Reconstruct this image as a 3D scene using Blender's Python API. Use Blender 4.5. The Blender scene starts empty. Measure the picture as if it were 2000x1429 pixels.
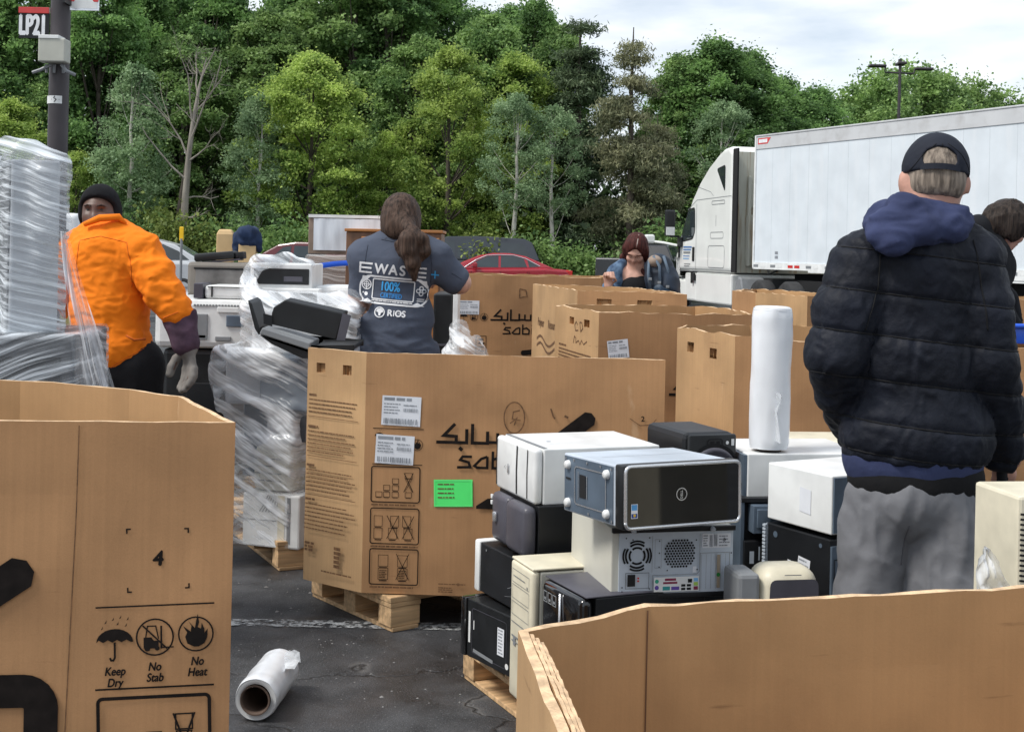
import bpy, bmesh, math, random
import numpy as np
from mathutils import Vector, Matrix, noise
from mathutils.bvhtree import BVHTree
random.seed(7)
RNG = np.random.default_rng(11)
sc = bpy.context.scene
col = sc.collection
V = Vector
PI = math.pi

# ------------------------------------------------------------------ camera
CAM_H, FPX, ROLL, CY = 1.53, 2600.0, 0.022, 490.0
cam = bpy.data.cameras.new('camera')
cam.sensor_width = 36.0
cam.sensor_fit = 'HORIZONTAL'
cam.lens = 36.0 * FPX / 2000.0
cam.shift_y = -(714.5 - CY) / 2000.0
cam.clip_start = 0.05
cam.clip_end = 2000.0
cam_o = bpy.data.objects.new('camera', cam)
col.objects.link(cam_o)
cam_o.location = (0, 0, CAM_H)
cam_o.rotation_euler = (math.radians(90), -ROLL, 0)
sc.camera = cam_o

# ------------------------------------------------------------------ light
SUN_EL, SUN_AZ = math.radians(54), math.radians(-112)      # azimuth from +Y towards +X
sv = V((math.sin(SUN_AZ) * math.cos(SUN_EL), math.cos(SUN_AZ) * math.cos(SUN_EL), math.sin(SUN_EL)))
sun = bpy.data.lights.new('sun', 'SUN')
sun.energy = 2.3
sun.angle = math.radians(16)
sun.color = (1.0, 0.96, 0.9)
sun_o = bpy.data.objects.new('sun', sun)
col.objects.link(sun_o)
sun_o.rotation_euler = (-sv).to_track_quat('-Z', 'Y').to_euler()

world = bpy.data.worlds.new('World')
sc.world = world
world.use_nodes = True
wn, wl = world.node_tree.nodes, world.node_tree.links
wn.clear()
w_out = wn.new('ShaderNodeOutputWorld')
w_bg = wn.new('ShaderNodeBackground')
w_bg.inputs['Strength'].default_value = 0.1
w_sky = wn.new('ShaderNodeTexSky')
w_sky.sky_type = 'NISHITA'
w_sky.sun_disc = False
w_sky.sun_elevation = SUN_EL
w_sky.sun_rotation = SUN_AZ
w_tc = wn.new('ShaderNodeTexCoord')
w_map = wn.new('ShaderNodeMapping')
w_map.inputs['Scale'].default_value = (1.0, 1.0, 3.6)
w_map.inputs['Location'].default_value = (0.35, 0.2, 0.1)
w_n = wn.new('ShaderNodeTexNoise')
w_n.inputs['Scale'].default_value = 3.2
w_n.inputs['Detail'].default_value = 7
w_n.inputs['Roughness'].default_value = 0.52
w_r = wn.new('ShaderNodeValToRGB')
w_r.color_ramp.elements[0].position = 0.36
w_r.color_ramp.elements[0].color = (0.45, 0.45, 0.45, 1)
w_r.color_ramp.elements[1].position = 0.56
w_n2 = wn.new('ShaderNodeTexNoise')
w_n2.inputs['Scale'].default_value = 5.5
w_n2.inputs['Detail'].default_value = 6
w_cl = wn.new('ShaderNodeValToRGB')
w_cl.color_ramp.elements[0].position = 0.36
w_cl.color_ramp.elements[0].color = (4.6, 5.3, 6.2, 1)
w_cl.color_ramp.elements[1].position = 0.62
w_cl.color_ramp.elements[1].color = (8.3, 8.55, 8.8, 1)
w_mix = wn.new('ShaderNodeMixRGB')
wl.new(w_tc.outputs['Generated'], w_map.inputs['Vector'])
wl.new(w_map.outputs[0], w_n.inputs['Vector'])
wl.new(w_map.outputs[0], w_n2.inputs['Vector'])
wl.new(w_n.outputs['Fac'], w_r.inputs['Fac'])
wl.new(w_n2.outputs['Fac'], w_cl.inputs['Fac'])
wl.new(w_r.outputs['Color'], w_mix.inputs['Fac'])
wl.new(w_sky.outputs['Color'], w_mix.inputs['Color1'])
wl.new(w_cl.outputs['Color'], w_mix.inputs['Color2'])
wl.new(w_mix.outputs['Color'], w_bg.inputs['Color'])
wl.new(w_bg.outputs[0], w_out.inputs['Surface'])
sc.view_settings.view_transform = 'Standard'
sc.view_settings.look = 'None'
sc.view_settings.exposure = 0.52
sc.view_settings.gamma = 1.0
sc.cycles.transparent_max_bounces = 16
sc.cycles.max_bounces = 6

# ------------------------------------------------------------------ helpers
def at(px, py, d):
    """photo pixel at depth d (metres along the view) -> place in the car park"""
    u, w = px - 1000.0, CY - py
    x = u * math.cos(ROLL) - w * math.sin(ROLL)
    z = u * math.sin(ROLL) + w * math.cos(ROLL)
    return V((x / FPX * d, d, CAM_H + z / FPX * d))

def atz(px, py, z):
    u, w = px - 1000.0, CY - py
    zz = u * math.sin(ROLL) + w * math.cos(ROLL)
    return at(px, py, FPX * (z - CAM_H) / zz)

def atX(px, py, X):
    u, w = px - 1000.0, CY - py
    return at(px, py, FPX * X / (u * math.cos(ROLL) - w * math.sin(ROLL)))

def tag(o, label=None, cat=None, group=None, kind=None):
    if label: o['label'] = label
    if cat: o['category'] = cat
    if group: o['group'] = group
    if kind: o['kind'] = kind
    return o

def thing(name, label, cat, loc=(0, 0, 0), rz=0.0, group=None):
    o = bpy.data.objects.new(name, None)
    col.objects.link(o)
    o.location = loc
    o.rotation_euler = (0, 0, rz)
    o.empty_display_size = 0.1
    return tag(o, label, cat, group)

def clone(root, loc, rz, label=None, group=None):
    r = root.copy(); col.objects.link(r)
    r.location = loc; r.rotation_euler = (0, 0, rz)
    if label: r['label'] = label
    if group: r['group'] = group
    for ch in list(root.children):
        c = ch.copy(); col.objects.link(c); c.parent = r
        for g in list(ch.children):
            d = g.copy(); col.objects.link(d); d.parent = c
    return r

def mesh_obj(name, verts, faces, mats, parent=None, mi=None, smooth=False):
    me = bpy.data.meshes.new(name)
    me.from_pydata([tuple(v) for v in verts], [], [tuple(f) for f in faces])
    for m in (mats if isinstance(mats, (list, tuple)) else [mats]):
        me.materials.append(m)
    if mi is not None:
        me.polygons.foreach_set('material_index', np.array(mi, dtype=np.int32))
    if smooth:
        me.polygons.foreach_set('use_smooth', np.ones(len(me.polygons), dtype=bool))
    me.update()
    o = bpy.data.objects.new(name, me)
    col.objects.link(o)
    if parent: o.parent = parent
    return o

def RZ(a): return Matrix.Rotation(a, 4, 'Z')
def T(x, y=0, z=0): return Matrix.Translation((x, y, z) if not isinstance(x, Vector) else x)

class MB:
    """collects shapes that become ONE mesh"""
    def __init__(s, M=None):
        s.v, s.f, s.m, s.M, s.mi = [], [], [], M or Matrix.Identity(4), 0
    def add(s, vs, fs, mi=None):
        n = len(s.v)
        s.v += [s.M @ V(p) for p in vs]
        s.f += [tuple(i + n for i in f) for f in fs]
        s.m += [s.mi if mi is None else mi] * len(fs)
        return s
    def box(s, lo, hi, r=0.0, mi=None, seg=2):
        lo, hi = V(lo), V(hi)
        if r <= 0:
            x0, y0, z0 = lo; x1, y1, z1 = hi
            return s.add([(x0,y0,z0),(x1,y0,z0),(x1,y1,z0),(x0,y1,z0),(x0,y0,z1),(x1,y0,z1),(x1,y1,z1),(x0,y1,z1)],
                         [(0,3,2,1),(4,5,6,7),(0,1,5,4),(1,2,6,5),(2,3,7,6),(3,0,4,7)], mi)
        bm = bmesh.new()
        bmesh.ops.create_cube(bm, size=1.0)
        d, c = hi - lo, (hi + lo) / 2
        for v in bm.verts: v.co = V((v.co.x * d.x, v.co.y * d.y, v.co.z * d.z)) + c
        bmesh.ops.bevel(bm, geom=bm.edges[:], offset=min(r, min(d) * 0.49), segments=seg, affect='EDGES', profile=0.5)
        bm.verts.index_update()
        s.add([v.co.copy() for v in bm.verts], [[v.index for v in f.verts] for f in bm.faces], mi)
        bm.free()
        return s
    def cyl(s, p0, p1, r0, r1=None, n=16, caps=True, mi=None):
        p0, p1 = V(p0), V(p1)
        r1 = r0 if r1 is None else r1
        q = (p1 - p0).to_track_quat('Z', 'Y')
        vs = []
        for p, r in ((p0, r0), (p1, r1)):
            vs += [p + q @ V((math.cos(2*PI*i/n) * r, math.sin(2*PI*i/n) * r, 0)) for i in range(n)]
        fs = [(i, (i+1) % n, n + (i+1) % n, n + i) for i in range(n)]
        if caps: fs += [tuple(range(n-1, -1, -1)), tuple(range(n, 2*n))]
        return s.add(vs, fs, mi)
    def tube(s, pts, r, n=8, mi=None, caps=True):
        pts = [V(p) for p in pts]
        rs = r if isinstance(r, (list, tuple)) else [r] * len(pts)
        vs, fs = [], []
        up = None
        for i, p in enumerate(pts):
            t = (pts[min(i+1, len(pts)-1)] - pts[max(i-1, 0)]).normalized()
            if up is None: up = t.orthogonal().normalized()
            up = (up - t * up.dot(t))
            up = up.normalized() if up.length > 1e-6 else t.orthogonal().normalized()
            b = t.cross(up)
            vs += [p + (up * math.cos(2*PI*k/n) + b * math.sin(2*PI*k/n)) * rs[i] for k in range(n)]
        for i in range(len(pts)-1):
            fs += [(i*n+k, i*n+(k+1) % n, (i+1)*n+(k+1) % n, (i+1)*n+k) for k in range(n)]
        if caps: fs += [tuple(range(n-1, -1, -1)), tuple(range((len(pts)-1)*n, len(pts)*n))]
        return s.add(vs, fs, mi)
    def prism(s, poly, ax, lo, hi, mi=None):
        """polygon extruded along axis ax (0 x,1 y,2 z); poly holds the other two coordinates"""
        def mk(a, b, c): return (c, a, b) if ax == 0 else (a, c, b) if ax == 1 else (a, b, c)
        n = len(poly)
        vs = [mk(a, b, lo) for a, b in poly] + [mk(a, b, hi) for a, b in poly]
        fs = [tuple(range(n-1, -1, -1)), tuple(range(n, 2*n))] + [(i, (i+1) % n, n+(i+1) % n, n+i) for i in range(n)]
        return s.add(vs, fs, mi)
    def lathe(s, prof, n=24, mi=None, ax='Z'):
        vs, fs = [], []
        for r, z in prof:
            for k in range(n):
                a = 2*PI*k/n
                p = (r*math.cos(a), r*math.sin(a), z)
                vs.append(p if ax == 'Z' else (z, p[0], p[1]) if ax == 'X' else (p[0], z, p[1]))
        for i in range(len(prof)-1):
            fs += [(i*n+k, i*n+(k+1) % n, (i+1)*n+(k+1) % n, (i+1)*n+k) for k in range(n)]
        return s.add(vs, fs, mi)
    def build(s, name, mats, parent=None, smooth=False, bevel=0.0, autosm=False, recalc=True):
        o = mesh_obj(name, s.v, s.f, mats, parent, s.m, smooth)
        if recalc:
            bm = bmesh.new(); bm.from_mesh(o.data)
            bmesh.ops.recalc_face_normals(bm, faces=bm.faces[:])
            bm.to_mesh(o.data); bm.free()
        if bevel:
            b = o.modifiers.new('bevel', 'BEVEL'); b.width = bevel; b.segments = 2; b.limit_method = 'ANGLE'
        if autosm:
            o.data.polygons.foreach_set('use_smooth', np.ones(len(o.data.polygons), dtype=bool))
            w = o.modifiers.new('wn', 'EDGE_SPLIT'); w.split_angle = math.radians(35)
        return o

# ------------------------------------------------------------------ materials
def pm(name, c, r=0.6, metal=0.0, var=0.12, vs=8.0, bump=0.0, bs=60.0, c2=None, stretch=(1, 1, 1), spec=0.5, coat=0.0,
       obj_rand=0.0, rv=0.0, emis=None, lo=0.35, hi=0.65, bstretch=None):
    m = bpy.data.materials.new(name); m.use_nodes = True
    n, l = m.node_tree.nodes, m.node_tree.links
    b = n['Principled BSDF']
    b.inputs['Roughness'].default_value = r
    b.inputs['Metallic'].default_value = metal
    b.inputs['Specular IOR Level'].default_value = spec
    b.inputs['Coat Weight'].default_value = coat
    tc = n.new('ShaderNodeTexCoord'); mp = n.new('ShaderNodeMapping')
    mp.inputs['Scale'].default_value = stretch
    l.new(tc.outputs['Object'], mp.inputs['Vector'])
    nz = n.new('ShaderNodeTexNoise'); nz.inputs['Scale'].default_value = vs; nz.inputs['Detail'].default_value = 6
    l.new(mp.outputs[0], nz.inputs['Vector'])
    rp = n.new('ShaderNodeValToRGB')
    rp.color_ramp.elements[0].position = lo; rp.color_ramp.elements[1].position = hi
    a = tuple(x * (1 - var) for x in c)
    d = c2 or tuple(x * (1 + var) for x in c)
    rp.color_ramp.elements[0].color = (*a, 1); rp.color_ramp.elements[1].color = (*d, 1)
    l.new(nz.outputs['Fac'], rp.inputs['Fac'])
    out = rp.outputs['Color']
    if obj_rand:
        oi = n.new('ShaderNodeObjectInfo'); hs = n.new('ShaderNodeHueSaturation')
        mr = n.new('ShaderNodeMapRange'); mr.inputs['To Min'].default_value = 1 - obj_rand; mr.inputs['To Max'].default_value = 1 + obj_rand
        l.new(oi.outputs['Random'], mr.inputs['Value']); l.new(mr.outputs[0], hs.inputs['Value']); l.new(out, hs.inputs['Color'])
        out = hs.outputs['Color']
    l.new(out, b.inputs['Base Color'])
    if rv:
        mr = n.new('ShaderNodeMapRange'); mr.inputs['To Min'].default_value = max(0, r - rv); mr.inputs['To Max'].default_value = min(1, r + rv)
        l.new(nz.outputs['Fac'], mr.inputs['Value']); l.new(mr.outputs[0], b.inputs['Roughness'])
    if bump:
        bz = n.new('ShaderNodeTexNoise'); bz.inputs['Scale'].default_value = bs; bz.inputs['Detail'].default_value = 5
        if bstretch:
            m2 = n.new('ShaderNodeMapping'); m2.inputs['Scale'].default_value = bstretch
            l.new(tc.outputs['Object'], m2.inputs['Vector']); l.new(m2.outputs[0], bz.inputs['Vector'])
        else:
            l.new(tc.outputs['Object'], bz.inputs['Vector'])
        bp = n.new('ShaderNodeBump'); bp.inputs['Strength'].default_value = bump; bp.inputs['Distance'].default_value = 0.01
        l.new(bz.outputs['Fac'], bp.inputs['Height']); l.new(bp.outputs[0], b.inputs['Normal'])
    return m

def nodes_of(m): return m.node_tree.nodes, m.node_tree.links, m.node_tree.nodes['Principled BSDF']

def cardboard(name, c, streak=0.05):
    m = pm(name, c, r=0.82, var=0.13, vs=3.5, bump=0.04, bs=180, spec=0.25, obj_rand=0.05)
    n, l, b = nodes_of(m)
    src = b.inputs['Base Color'].links[0].from_socket
    tc = n.new('ShaderNodeTexCoord'); mp = n.new('ShaderNodeMapping'); mp.inputs['Scale'].default_value = (110, 110, 1.6)
    l.new(tc.outputs['Object'], mp.inputs['Vector'])
    nz = n.new('ShaderNodeTexNoise'); nz.inputs['Scale'].default_value = 1.0; nz.inputs['Detail'].default_value = 2
    l.new(mp.outputs[0], nz.inputs['Vector'])
    sp = n.new('ShaderNodeTexNoise'); sp.inputs['Scale'].default_value = 420; sp.inputs['Detail'].default_value = 2
    l.new(tc.outputs['Object'], sp.inputs['Vector'])
    ad = n.new('ShaderNodeMath'); ad.operation = 'ADD'
    l.new(nz.outputs['Fac'], ad.inputs[0]); l.new(sp.outputs['Fac'], ad.inputs[1])
    mr = n.new('ShaderNodeMapRange'); mr.inputs['From Min'].default_value = 0.6; mr.inputs['From Max'].default_value = 1.4
    mr.inputs['To Min'].default_value = 1 - streak * 1.6; mr.inputs['To Max'].default_value = 1 + streak * 1.6
    l.new(ad.outputs[0], mr.inputs['Value'])
    hs = n.new('ShaderNodeHueSaturation')
    l.new(mr.outputs[0], hs.inputs['Value']); l.new(src, hs.inputs['Color'])
    def band(scale, st, lo, hi, det):
        m_ = n.new('ShaderNodeMapping'); m_.inputs['Scale'].default_value = st; q = n.new('ShaderNodeTexNoise'); q.inputs['Scale'].default_value = scale; q.inputs['Detail'].default_value = det
        r_ = n.new('ShaderNodeMapRange'); r_.inputs['From Min'].default_value = lo; r_.inputs['From Max'].default_value = hi
        l.new(tc.outputs['Object'], m_.inputs['Vector']); l.new(m_.outputs[0], q.inputs['Vector']); l.new(q.outputs['Fac'], r_.inputs['Value']); return r_.outputs[0]
    out = hs.outputs['Color']
    for sc_, st, lo, hi, det, cc, amt in ((2.6, (1, 1, 1), .56, .72, 8, (.20, .10, .05), .35), (11, (1.2, 1.2, .6), .68, .76, 6, (.60, .42, .26), .35), (14, (.35, .35, 3.5), .69, .76, 4, (.17, .09, .045), .5)):
        mx = n.new('ShaderNodeMixRGB'); mx.inputs['Color2'].default_value = (*cc, 1); ml_ = n.new('ShaderNodeMath'); ml_.operation = 'MULTIPLY'; ml_.inputs[1].default_value = amt
        l.new(band(sc_, st, lo, hi, det), ml_.inputs[0]); l.new(ml_.outputs[0], mx.inputs['Fac']); l.new(out, mx.inputs['Color1']); out = mx.outputs['Color']
    l.new(out, b.inputs['Base Color'])
    return m

def film(name, axis_scale=(3, 3, 60), base=0.16, amount=0.75, tint=(0.86, 0.9, 0.93), scale=1.0, lo=0.44, hi=0.66, rough=0.22, rot=(0, 0, 0), warp=0.35, det=3):
    """stretch film: clear plastic with milky folds"""
    m = bpy.data.materials.new(name); m.use_nodes = True
    n, l = m.node_tree.nodes, m.node_tree.links
    b = n['Principled BSDF']
    b.inputs['Base Color'].default_value = (*tint, 1); b.inputs['Roughness'].default_value = rough
    tc = n.new('ShaderNodeTexCoord')
    wz = n.new('ShaderNodeTexNoise'); wz.inputs['Scale'].default_value = 2.2; wz.inputs['Detail'].default_value = 2
    l.new(tc.outputs['Object'], wz.inputs['Vector'])
    vm = n.new('ShaderNodeVectorMath'); vm.operation = 'MULTIPLY_ADD'
    vm.inputs[1].default_value = (warp, warp, warp)
    l.new(wz.outputs['Color'], vm.inputs[0]); l.new(tc.outputs['Object'], vm.inputs[2])
    mp = n.new('ShaderNodeMapping'); mp.vector_type = 'TEXTURE'; mp.inputs['Scale'].default_value = tuple(1/q for q in axis_scale); mp.inputs['Rotation'].default_value = rot
    l.new(vm.outputs[0], mp.inputs['Vector'])
    nz = n.new('ShaderNodeTexNoise'); nz.inputs['Scale'].default_value = scale; nz.inputs['Detail'].default_value = det; nz.inputs['Roughness'].default_value = 0.6
    l.new(mp.outputs[0], nz.inputs['Vector'])
    mr = n.new('ShaderNodeMapRange'); mr.inputs['From Min'].default_value = lo; mr.inputs['From Max'].default_value = hi
    mr.inputs['To Min'].default_value = base; mr.inputs['To Max'].default_value = amount
    l.new(nz.outputs['Fac'], mr.inputs['Value'])
    bp = n.new('ShaderNodeBump'); bp.inputs['Strength'].default_value = 0.9; bp.inputs['Distance'].default_value = 0.012
    l.new(nz.outputs['Fac'], bp.inputs['Height']); l.new(bp.outputs[0], b.inputs['Normal'])
    tr = n.new('ShaderNodeBsdfTransparent'); mx = n.new('ShaderNodeMixShader')
    l.new(mr.outputs[0], mx.inputs['Fac']); l.new(tr.outputs[0], mx.inputs[1]); l.new(b.outputs[0], mx.inputs[2])
    l.new(mx.outputs[0], n['Material Output'].inputs['Surface'])
    return m

M = {}
M['card'] = cardboard('kraft board', (0.41, 0.226, 0.108))
M['card_lit'] = cardboard('lit kraft board', (0.47, 0.295, 0.15))  # same board made lighter: light on the left-facing panels put into the colour
M['card_edge'] = pm('torn board edge', (0.66, 0.46, 0.28), r=0.9, var=0.25, vs=40, bump=0.4, bs=150)
M['card_in'] = cardboard('board inside', (0.45, 0.27, 0.13), 0.03)
M['ink'] = pm('printing ink', (0.012, 0.009, 0.008), r=0.75, var=0.3, vs=30, spec=0.15)
M['ink_soft'] = pm('faded printing ink', (0.15, 0.075, 0.032), r=0.8, var=0.35, vs=60)
M['paper'] = pm('label paper', (0.72, 0.74, 0.78), r=0.6, var=0.05)
M['green_paper'] = pm('green label paper', (0.10, 0.93, 0.20), r=0.6, var=0.05)
M['green_edge'] = pm('green label edge', (0.16, 0.98, 0.28), r=0.6, var=0.03)
M['wood'] = pm('pallet wood', (0.55, 0.36, 0.19), r=0.75, var=0.3, vs=3, stretch=(1, 14, 14), bump=0.25, bs=10, bstretch=(2, 30, 30), obj_rand=0.15)
M['white_pl'] = pm('white plastic', (0.74, 0.75, 0.74), r=0.4, var=0.09, vs=9, rv=0.1, bump=.05, bs=30)
M['white_metal'] = pm('white painted steel', (0.76, 0.77, 0.76), r=0.35, var=0.10, vs=6, rv=.12, bump=.04, bs=25)
M['beige_pl'] = pm('yellowed beige plastic', (0.66, 0.61, 0.47), r=0.45, var=0.12, vs=8, rv=.1)
M['beige_metal'] = pm('beige painted steel', (0.57, 0.56, 0.49), r=0.45, var=0.06, vs=5)
M['black_pl'] = pm('black plastic', (0.008, 0.009, 0.010), r=0.42, var=0.3, vs=12, rv=0.1)
M['black_metal'] = pm('black painted steel', (0.010, 0.011, 0.013), r=0.45, var=0.25, vs=7, rv=0.1, spec=0.35)
M['black_gloss'] = pm('gloss black plastic', (0.006, 0.006, 0.007), r=0.06, var=0.2, coat=0.6)
M['dark_grey_pl'] = pm('dark grey plastic', (0.075, 0.073, 0.09), r=0.4, var=0.12, vs=9)
M['grey_pl'] = pm('grey plastic', (0.22, 0.23, 0.24), r=0.45, var=0.1)
M['steel'] = pm('zinc plated steel', (0.52, 0.58, 0.65), r=0.38, metal=0.15, var=0.1, vs=5, rv=0.1)
M['steel_dark'] = pm('dull steel', (0.12, 0.16, 0.21), r=0.42, metal=0.35, var=0.2, vs=6, rv=0.1)
M['silver'] = pm('silver trim', (0.72, 0.73, 0.75), r=0.25, metal=0.8, var=0.05)
M['hole'] = pm('dark opening', (0.006, 0.006, 0.007), r=0.9, var=0.1)
M['white_print'] = pm('white print', (0.75, 0.76, 0.78), r=0.6, var=0.1)
M['grey_print'] = pm('grey print', (0.28, 0.30, 0.33), r=0.7, var=0.2)
M['rubber'] = pm('tyre rubber', (0.022, 0.022, 0.023), r=0.8, var=0.25, vs=6)

# ------------------------------------------------------------------ lettering and flat marks
GLY = {}
def glyphs(s):
    if s not in GLY:
        cu = bpy.data.curves.new('t', 'FONT'); cu.body = s; cu.size = 1.0
        o = bpy.data.objects.new('t', cu); col.objects.link(o)
        dg = bpy.context.evaluated_depsgraph_get()
        me = bpy.data.meshes.new_from_object(o.evaluated_get(dg))
        GLY[s] = ([(v.co.x, v.co.y) for v in me.vertices], [tuple(p.vertices) for p in me.polygons])
        bpy.data.meshes.remove(me); bpy.data.objects.remove(o); bpy.data.curves.remove(cu)
    return GLY[s]
for _s in ('4', '2', 'Keep', 'Dry', 'No', 'Stab', 'Heat', 'LP21', 'DELL', 'R', 'OS', '100%', 'CERTIFIED', 'Polymer', 'Resources', 'i', 'A', 'hp', 'S', 'W', 'T'):
    glyphs(_s)

class Ink:
    """flat marks in the plane of a panel: x to the right, y up"""
    def __init__(s): s.v, s.f, s.m, s.l, s.mi, s.rot, s.org = [], [], [], 0, 0, 0.0, (0, 0)
    def poly(s, pts, faces=None):
        n = len(s.v); s.l += 1
        c, k = math.cos(s.rot), math.sin(s.rot)
        for x, y in pts:
            dx, dy = x - s.org[0], y - s.org[1]
            s.v.append((s.org[0] + c*dx - k*dy, s.org[1] + k*dx + c*dy, s.l))
        fs = faces or [tuple(range(len(pts)))]
        s.f += [tuple(i + n for i in f) for f in fs]; s.m += [s.mi] * len(fs)
        return s
    def rect(s, x0, y0, x1, y1): return s.poly([(x0, y0), (x1, y0), (x1, y1), (x0, y1)])
    def stroke(s, pts, w, closed=False):
        n = len(pts); L, R = [], []
        for i in range(n):
            a = pts[(i-1) % n] if (closed or i > 0) else None
            b = pts[(i+1) % n] if (closed or i < n-1) else None
            p = V(pts[i]).to_2d() if len(pts[i]) == 3 else V(pts[i])
            d1 = (p - V(a)).normalized() if a is not None else None
            d2 = (V(b) - p).normalized() if b is not None else None
            d1 = d1 or d2; d2 = d2 or d1
            t = d1 + d2
            t = t.normalized() if t.length > 1e-5 else d1
            nn = V((-t.y, t.x)); k = max(0.35, nn.dot(V((-d1.y, d1.x))))
            L.append(p + nn * (w/2/k)); R.append(p - nn * (w/2/k))
        fs = [(i, (i+1) % n, n + (i+1) % n, n + i) for i in range(n if closed else n-1)]
        fs = [(n + i, n + (i+1) % n, (i+1) % n, i) for i in range(n if closed else n-1)]
        return s.poly([(p.x, p.y) for p in L + R], fs)
    def frame(s, x0, y0, x1, y1, w, r=0.0, k=4):
        if r <= 0: return s.stroke([(x0, y0), (x1, y0), (x1, y1), (x0, y1)], w, True)
        P = []
        for cx, cy, a0 in ((x1-r, y0+r, -90), (x1-r, y1-r, 0), (x0+r, y1-r, 90), (x0+r, y0+r, 180)):
            P += [(cx + r*math.cos(math.radians(a0+90*i/k)), cy + r*math.sin(math.radians(a0+90*i/k))) for i in range(k+1)]
        return s.stroke(P, w, True)
    def disc(s, x, y, r, n=20, ry=None): return s.poly([(x + r*math.cos(2*PI*i/n), y + (ry or r)*math.sin(2*PI*i/n)) for i in range(n)])
    def ring(s, x, y, r, w, n=28, ry=None): return s.stroke([(x + r*math.cos(2*PI*i/n), y + (ry or r)*math.sin(2*PI*i/n)) for i in range(n)], w, True)
    def text(s, t, x, y, h, bold=0.0, sx=1.0, shear=0.0, align='l', vert=False):
        vs, fs = glyphs(t)
        k = h / 0.70
        w = max(v[0] for v in vs) - min(v[0] for v in vs); x0 = min(v[0] for v in vs)
        ox = {'l': 0, 'c': -w/2, 'r': -w}[align]
        offs = [(0, 0)] if not bold else [(-bold, 0), (bold, 0), (0, bold), (0, -bold)]
        for a, b in offs:
            P = [((v[0]-x0+ox)*k*sx + shear*v[1]*k + a*h, v[1]*k + b*h) for v in vs]
            if vert: P = [(-q[1], q[0]) for q in P]
            s.poly([(x + q[0], y + q[1]) for q in P], fs)
        return s
    def bars(s, x0, y0, x1, n, dy, h, seed=0, ragged=0.25):
        rr = random.Random(seed)
        for i in range(n):
            e = x1 - (x1-x0)*ragged*rr.random()
            x = x0; y = y0 - i*dy
            while x < e - 0.002:
                w = min(rr.uniform(0.9, 3.4)*h*1.6, e - x)
                s.rect(x, y - h, x + w, y); x += w + h*0.55
        return s
    def barcode(s, x0, y0, x1, y1, seed=1):
        rr = random.Random(seed); x = x0; u = (x1-x0)/46
        while x < x1 - u:
            w = rr.choice((1, 1, 2, 2.6))*u; s.rect(x, y0, min(x + w, x1), y1); x += w + rr.choice((0.8, 1, 1.8))*u
        return s
    def build(s, name, mats, parent, mp, lift=0.0015):
        return mesh_obj(name, [mp(x, y, lift + l*0.00004) for x, y, l in s.v], s.f, mats, parent, s.m)

def plane_map(o, r, u):
    o, r, u = V(o), V(r).normalized(), V(u).normalized(); n = r.cross(u)
    return lambda x, y, l: o + r*x + u*y + n*l

# ------------------------------------------------------------------ shapes from distance fields (bodies, cloth, wrapped heaps)
def _cap(X, Y, Z, a, b, ra, rb):
    d = [b[i]-a[i] for i in range(3)]; L = sum(q*q for q in d) + 1e-9
    t = np.clip(((X-a[0])*d[0] + (Y-a[1])*d[1] + (Z-a[2])*d[2]) / L, 0, 1)
    return np.sqrt((X-a[0]-t*d[0])**2 + (Y-a[1]-t*d[1])**2 + (Z-a[2]-t*d[2])**2) - (ra + (rb-ra)*t)
def _rot(X, Y, Z, c, R):
    X, Y, Z = X-c[0], Y-c[1], Z-c[2]
    if R is None: return X, Y, Z
    R = R.transposed()
    return tuple(R[i][0]*X + R[i][1]*Y + R[i][2]*Z for i in range(3))
def _ell(X, Y, Z, c, r, R=None):
    X, Y, Z = _rot(X, Y, Z, c, R)
    k0 = np.sqrt((X/r[0])**2 + (Y/r[1])**2 + (Z/r[2])**2); k1 = np.sqrt((X/r[0]**2)**2 + (Y/r[1]**2)**2 + (Z/r[2]**2)**2) + 1e-9
    return k0*(k0-1)/k1
def _box(X, Y, Z, c, h, r, R=None):
    X, Y, Z = _rot(X, Y, Z, c, R)
    qx, qy, qz = abs(X)-h[0]+r, abs(Y)-h[1]+r, abs(Z)-h[2]+r
    return np.sqrt(np.maximum(qx, 0)**2 + np.maximum(qy, 0)**2 + np.maximum(qz, 0)**2) + np.minimum(np.maximum(qx, np.maximum(qy, qz)), 0) - r

class SDF:
    def __init__(s): s.ops = []
    def cap(s, a, b, ra, rb=None, k=0.03): s.ops.append(('u', k, _cap, (tuple(a), tuple(b), ra, ra if rb is None else rb))); return s
    def ell(s, c, r, k=0.03, R=None, op='u'): s.ops.append((op, k, _ell, (tuple(c), r, R))); return s
    def bx(s, c, h, r=0.01, k=0.02, R=None, op='u'): s.ops.append((op, k, _box, (tuple(c), h, r, R))); return s
    def chain(s, pts, rs, k=0.03):
        for i in range(len(pts)-1): s.cap(pts[i], pts[i+1], rs[i], rs[i+1], k)
        return s
    def plane(s, p, n, k=0.005):         # cut away the half-space the normal points into
        n = V(n).normalized()
        s.ops.append(('i', k, lambda X, Y, Z: (X-p[0])*n[0] + (Y-p[1])*n[1] + (Z-p[2])*n[2], ())); return s
    def __call__(s, X, Y, Z):
        D = np.full(X.shape, 9.0, dtype=np.float32)
        for op, k, f, a in s.ops:
            d = f(X, Y, Z, *a).astype(np.float32)
            if op == 'u':
                h = np.maximum(k - np.abs(D-d), 0)/k; D = np.minimum(D, d) - h*h*k*0.25
            elif op == 's':
                d = -d; h = np.maximum(k - np.abs(D-d), 0)/k; D = np.maximum(D, d) + h*h*k*0.25
            else:
                h = np.maximum(k - np.abs(D-d), 0)/k; D = np.maximum(D, d) + h*h*k*0.25
        return D

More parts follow.
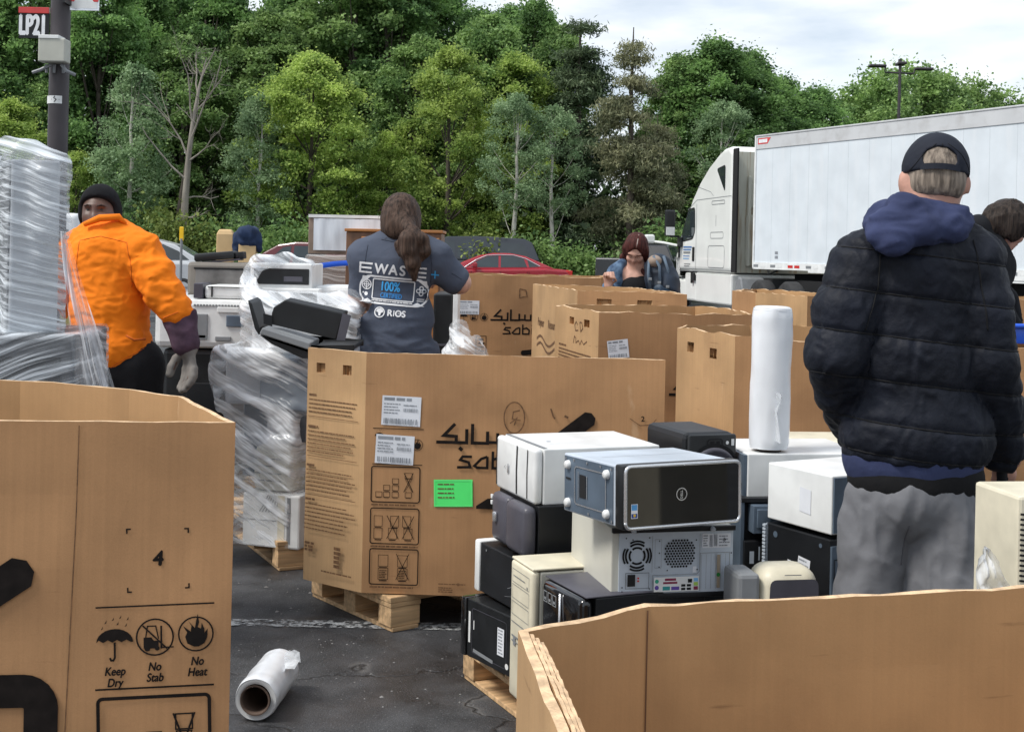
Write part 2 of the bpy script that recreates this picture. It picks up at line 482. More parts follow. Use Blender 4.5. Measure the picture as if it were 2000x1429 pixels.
def nets(f, lo, hi, h):
    ax = [np.arange(lo[i], hi[i] + h, h, dtype=np.float32) for i in range(3)]
    X, Y, Z = np.meshgrid(*ax, indexing='ij', sparse=False)
    D = f(X, Y, Z); S = D < 0
    nx, ny, nz = (n-1 for n in D.shape)
    sl = lambda A, i, j, k: A[i:i+nx, j:j+ny, k:k+nz]
    cs = [(i, j, k) for i in (0, 1) for j in (0, 1) for k in (0, 1)]
    cnt = sum(sl(S, *c).astype(np.int8) for c in cs)
    act = (cnt > 0) & (cnt < 8)
    ci = np.argwhere(act)
    idx = np.full(act.shape, -1, dtype=np.int64); idx[act] = np.arange(len(ci))
    pos = np.zeros((len(ci), 3)); num = np.zeros(len(ci))
    for a in cs:
        for d in range(3):
            if a[d] == 0:
                b = list(a); b[d] = 1
                da = D[ci[:,0]+a[0], ci[:,1]+a[1], ci[:,2]+a[2]]; db = D[ci[:,0]+b[0], ci[:,1]+b[1], ci[:,2]+b[2]]
                x = (da < 0) != (db < 0); t = np.where(x, da/np.where(x, da-db, 1), 0)
                p = ci + np.array(a); p = p.astype(float); p[:, d] += t
                pos[x] += p[x]; num += x
    vs = pos/np.maximum(num, 1)[:, None]*h + np.array(lo)
    Q = []
    for d in range(3):
        o = [(1, 2), (2, 0), (0, 1)][d]
        A = [slice(1, -1)]*3; A[d] = slice(0, -1); B = list(A); B[d] = slice(1, None)
        s0, s1 = S[tuple(A)], S[tuple(B)]
        e = np.argwhere(s0 != s1)
        if not len(e): continue
        fl = s0[e[:,0], e[:,1], e[:,2]]
        g = e.copy(); g[:, o[0]] += 1; g[:, o[1]] += 1
        def c(i, j):
            q = g.copy(); q[:, o[0]] += i; q[:, o[1]] += j
            return idx[q[:,0], q[:,1], q[:,2]]
        q = np.stack([c(-1, -1), c(0, -1), c(0, 0), c(-1, 0)], 1)
        q[~fl] = q[~fl][:, ::-1]
        Q.append(q)
    return vs, np.concatenate(Q)

def sdf_obj(name, s, lo, hi, h, mat, parent=None, disp=None, relax=0):
    vs, fs = nets(s, lo, hi, h)
    n = normals(vs, fs)
    for _ in range(relax):
        acc = np.zeros_like(vs); w = np.zeros(len(vs))
        for a, b in ((0, 1), (1, 2), (2, 3), (3, 0)):
            np.add.at(acc, fs[:, a], vs[fs[:, b]]); np.add.at(w, fs[:, a], 1)
            np.add.at(acc, fs[:, b], vs[fs[:, a]]); np.add.at(w, fs[:, b], 1)
        vs = 0.5*vs + 0.5*acc/np.maximum(w, 1)[:, None]
    if disp is not None:
        d = disp(vs, n)
        vs = vs + (d if d.ndim == 2 else n*d[:, None])
    o = mesh_obj(name, vs, fs, mat, parent, None, True)
    return o

def normals(vs, fs):
    a = np.cross(vs[fs[:,2]]-vs[fs[:,0]], vs[fs[:,3]]-vs[fs[:,1]])
    n = np.zeros_like(vs)
    for i in range(4): np.add.at(n, fs[:, i], a)
    return n/np.maximum(np.linalg.norm(n, axis=1), 1e-9)[:, None]

def fbm(vs, f, seed=0.0, octv=3, st=(1, 1, 1)):
    o = V((seed*7.3, seed*3.1, seed*5.7))
    return np.array([noise.fractal(V((p[0]*st[0], p[1]*st[1], p[2]*st[2]))*f + o, 0.8, 2.0, octv) for p in vs])
def folds(vs, f, seed=0.0, st=(1, 1, 1), warp=0.6):
    """sharp creases: ridged, warped noise"""
    o = V((seed*7.3, seed*3.1, seed*5.7)); out = []
    for p in vs:
        q = V((p[0]*st[0], p[1]*st[1], p[2]*st[2]))*f + o
        q = q + noise.noise_vector(q*0.7)*warp
        out.append(1 - 2*abs(noise.noise(q)))
    return np.array(out)
# ------------------------------------------------------------------ the ground
def asphalt():
    m = bpy.data.materials.new('worn damp asphalt'); m.use_nodes = True
    n, l, b = nodes_of(m)
    tc = n.new('ShaderNodeTexCoord')
    def nz(s, d=5, src=None):
        q = n.new('ShaderNodeTexNoise'); q.inputs['Scale'].default_value = s; q.inputs['Detail'].default_value = d
        l.new(src or tc.outputs['Object'], q.inputs['Vector']); return q.outputs['Fac']
    def mr(v, a, c, d, e):
        q = n.new('ShaderNodeMapRange'); q.inputs['From Min'].default_value = a; q.inputs['From Max'].default_value = c
        q.inputs['To Min'].default_value = d; q.inputs['To Max'].default_value = e; l.new(v, q.inputs['Value']); return q.outputs[0]
    def mul(a, c, op='MULTIPLY'):
        q = n.new('ShaderNodeMath'); q.operation = op; l.new(a, q.inputs[0]); l.new(c, q.inputs[1]); return q.outputs[0]
    big, mid, fine = nz(0.9), nz(7, 6), nz(190, 4)
    val = mul(mul(mr(big, 0.3, 0.7, 0.75, 1.25), mr(mid, 0.3, 0.7, 0.55, 1.45)), mr(fine, 0.3, 0.7, 0.4, 1.7))
    # cracks: edges of warped cells
    wn_ = n.new('ShaderNodeTexNoise'); wn_.inputs['Scale'].default_value = 3.5; wn_.inputs['Detail'].default_value = 4
    l.new(tc.outputs['Object'], wn_.inputs['Vector'])
    vm = n.new('ShaderNodeVectorMath'); vm.operation = 'MULTIPLY_ADD'; vm.inputs[1].default_value = (0.5, 0.5, 0)
    l.new(wn_.outputs['Color'], vm.inputs[0]); l.new(tc.outputs['Object'], vm.inputs[2])
    vo = n.new('ShaderNodeTexVoronoi'); vo.feature = 'DISTANCE_TO_EDGE'; vo.inputs['Scale'].default_value = 1.15
    l.new(vm.outputs[0], vo.inputs['Vector'])
    gate = mr(nz(0.8, 2), 0.36, 0.46, 0, 1)
    crack = mul(mr(vo.outputs['Distance'], 0.0, 0.016, 1, 0), gate)
    edge = mul(mr(vo.outputs['Distance'], 0.01, 0.06, 1, 0), gate)
    edge = mul(edge, mr(mid, 0.45, 0.6, 0, 1))
    base = n.new('ShaderNodeMix'); base.data_type = 'RGBA'
    base.inputs['A'].default_value = (0.0, 0.0, 0.0, 1); base.inputs['B'].default_value = (0.041, 0.042, 0.045, 1)
    l.new(val, base.inputs['Factor']); base.clamp_factor = False
    m2 = n.new('ShaderNodeMix'); m2.data_type = 'RGBA'; m2.inputs['B'].default_value = (0.13, 0.125, 0.12, 1)
    l.new(base.outputs['Result'], m2.inputs['A']); l.new(mul(edge, mr(edge, 0, 1, 0, 0.8)), m2.inputs['Factor'])
    m3 = n.new('ShaderNodeMix'); m3.data_type = 'RGBA'; m3.inputs['B'].default_value = (0.012, 0.012, 0.013, 1)
    l.new(m2.outputs['Result'], m3.inputs['A']); l.new(crack, m3.inputs['Factor'])
    l.new(m3.outputs['Result'], b.inputs['Base Color'])
    l.new(mr(nz(1.7, 6), 0.38, 0.6, 0.28, 0.8), b.inputs['Roughness'])
    sp = nz(120, 2); spk = mr(sp, 0.60, 0.70, 0, 1)
    m4 = n.new('ShaderNodeMix'); m4.data_type = 'RGBA'; m4.inputs['B'].default_value = (0.12, 0.12, 0.125, 1)
    l.new(m3.outputs['Result'], m4.inputs['A']); l.new(spk, m4.inputs['Factor']); l.new(m4.outputs['Result'], b.inputs['Base Color'])
    hgt = mul(mul(fine, mr(mid, 0, 1, 0, 0.8), 'ADD'), mr(crack, 0, 1, 0, -2.0), 'ADD')
    bp = n.new('ShaderNodeBump'); bp.inputs['Strength'].default_value = 0.55; bp.inputs['Distance'].default_value = 0.006
    l.new(hgt, bp.inputs['Height']); l.new(bp.outputs[0], b.inputs['Normal'])
    return m
gr = mesh_obj('ground', [(-400, -60, 0), (400, -60, 0), (400, 600, 0), (-400, 600, 0)], [(0, 1, 2, 3)], pm('rough ground', (0.05, 0.06, 0.03), r=0.95, var=0.4, vs=0.8, bump=0.5, bs=6))
gr.location.z = -0.02
tag(gr, kind='structure')
lot = mesh_obj('car_park', [(-60, -20, 0), (60, -20, 0), (60, 43.5, 0), (-60, 43.5, 0)], [(0, 1, 2, 3)], asphalt())
tag(lot, kind='structure')

def worn_paint():
    m = pm('worn white road paint', (0.42, 0.43, 0.43), r=0.7, var=0.2, vs=20)
    n, l, b = nodes_of(m)
    tc = n.new('ShaderNodeTexCoord'); nz = n.new('ShaderNodeTexNoise'); nz.inputs['Scale'].default_value = 26; nz.inputs['Detail'].default_value = 8
    nz.inputs['Roughness'].default_value = 0.7
    l.new(tc.outputs['Object'], nz.inputs['Vector'])
    mr = n.new('ShaderNodeMapRange'); mr.inputs['From Min'].default_value = 0.46; mr.inputs['From Max'].default_value = 0.57
    l.new(nz.outputs['Fac'], mr.inputs['Value']); l.new(mr.outputs[0], b.inputs['Alpha'])
    return m
M['paint'] = worn_paint()
a, c = atz(330, 1213, 0), atz(760, 1222, 0)
dv = (c - a).normalized(); nv = V((-dv.y, dv.x, 0))*0.05
a = a - dv*3; c = c + dv*0.6
ln = mesh_obj('parking_line', [p + V((0, 0, 0.004)) for p in (a - nv, c - nv, c + nv, a + nv)], [(0, 1, 2, 3)], M['paint'])
tag(ln, kind='structure')

# ------------------------------------------------------------------ cardboard bulk boxes
def wob(p): return 0.007*noise.noise(V(p)*1.7) + 0.003*noise.noise(V(p)*5.0)

def gaylord(label, pts, z0, ztops, th=0.014, holes={}, mats=('card', 'card_edge', 'card_in'), rough=0.006, cut=0.0, seed=0, pale=(), name='bulk_box', cat='cardboard box', double=()):
    c = sum((V((p[0], p[1], 0)) for p in pts), V())/len(pts)
    root = thing(name, label, cat, (c.x, c.y, z0), 0, 'cardboard bulk boxes in the car park')
    P = [V((p[0], p[1], 0)) - V((c.x, c.y, 0)) for p in pts]
    n = len(P)
    if not isinstance(ztops, (list, tuple)): ztops = [ztops]*n
    area = sum(P[i].x*P[(i+1) % n].y - P[(i+1) % n].x*P[i].y for i in range(n))
    assert area > 0, label
    D = [(P[(i+1) % n] - P[i]).normalized() for i in range(n)]
    N = [V((d.y, -d.x, 0)) for d in D]
    In = []
    for i in range(n):
        a, b = N[i-1], N[i]; t = (a + b).normalized()
        In.append(P[i] - t*(th/max(0.4, t.dot(b))))
    mb = MB(); maps = {}
    for i in range(n):
        A, B, A2, B2 = P[i], P[(i+1) % n], In[i], In[(i+1) % n]
        L = (B - A).length; za, zb = ztops[i]-z0, ztops[(i+1) % n]-z0
        hs = holes.get(i, [])
        us = sorted(set([round(k/max(4, int(L/0.05)), 4) for k in range(max(4, int(L/0.05))+1)] + [round(x/L, 4) for h in hs for x in h[:2]]))
        zm = max(za, zb)
        vs_ = sorted(set([k/8 for k in range(9)] + [round(1 - x/zm, 4) for h in hs for x in h[2:]]))
        def pt(u, v, inner):
            p = (A2.lerp(B2, u) if inner else A.lerp(B, u))
            zt = za + (zb-za)*u
            e = rough*noise.noise(V((p.x*9+seed, p.y*9, 3.1))) + 0.5*rough*noise.noise(V((p.x*31+seed, p.y*31, 1.1)))
            z = (zt + (e if v >= 0.999 else 0))*v
            w = wob((p.x+seed, p.y, z))*min(1.0, 12*min(u, 1-u)+0.1)
            return p + N[i]*w + V((0, 0, z))
        nu, nv = len(us), len(vs_)
        o0 = len(mb.v)
        allv = [pt(u, v, k) for k in (0, 1) for u in us for v in vs_]
        ix = lambda k, a, b: k*nu*nv + a*nv + b
        fo, fi, fr, fj = [], [], [], []
        def hole(a, b):
            uc, vc = (us[a]+us[a+1])/2*L, (1-(vs_[b]+vs_[b+1])/2)*zm
            return any(h[0] < uc < h[1] and h[2] < vc < h[3] for h in hs)
        for a in range(nu-1):
            for b in range(nv-1):
                if hole(a, b):
                    for da, db, e in ((0, 0, 0), (0, 1, 1), (1, 0, 2), (0, 0, 3)): pass
                    fj += [(ix(0,a,b), ix(1,a,b), ix(1,a+1,b), ix(0,a+1,b)), (ix(0,a,b+1), ix(0,a+1,b+1), ix(1,a+1,b+1), ix(1,a,b+1)),
                           (ix(0,a,b), ix(0,a,b+1), ix(1,a,b+1), ix(1,a,b)), (ix(0,a+1,b), ix(1,a+1,b), ix(1,a+1,b+1), ix(0,a+1,b+1))]
                    continue
                fo.append((ix(0,a,b), ix(0,a+1,b), ix(0,a+1,b+1), ix(0,a,b+1)))
                fi.append((ix(1,a,b), ix(1,a,b+1), ix(1,a+1,b+1), ix(1,a+1,b)))
            fr.append((ix(0,a,nv-1), ix(0,a+1,nv-1), ix(1,a+1,nv-1), ix(1,a,nv-1)))
        mb.add(allv, fo, 3 if i in pale else 0); k = len(mb.v) - len(allv)  # pale panels take the lit copy of the board colour
        for fs, mi in ((fi, 2), (fr, 1), (fj, 2)):
            mb.f += [tuple(q + k for q in f) for f in fs]; mb.m += [mi]*len(fs)
        def mk(A=A, D_=D[i], N_=N[i], za=za, zb=zb, L=L):
            def mp(x, y, l):
                u = x/L; p = A + D_*x; z = za + (zb-za)*u + y
                return p + N_*(wob((p.x+seed, p.y, z))*min(1.0, 12*min(u, 1-u)+0.1) + l) + V((0, 0, z))
            return mp
        maps[i] = mk()
        if hs:
            hb = MB()
            for h in hs:
                q = [maps[i](x, -y, -th - 0.004) for x, y in ((h[0]-.01, h[3]+.01), (h[1]+.01, h[3]+.01), (h[1]+.01, h[2]-.01), (h[0]-.01, h[2]-.01))]
                hb.add(q, [(0, 1, 2, 3)])
            hb.build('handhole_flap', M['card_in'], root, recalc=False)
    fl = MB(); fl.add([q + V((0, 0, 0.02)) for q in In], [tuple(range(n))]); fl.build('box_floor', M['card_in'], root, recalc=False)
    body = mb.build('cardboard_wall', [M[mats[0]], M[mats[1]], M[mats[2]], M['card_lit']], root, recalc=False)
    root['seed'] = seed
    return root, maps, [(P[(i+1) % n]-P[i]).length for i in range(n)]

def umbrella(k, x, y, s):
    k.poly([(x + s*math.cos(t), y + s*0.75*math.sin(t)) for t in [PI*i/12 for i in range(13)]] +
           [(x - s + s*(2*i+1)/8 , y - (0.0 if i % 2 else -0.14)*s) for i in range(8)])
    k.stroke([(x, y), (x, y-s*0.85), (x-s*0.08, y-s*1.0), (x-s*0.2, y-s*1.0), (x-s*0.27, y-s*0.85)], s*0.11)
    for dx, dy in ((-.55, 1.05), (-.15, 1.2), (.25, 1.3), (.65, 1.2), (-.75, .72), (.1, .95), (.55, .85)):
        k.poly([(x+dx*s, y+dy*s), (x+dx*s+.1*s, y+dy*s+.04*s), (x+dx*s+.13*s, y+dy*s+.2*s)])
def forklift(k, x, y, s):
    k.ring(x, y, s, s*0.09)
    k.poly([(x-.62*s, y-.62*s), (x+.2*s, y-.62*s), (x+.2*s, y-.2*s), (x-.05*s, y-.2*s), (x-.2*s, y), (x-.62*s, y)])
    k.stroke([(x-.5*s, y), (x-.4*s, y+.62*s), (x+.05*s, y+.62*s), (x+.2*s, y-.1*s)], s*0.07)
    k.rect(x+.3*s, y-.65*s, x+.4*s, y+.62*s)
    k.rect(x+.3*s, y-.62*s, x+1.02*s, y-.55*s)
    k.disc(x-.42*s, y-.62*s, s*.16); k.disc(x+.12*s, y-.62*s, s*.13)
    k.stroke([(x-.66*s, y+.66*s), (x+.66*s, y-.66*s)], s*0.09)
def flame(k, x, y, s):
    k.ring(x, y, s, s*0.09)
    k.poly([(x+p*s, y+q*s) for p, q in ((-.1,-.75),(-.5,-.55),(-.62,-.15),(-.5,.1),(-.75,.5),(-.3,.15),(-.25,.5),(-.45,.8),(-.05,.35),(.02,.75),(.12,1.2),(.2,.7),(.12,.4),(.3,.3),(.35,.65),(.5,.3),(.5,.05),(.7,.3),(.66,-.2),(.5,-.55),(.15,-.75))])
def stackpic(k, x0, y0, x1, y1, w, kind):
    k.frame(x0, y0, x1, y1, w, 0.009)
    W, Hh = x1-x0, y1-y0; t = w*0.45
    def crate(cx, by, cw, ch, deep=False):
        k.stroke([(cx-cw/2, by), (cx+cw/2, by), (cx+cw/2, by+ch), (cx-cw/2, by+ch)], t, True)
        k.rect(cx-cw*.4, by-ch*.16, cx+cw*.4, by-ch*.07)
        if deep: k.bars(cx-cw*.4, by+ch*.8, cx+cw*.42, 5, ch*.15, ch*.06, 3)
    def cross(cx, by, cw, ch):
        k.stroke([(cx-cw*.6, by), (cx+cw*.6, by+ch)], t*1.3); k.stroke([(cx+cw*.6, by), (cx-cw*.6, by+ch)], t*1.3)
    b = y0 + Hh*.14
    if kind == 0:
        u = Hh*.17
        for i, c in enumerate((.16, .32, .5)):
            for q in range(i+1): crate(x0+W*c, b+q*u*1.12, W*.13, u*.85)
        crate(x0+W*.77, b, W*.13, u*.85); crate(x0+W*.77, b+u*3.2, W*.15, u*.85); cross(x0+W*.77, b+u*.9, W*.16, u*3.2)
        k.stroke([(x0+W*.7, b+u), (x0+W*.84, b+u*3.1), (x0+W*.7, b+u*3.1), (x0+W*.84, b+u)], t*.8)
    elif kind == 1:
        u = Hh*.3
        for c, o in ((.16, 0), (.46, .04), (.78, -.03)):
            crate(x0+W*c, b, W*.17, u); crate(x0+W*(c+o), b+u*1.15, W*.17, u)
            if o: cross(x0+W*c, b, W*.2, u*2.2)
    else:
        u = Hh*.32
        for c in (.28, .68):
            crate(x0+W*c, b, W*.2, u, True); crate(x0+W*c, b+u*1.15, W*.2, u)
        cross(x0+W*.68, b, W*.22, u*2.3)
def arabic(k, x, y, s, full=True):
    """the maker's word in its angular arabic hand: x left, y baseline, s cap height"""
    w = s*0.17
    k.stroke([(x+.02*s, y), (x+1.62*s, y), (x+1.62*s, y+.72*s)], w)
    k.stroke([(x+1.07*s, y+.06*s), (x+1.07*s, y+.32*s), (x+.42*s, y+.36*s), (x+1.0*s, y+.98*s)], w)
    k.stroke([(x+1.92*s, y+1.0*s), (x+1.92*s, y), (x+2.72*s, y), (x+2.72*s, y+.62*s)], w)
    k.stroke([(x+2.72*s, y+.05*s), (x+3.25*s, y+.05*s), (x+3.25*s, y+.55*s)], w*.95)
    k.stroke([(x+3.25*s, y+.02*s), (x+3.8*s, y+.02*s), (x+3.8*s, y+.55*s)], w*.9)
    k.stroke([(x+1.26*s, y-.4*s), (x+1.38*s, y-.26*s)], w*1.3)
def latin_word(k, x, y, s):
    w = s*0.17
    k.stroke([(x+.95*s, y+.72*s), (x+.35*s, y+.72*s), (x+.2*s, y+.5*s), (x+.75*s, y+.36*s), (x+.85*s, y+.05*s), (x, y+.02*s)], w)
    k.stroke([(x+1.95*s, y+.75*s), (x+1.55*s, y+.6*s), (x+1.12*s, y+.15*s), (x+1.3*s, y+.03*s), (x+1.95*s, y+.03*s), (x+1.95*s, y+.75*s)], w)
    k.stroke([(x+2.3*s, y+1.1*s), (x+2.3*s, y+.03*s), (x+3.0*s, y+.03*s), (x+3.05*s, y+.45*s), (x+2.75*s, y+.7*s), (x+2.35*s, y+.6*s)], w)
    k.stroke([(x+3.4*s, y+.72*s), (x+3.4*s, y)], w); k.disc(x+3.4*s, y+.98*s, w*.6)
    k.stroke([(x+4.5*s, y+.72*s), (x+3.95*s, y+.6*s), (x+3.75*s, y+.3*s), (x+3.95*s, y+.03*s), (x+4.6*s, y+.03*s)], w)
def paper(root, mp, x0, y0, x1, y1, seed=1, mat='paper', rot=0.0, name='shipping_label', lines=True, frame=None):
    k = Ink(); k.rot = rot; k.org = ((x0+x1)/2, (y0+y1)/2)
    nn = 4
    for i in range(nn):
        k.l = 0; a, b = x0+(x1-x0)*i/nn, x0+(x1-x0)*(i+1)/nn; k.rect(a, y0, b, y1); 
    k.m = [0]*len(k.f); k.v = [(a, b, 1) for a, b, _ in k.v]
    o = k.build(name, [M[mat]], root, mp, 0.003)
    q = Ink(); q.rot = rot; q.org = k.org
    W, Hh = x1-x0, y1-y0
    if lines:
        q.bars(x0+.05*W, y1-.06*Hh, x0+.8*W, 1, .1, Hh*.10, seed)
        q.bars(x0+.05*W, y1-.26*Hh, x0+.5*W, 4, Hh*.1, Hh*.035, seed+1)
        q.bars(x0+.55*W, y1-.28*Hh, x0+.95*W, 1, Hh*.1, Hh*.04, seed+2); q.barcode(x0+.55*W, y1-.52*Hh, x0+.93*W, y1-.4*Hh, seed)
        q.barcode(x0+.06*W, y0+.06*Hh, x0+.93*W, y0+.24*Hh, seed+5)
    else:
        q.bars(x0+.1*W, y1-.15*Hh, x0+.6*W, 4, Hh*.16, Hh*.045, seed)
    if frame: q.mi = 1; q.frame(x0+.004, y0+.004, x1-.004, y1-.004, 0.004)
    q.build('label_print', [M['grey_print' if lines else 'ink_soft'], M[frame or 'ink']], o, mp, 0.0036)
    return o

Z1 = 1.11
# main box in the middle, rear side folded down for loading
pA, pB, pC = atz(602, 678, Z1), atz(716, 688, Z1), atz(1300, 703, Z1)
box_m, mp, Ls = gaylord('tall brown bulk box on a pallet, with a green label and two white labels',
    [(pA.x, pA.y), (pB.x, pB.y), (pC.x, pC.y), (0.635, 5.5), (0.65, 5.9), (0.45, 6.15), (-0.62, 6.2), (-0.86, 5.9)], 0.145,
    [Z1, Z1, Z1, 1.04, 0.9, 0.86, 0.86, 0.95], rough=.0035, holes={0: [(.05, .10, .06, .10), (.20, .25, .06, .10)]}, seed=3.0, pale=(0,))
k = Ink()
k.mi = 1
for i, (y, nl) in enumerate(((.19, 4), (.32, 6), (.48, 6), (.62, 7))):
    k.bars(.012, -y, .07, 1, .02, .009, i); k.bars(.012, -y-.022, .30, nl, .0165, .0048, i*3+1, .3)
    if i < 3: k.rect(.012, -y-.022-nl*.0165-.006, .30, -y-.022-nl*.0165-.0035)
k.bars(.02, -.80, .08, 3, .014, .010, 9); k.bars(.19, -.80, .23, 5, .018, .013, 8); k.bars(.12, -.905, .30, 1, .02, .006, 4)
k.build('printed_notice', [M['ink'], M['ink_soft']], box_m, mp[0])
k = Ink()
k.rect(.033, -.304, .238, -.301); k.rect(.033, -.447, .235, -.444)
flame(k, .213, -.365, .022); umbrella(k, .06, -.335, .02)
for i, y in enumerate((.455, .622, .785)):
    stackpic(k, .031, -y-.142, .226, -y, .0042, i)
    k.mi = 1; k.bars(.033, -y-.150, .226, 1, .01, .006, i, .1); k.mi = 0
arabic(k, .288, -.350, .076); latin_word(k, .375, -.450, .062)
k.mi = 1; k.ring(.6, -.245, .041, .005, ry=.062); k.stroke([(.622, -.215), (.596, -.222), (.592, -.25), (.625, -.255)], .005); k.stroke([(.583, -.268), (.61, -.247), (.60, -.275)], .005); k.mi = 0
def bar(k, p, q, w, r=.3):
    p, q = V(p), V(q); d = (q-p).normalized(); n_ = V((-d.y, d.x)); e = w*r
    k.poly([p-n_*(w/2-e), p+d*e-n_*w/2, q-d*e-n_*w/2, q-n_*(w/2-e), q+n_*(w/2-e), q-d*e+n_*w/2, p+d*e+n_*w/2, p+n_*(w/2-e)])
bar(k, (.62, -.46), (.915, -.228), .062)
k.poly([(.455, -.60), (.50, -.57), (.56, -.565), (.8, -.565), (.8, -.61), (.455, -.612)])
k.text('2', 1.105, -.245, .020, .04); k.mi = 1
k.stroke([(.745, -.205), (.755, -.235), (.762, -.245)], .006); k.stroke([(.80, -.232), (.815, -.24)], .009)
k.stroke([(1.06, -.235), (1.10, -.262), (1.145, -.258), (1.165, -.235)], .003)
k.bars(.31, -.915, .42, 1, .02, .004, 1, .05); k.bars(.31, -.93, .38, 3, .008, .004, 2); k.disc(.39, -.917, .006)
k.build('printed_marks', [M['ink'], M['ink_soft']], box_m, mp[1])
paper(box_m, mp[1], .067, -.29, .224, -.172, 3, rot=-.03)
paper(box_m, mp[1], .045, -.444, .2, -.328, 8, rot=-.04)
paper(box_m, mp[1], 1.012, -.365, 1.06, -.31, 12, rot=-.2)
paper(box_m, mp[1], .284, -.608, .44, -.499, 5, 'green_paper', .03, 'green_label', False, 'green_edge')

# front-left box
Zf = 1.17
q0, q1 = atz(0, 822, Zf), atz(460, 825, Zf)
r1, r2, r3, r4 = atz(357, 774, Zf), atz(260, 760, Zf), atz(45, 742, Zf), atz(0, 741, Zf)
dd = (q1-q0).normalized()
fl_ = q0 - dd*0.62
box_f, mpf, Lf = gaylord('nearest brown bulk box with umbrella, forklift and flame symbols, at the left',
    [(fl_.x, fl_.y), (q1.x, q1.y), (r1.x, r1.y), (r2.x, r2.y), (r3.x, r3.y), (r4.x-.35, r4.y-.02), (fl_.x-.12, fl_.y+.35)], 0.0, Zf, th=.012, seed=9.0, rough=.003, pale=())
k = Ink(); X0 = Lf[0]
sx = 963.0
def fx(px): return X0 + (px-460)/sx
def fy(py): return -(py-825)/sx
k.org = (fx(320), fy(1200)); k.rot = 0.035
k.text('4', fx(312), fy(1102), .029, .05, shear=.1)
for cx, cy, a, b in ((264, 1030, 1, -1), (380, 1033, -1, -1), (264, 1152, 1, 1), (380, 1148, -1, 1)):
    k.stroke([(fx(cx)+a*.008, fy(cy)), (fx(cx), fy(cy)), (fx(cx), fy(cy)+b*.009)], .003)
k.rect(fx(203), fy(1181), fx(428), fy(1178)); k.rect(fx(200), fy(1340), fx(425), fy(1336.5))
umbrella(k, fx(238), fy(1248), .036); forklift(k, fx(314), fy(1241), .036); flame(k, fx(392), fy(1238), .034)
for t_, x_, y_ in (('Keep', 238, 1316), ('Dry', 238, 1338), ('No', 313, 1310), ('Stab', 313, 1331), ('No', 394, 1303), ('Heat', 394, 1324)):
    k.text(t_, fx(x_), fy(y_-5), .0165, .045, sx=.82, shear=.18, align='c')
stackpic(k, fx(205), fy(1560), fx(416), fy(1356), .007, 0)
k.rot = 0
bar(k, (fx(-130), fy(1245)), (fx(80), fy(1102)), .068)
P = [(fx(-200), fy(1342)), (fx(70), fy(1342))] + [(fx(70)+.036*math.sin(t), fy(1342)-.036+.036*math.cos(t)) for t in [PI/2*i/6 for i in range(1, 7)]] + [(fx(70)+.036, fy(1600))]
k.stroke(P, .066)
k.mi = 1; k.stroke([(fx(165), fy(832)), (fx(163), fy(1000)), (fx(150), fy(1430))], .0025)
k.build('printed_marks', [M['ink'], M['ink_soft']], box_f, mpf[0])

# foreground-right box, looking in over its rim
Zr = 0.97
s1, s2, s3 = atz(1258, 1180, Zr), atz(1012, 1233, Zr), atz(2000, 1145, Zr)
t1 = atz(1092, 1429, Zr)
e1 = (t1 - s2).normalized(); e3 = (s3 - s1).normalized()
far = s1 + e3*1.05
near = s2 + e1*0.75
box_r, mpr, Lr = gaylord('open brown bulk box nearest on the right, seen from inside with a frayed layered rim',
    [(near.x, near.y), (near.x+.25, near.y-.2), (far.x+.1, near.y-.15), (far.x+.2, far.y-.3), (far.x, far.y), (s1.x, s1.y), (s2.x, s2.y)], 0.0, Zr, th=.014, rough=.008, seed=21.0, pale=(6, 5))
# doubled glue flap along the near-left wall: three more plies beside the rim
fb = MB()
inn = V((-e1.y, e1.x, 0)); inn = inn if inn.x > 0 else -inn
for j in range(3):
    A_, B_ = s2 + inn*(.0155 + j*.0062) + e1*(.012+.012*j), near + inn*(.0155 + j*.0062)
    w_ = .0052; nseg = 60; P_, Fq = [], []
    for i in range(nseg+1):
        p = A_.lerp(B_, i/nseg); zt = Zr + .004*noise.noise(V((i*.7, j*3.3, 0))) - j*.0015
        o_ = inn*.0012*noise.noise(V((i*.45, j*5., 2)))
        P_ += [V((p.x, p.y, .05))+o_, V((p.x, p.y, zt))+o_, V((p.x, p.y, zt))+inn*w_+o_, V((p.x, p.y, .05))+inn*w_+o_]
    for i in range(nseg):
        b_ = i*4
        for a_, mi_ in ((0, 1), (1, 0), (2, 1)): Fq.append((b_+a_, b_+4+a_, b_+5+a_, b_+a_+1))
    P_ = [p - V((box_r.location.x, box_r.location.y, 0)) for p in P_]
    fb.add(P_, [f[::-1] for f in Fq])
    fb.m[-len(Fq):] = [1, 0, 1]*nseg
fb.build('glue_flap', [M['card_edge'], M['card_in']], box_r)

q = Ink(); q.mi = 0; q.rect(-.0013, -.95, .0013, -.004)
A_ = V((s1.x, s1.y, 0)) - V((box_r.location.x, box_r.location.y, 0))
q.build('fold_crease', [pm('shaded fold', (.16, .085, .045), r=.9)], box_r, lambda x, y, l: A_ + V((x + .004, -.019, Zr + y)))
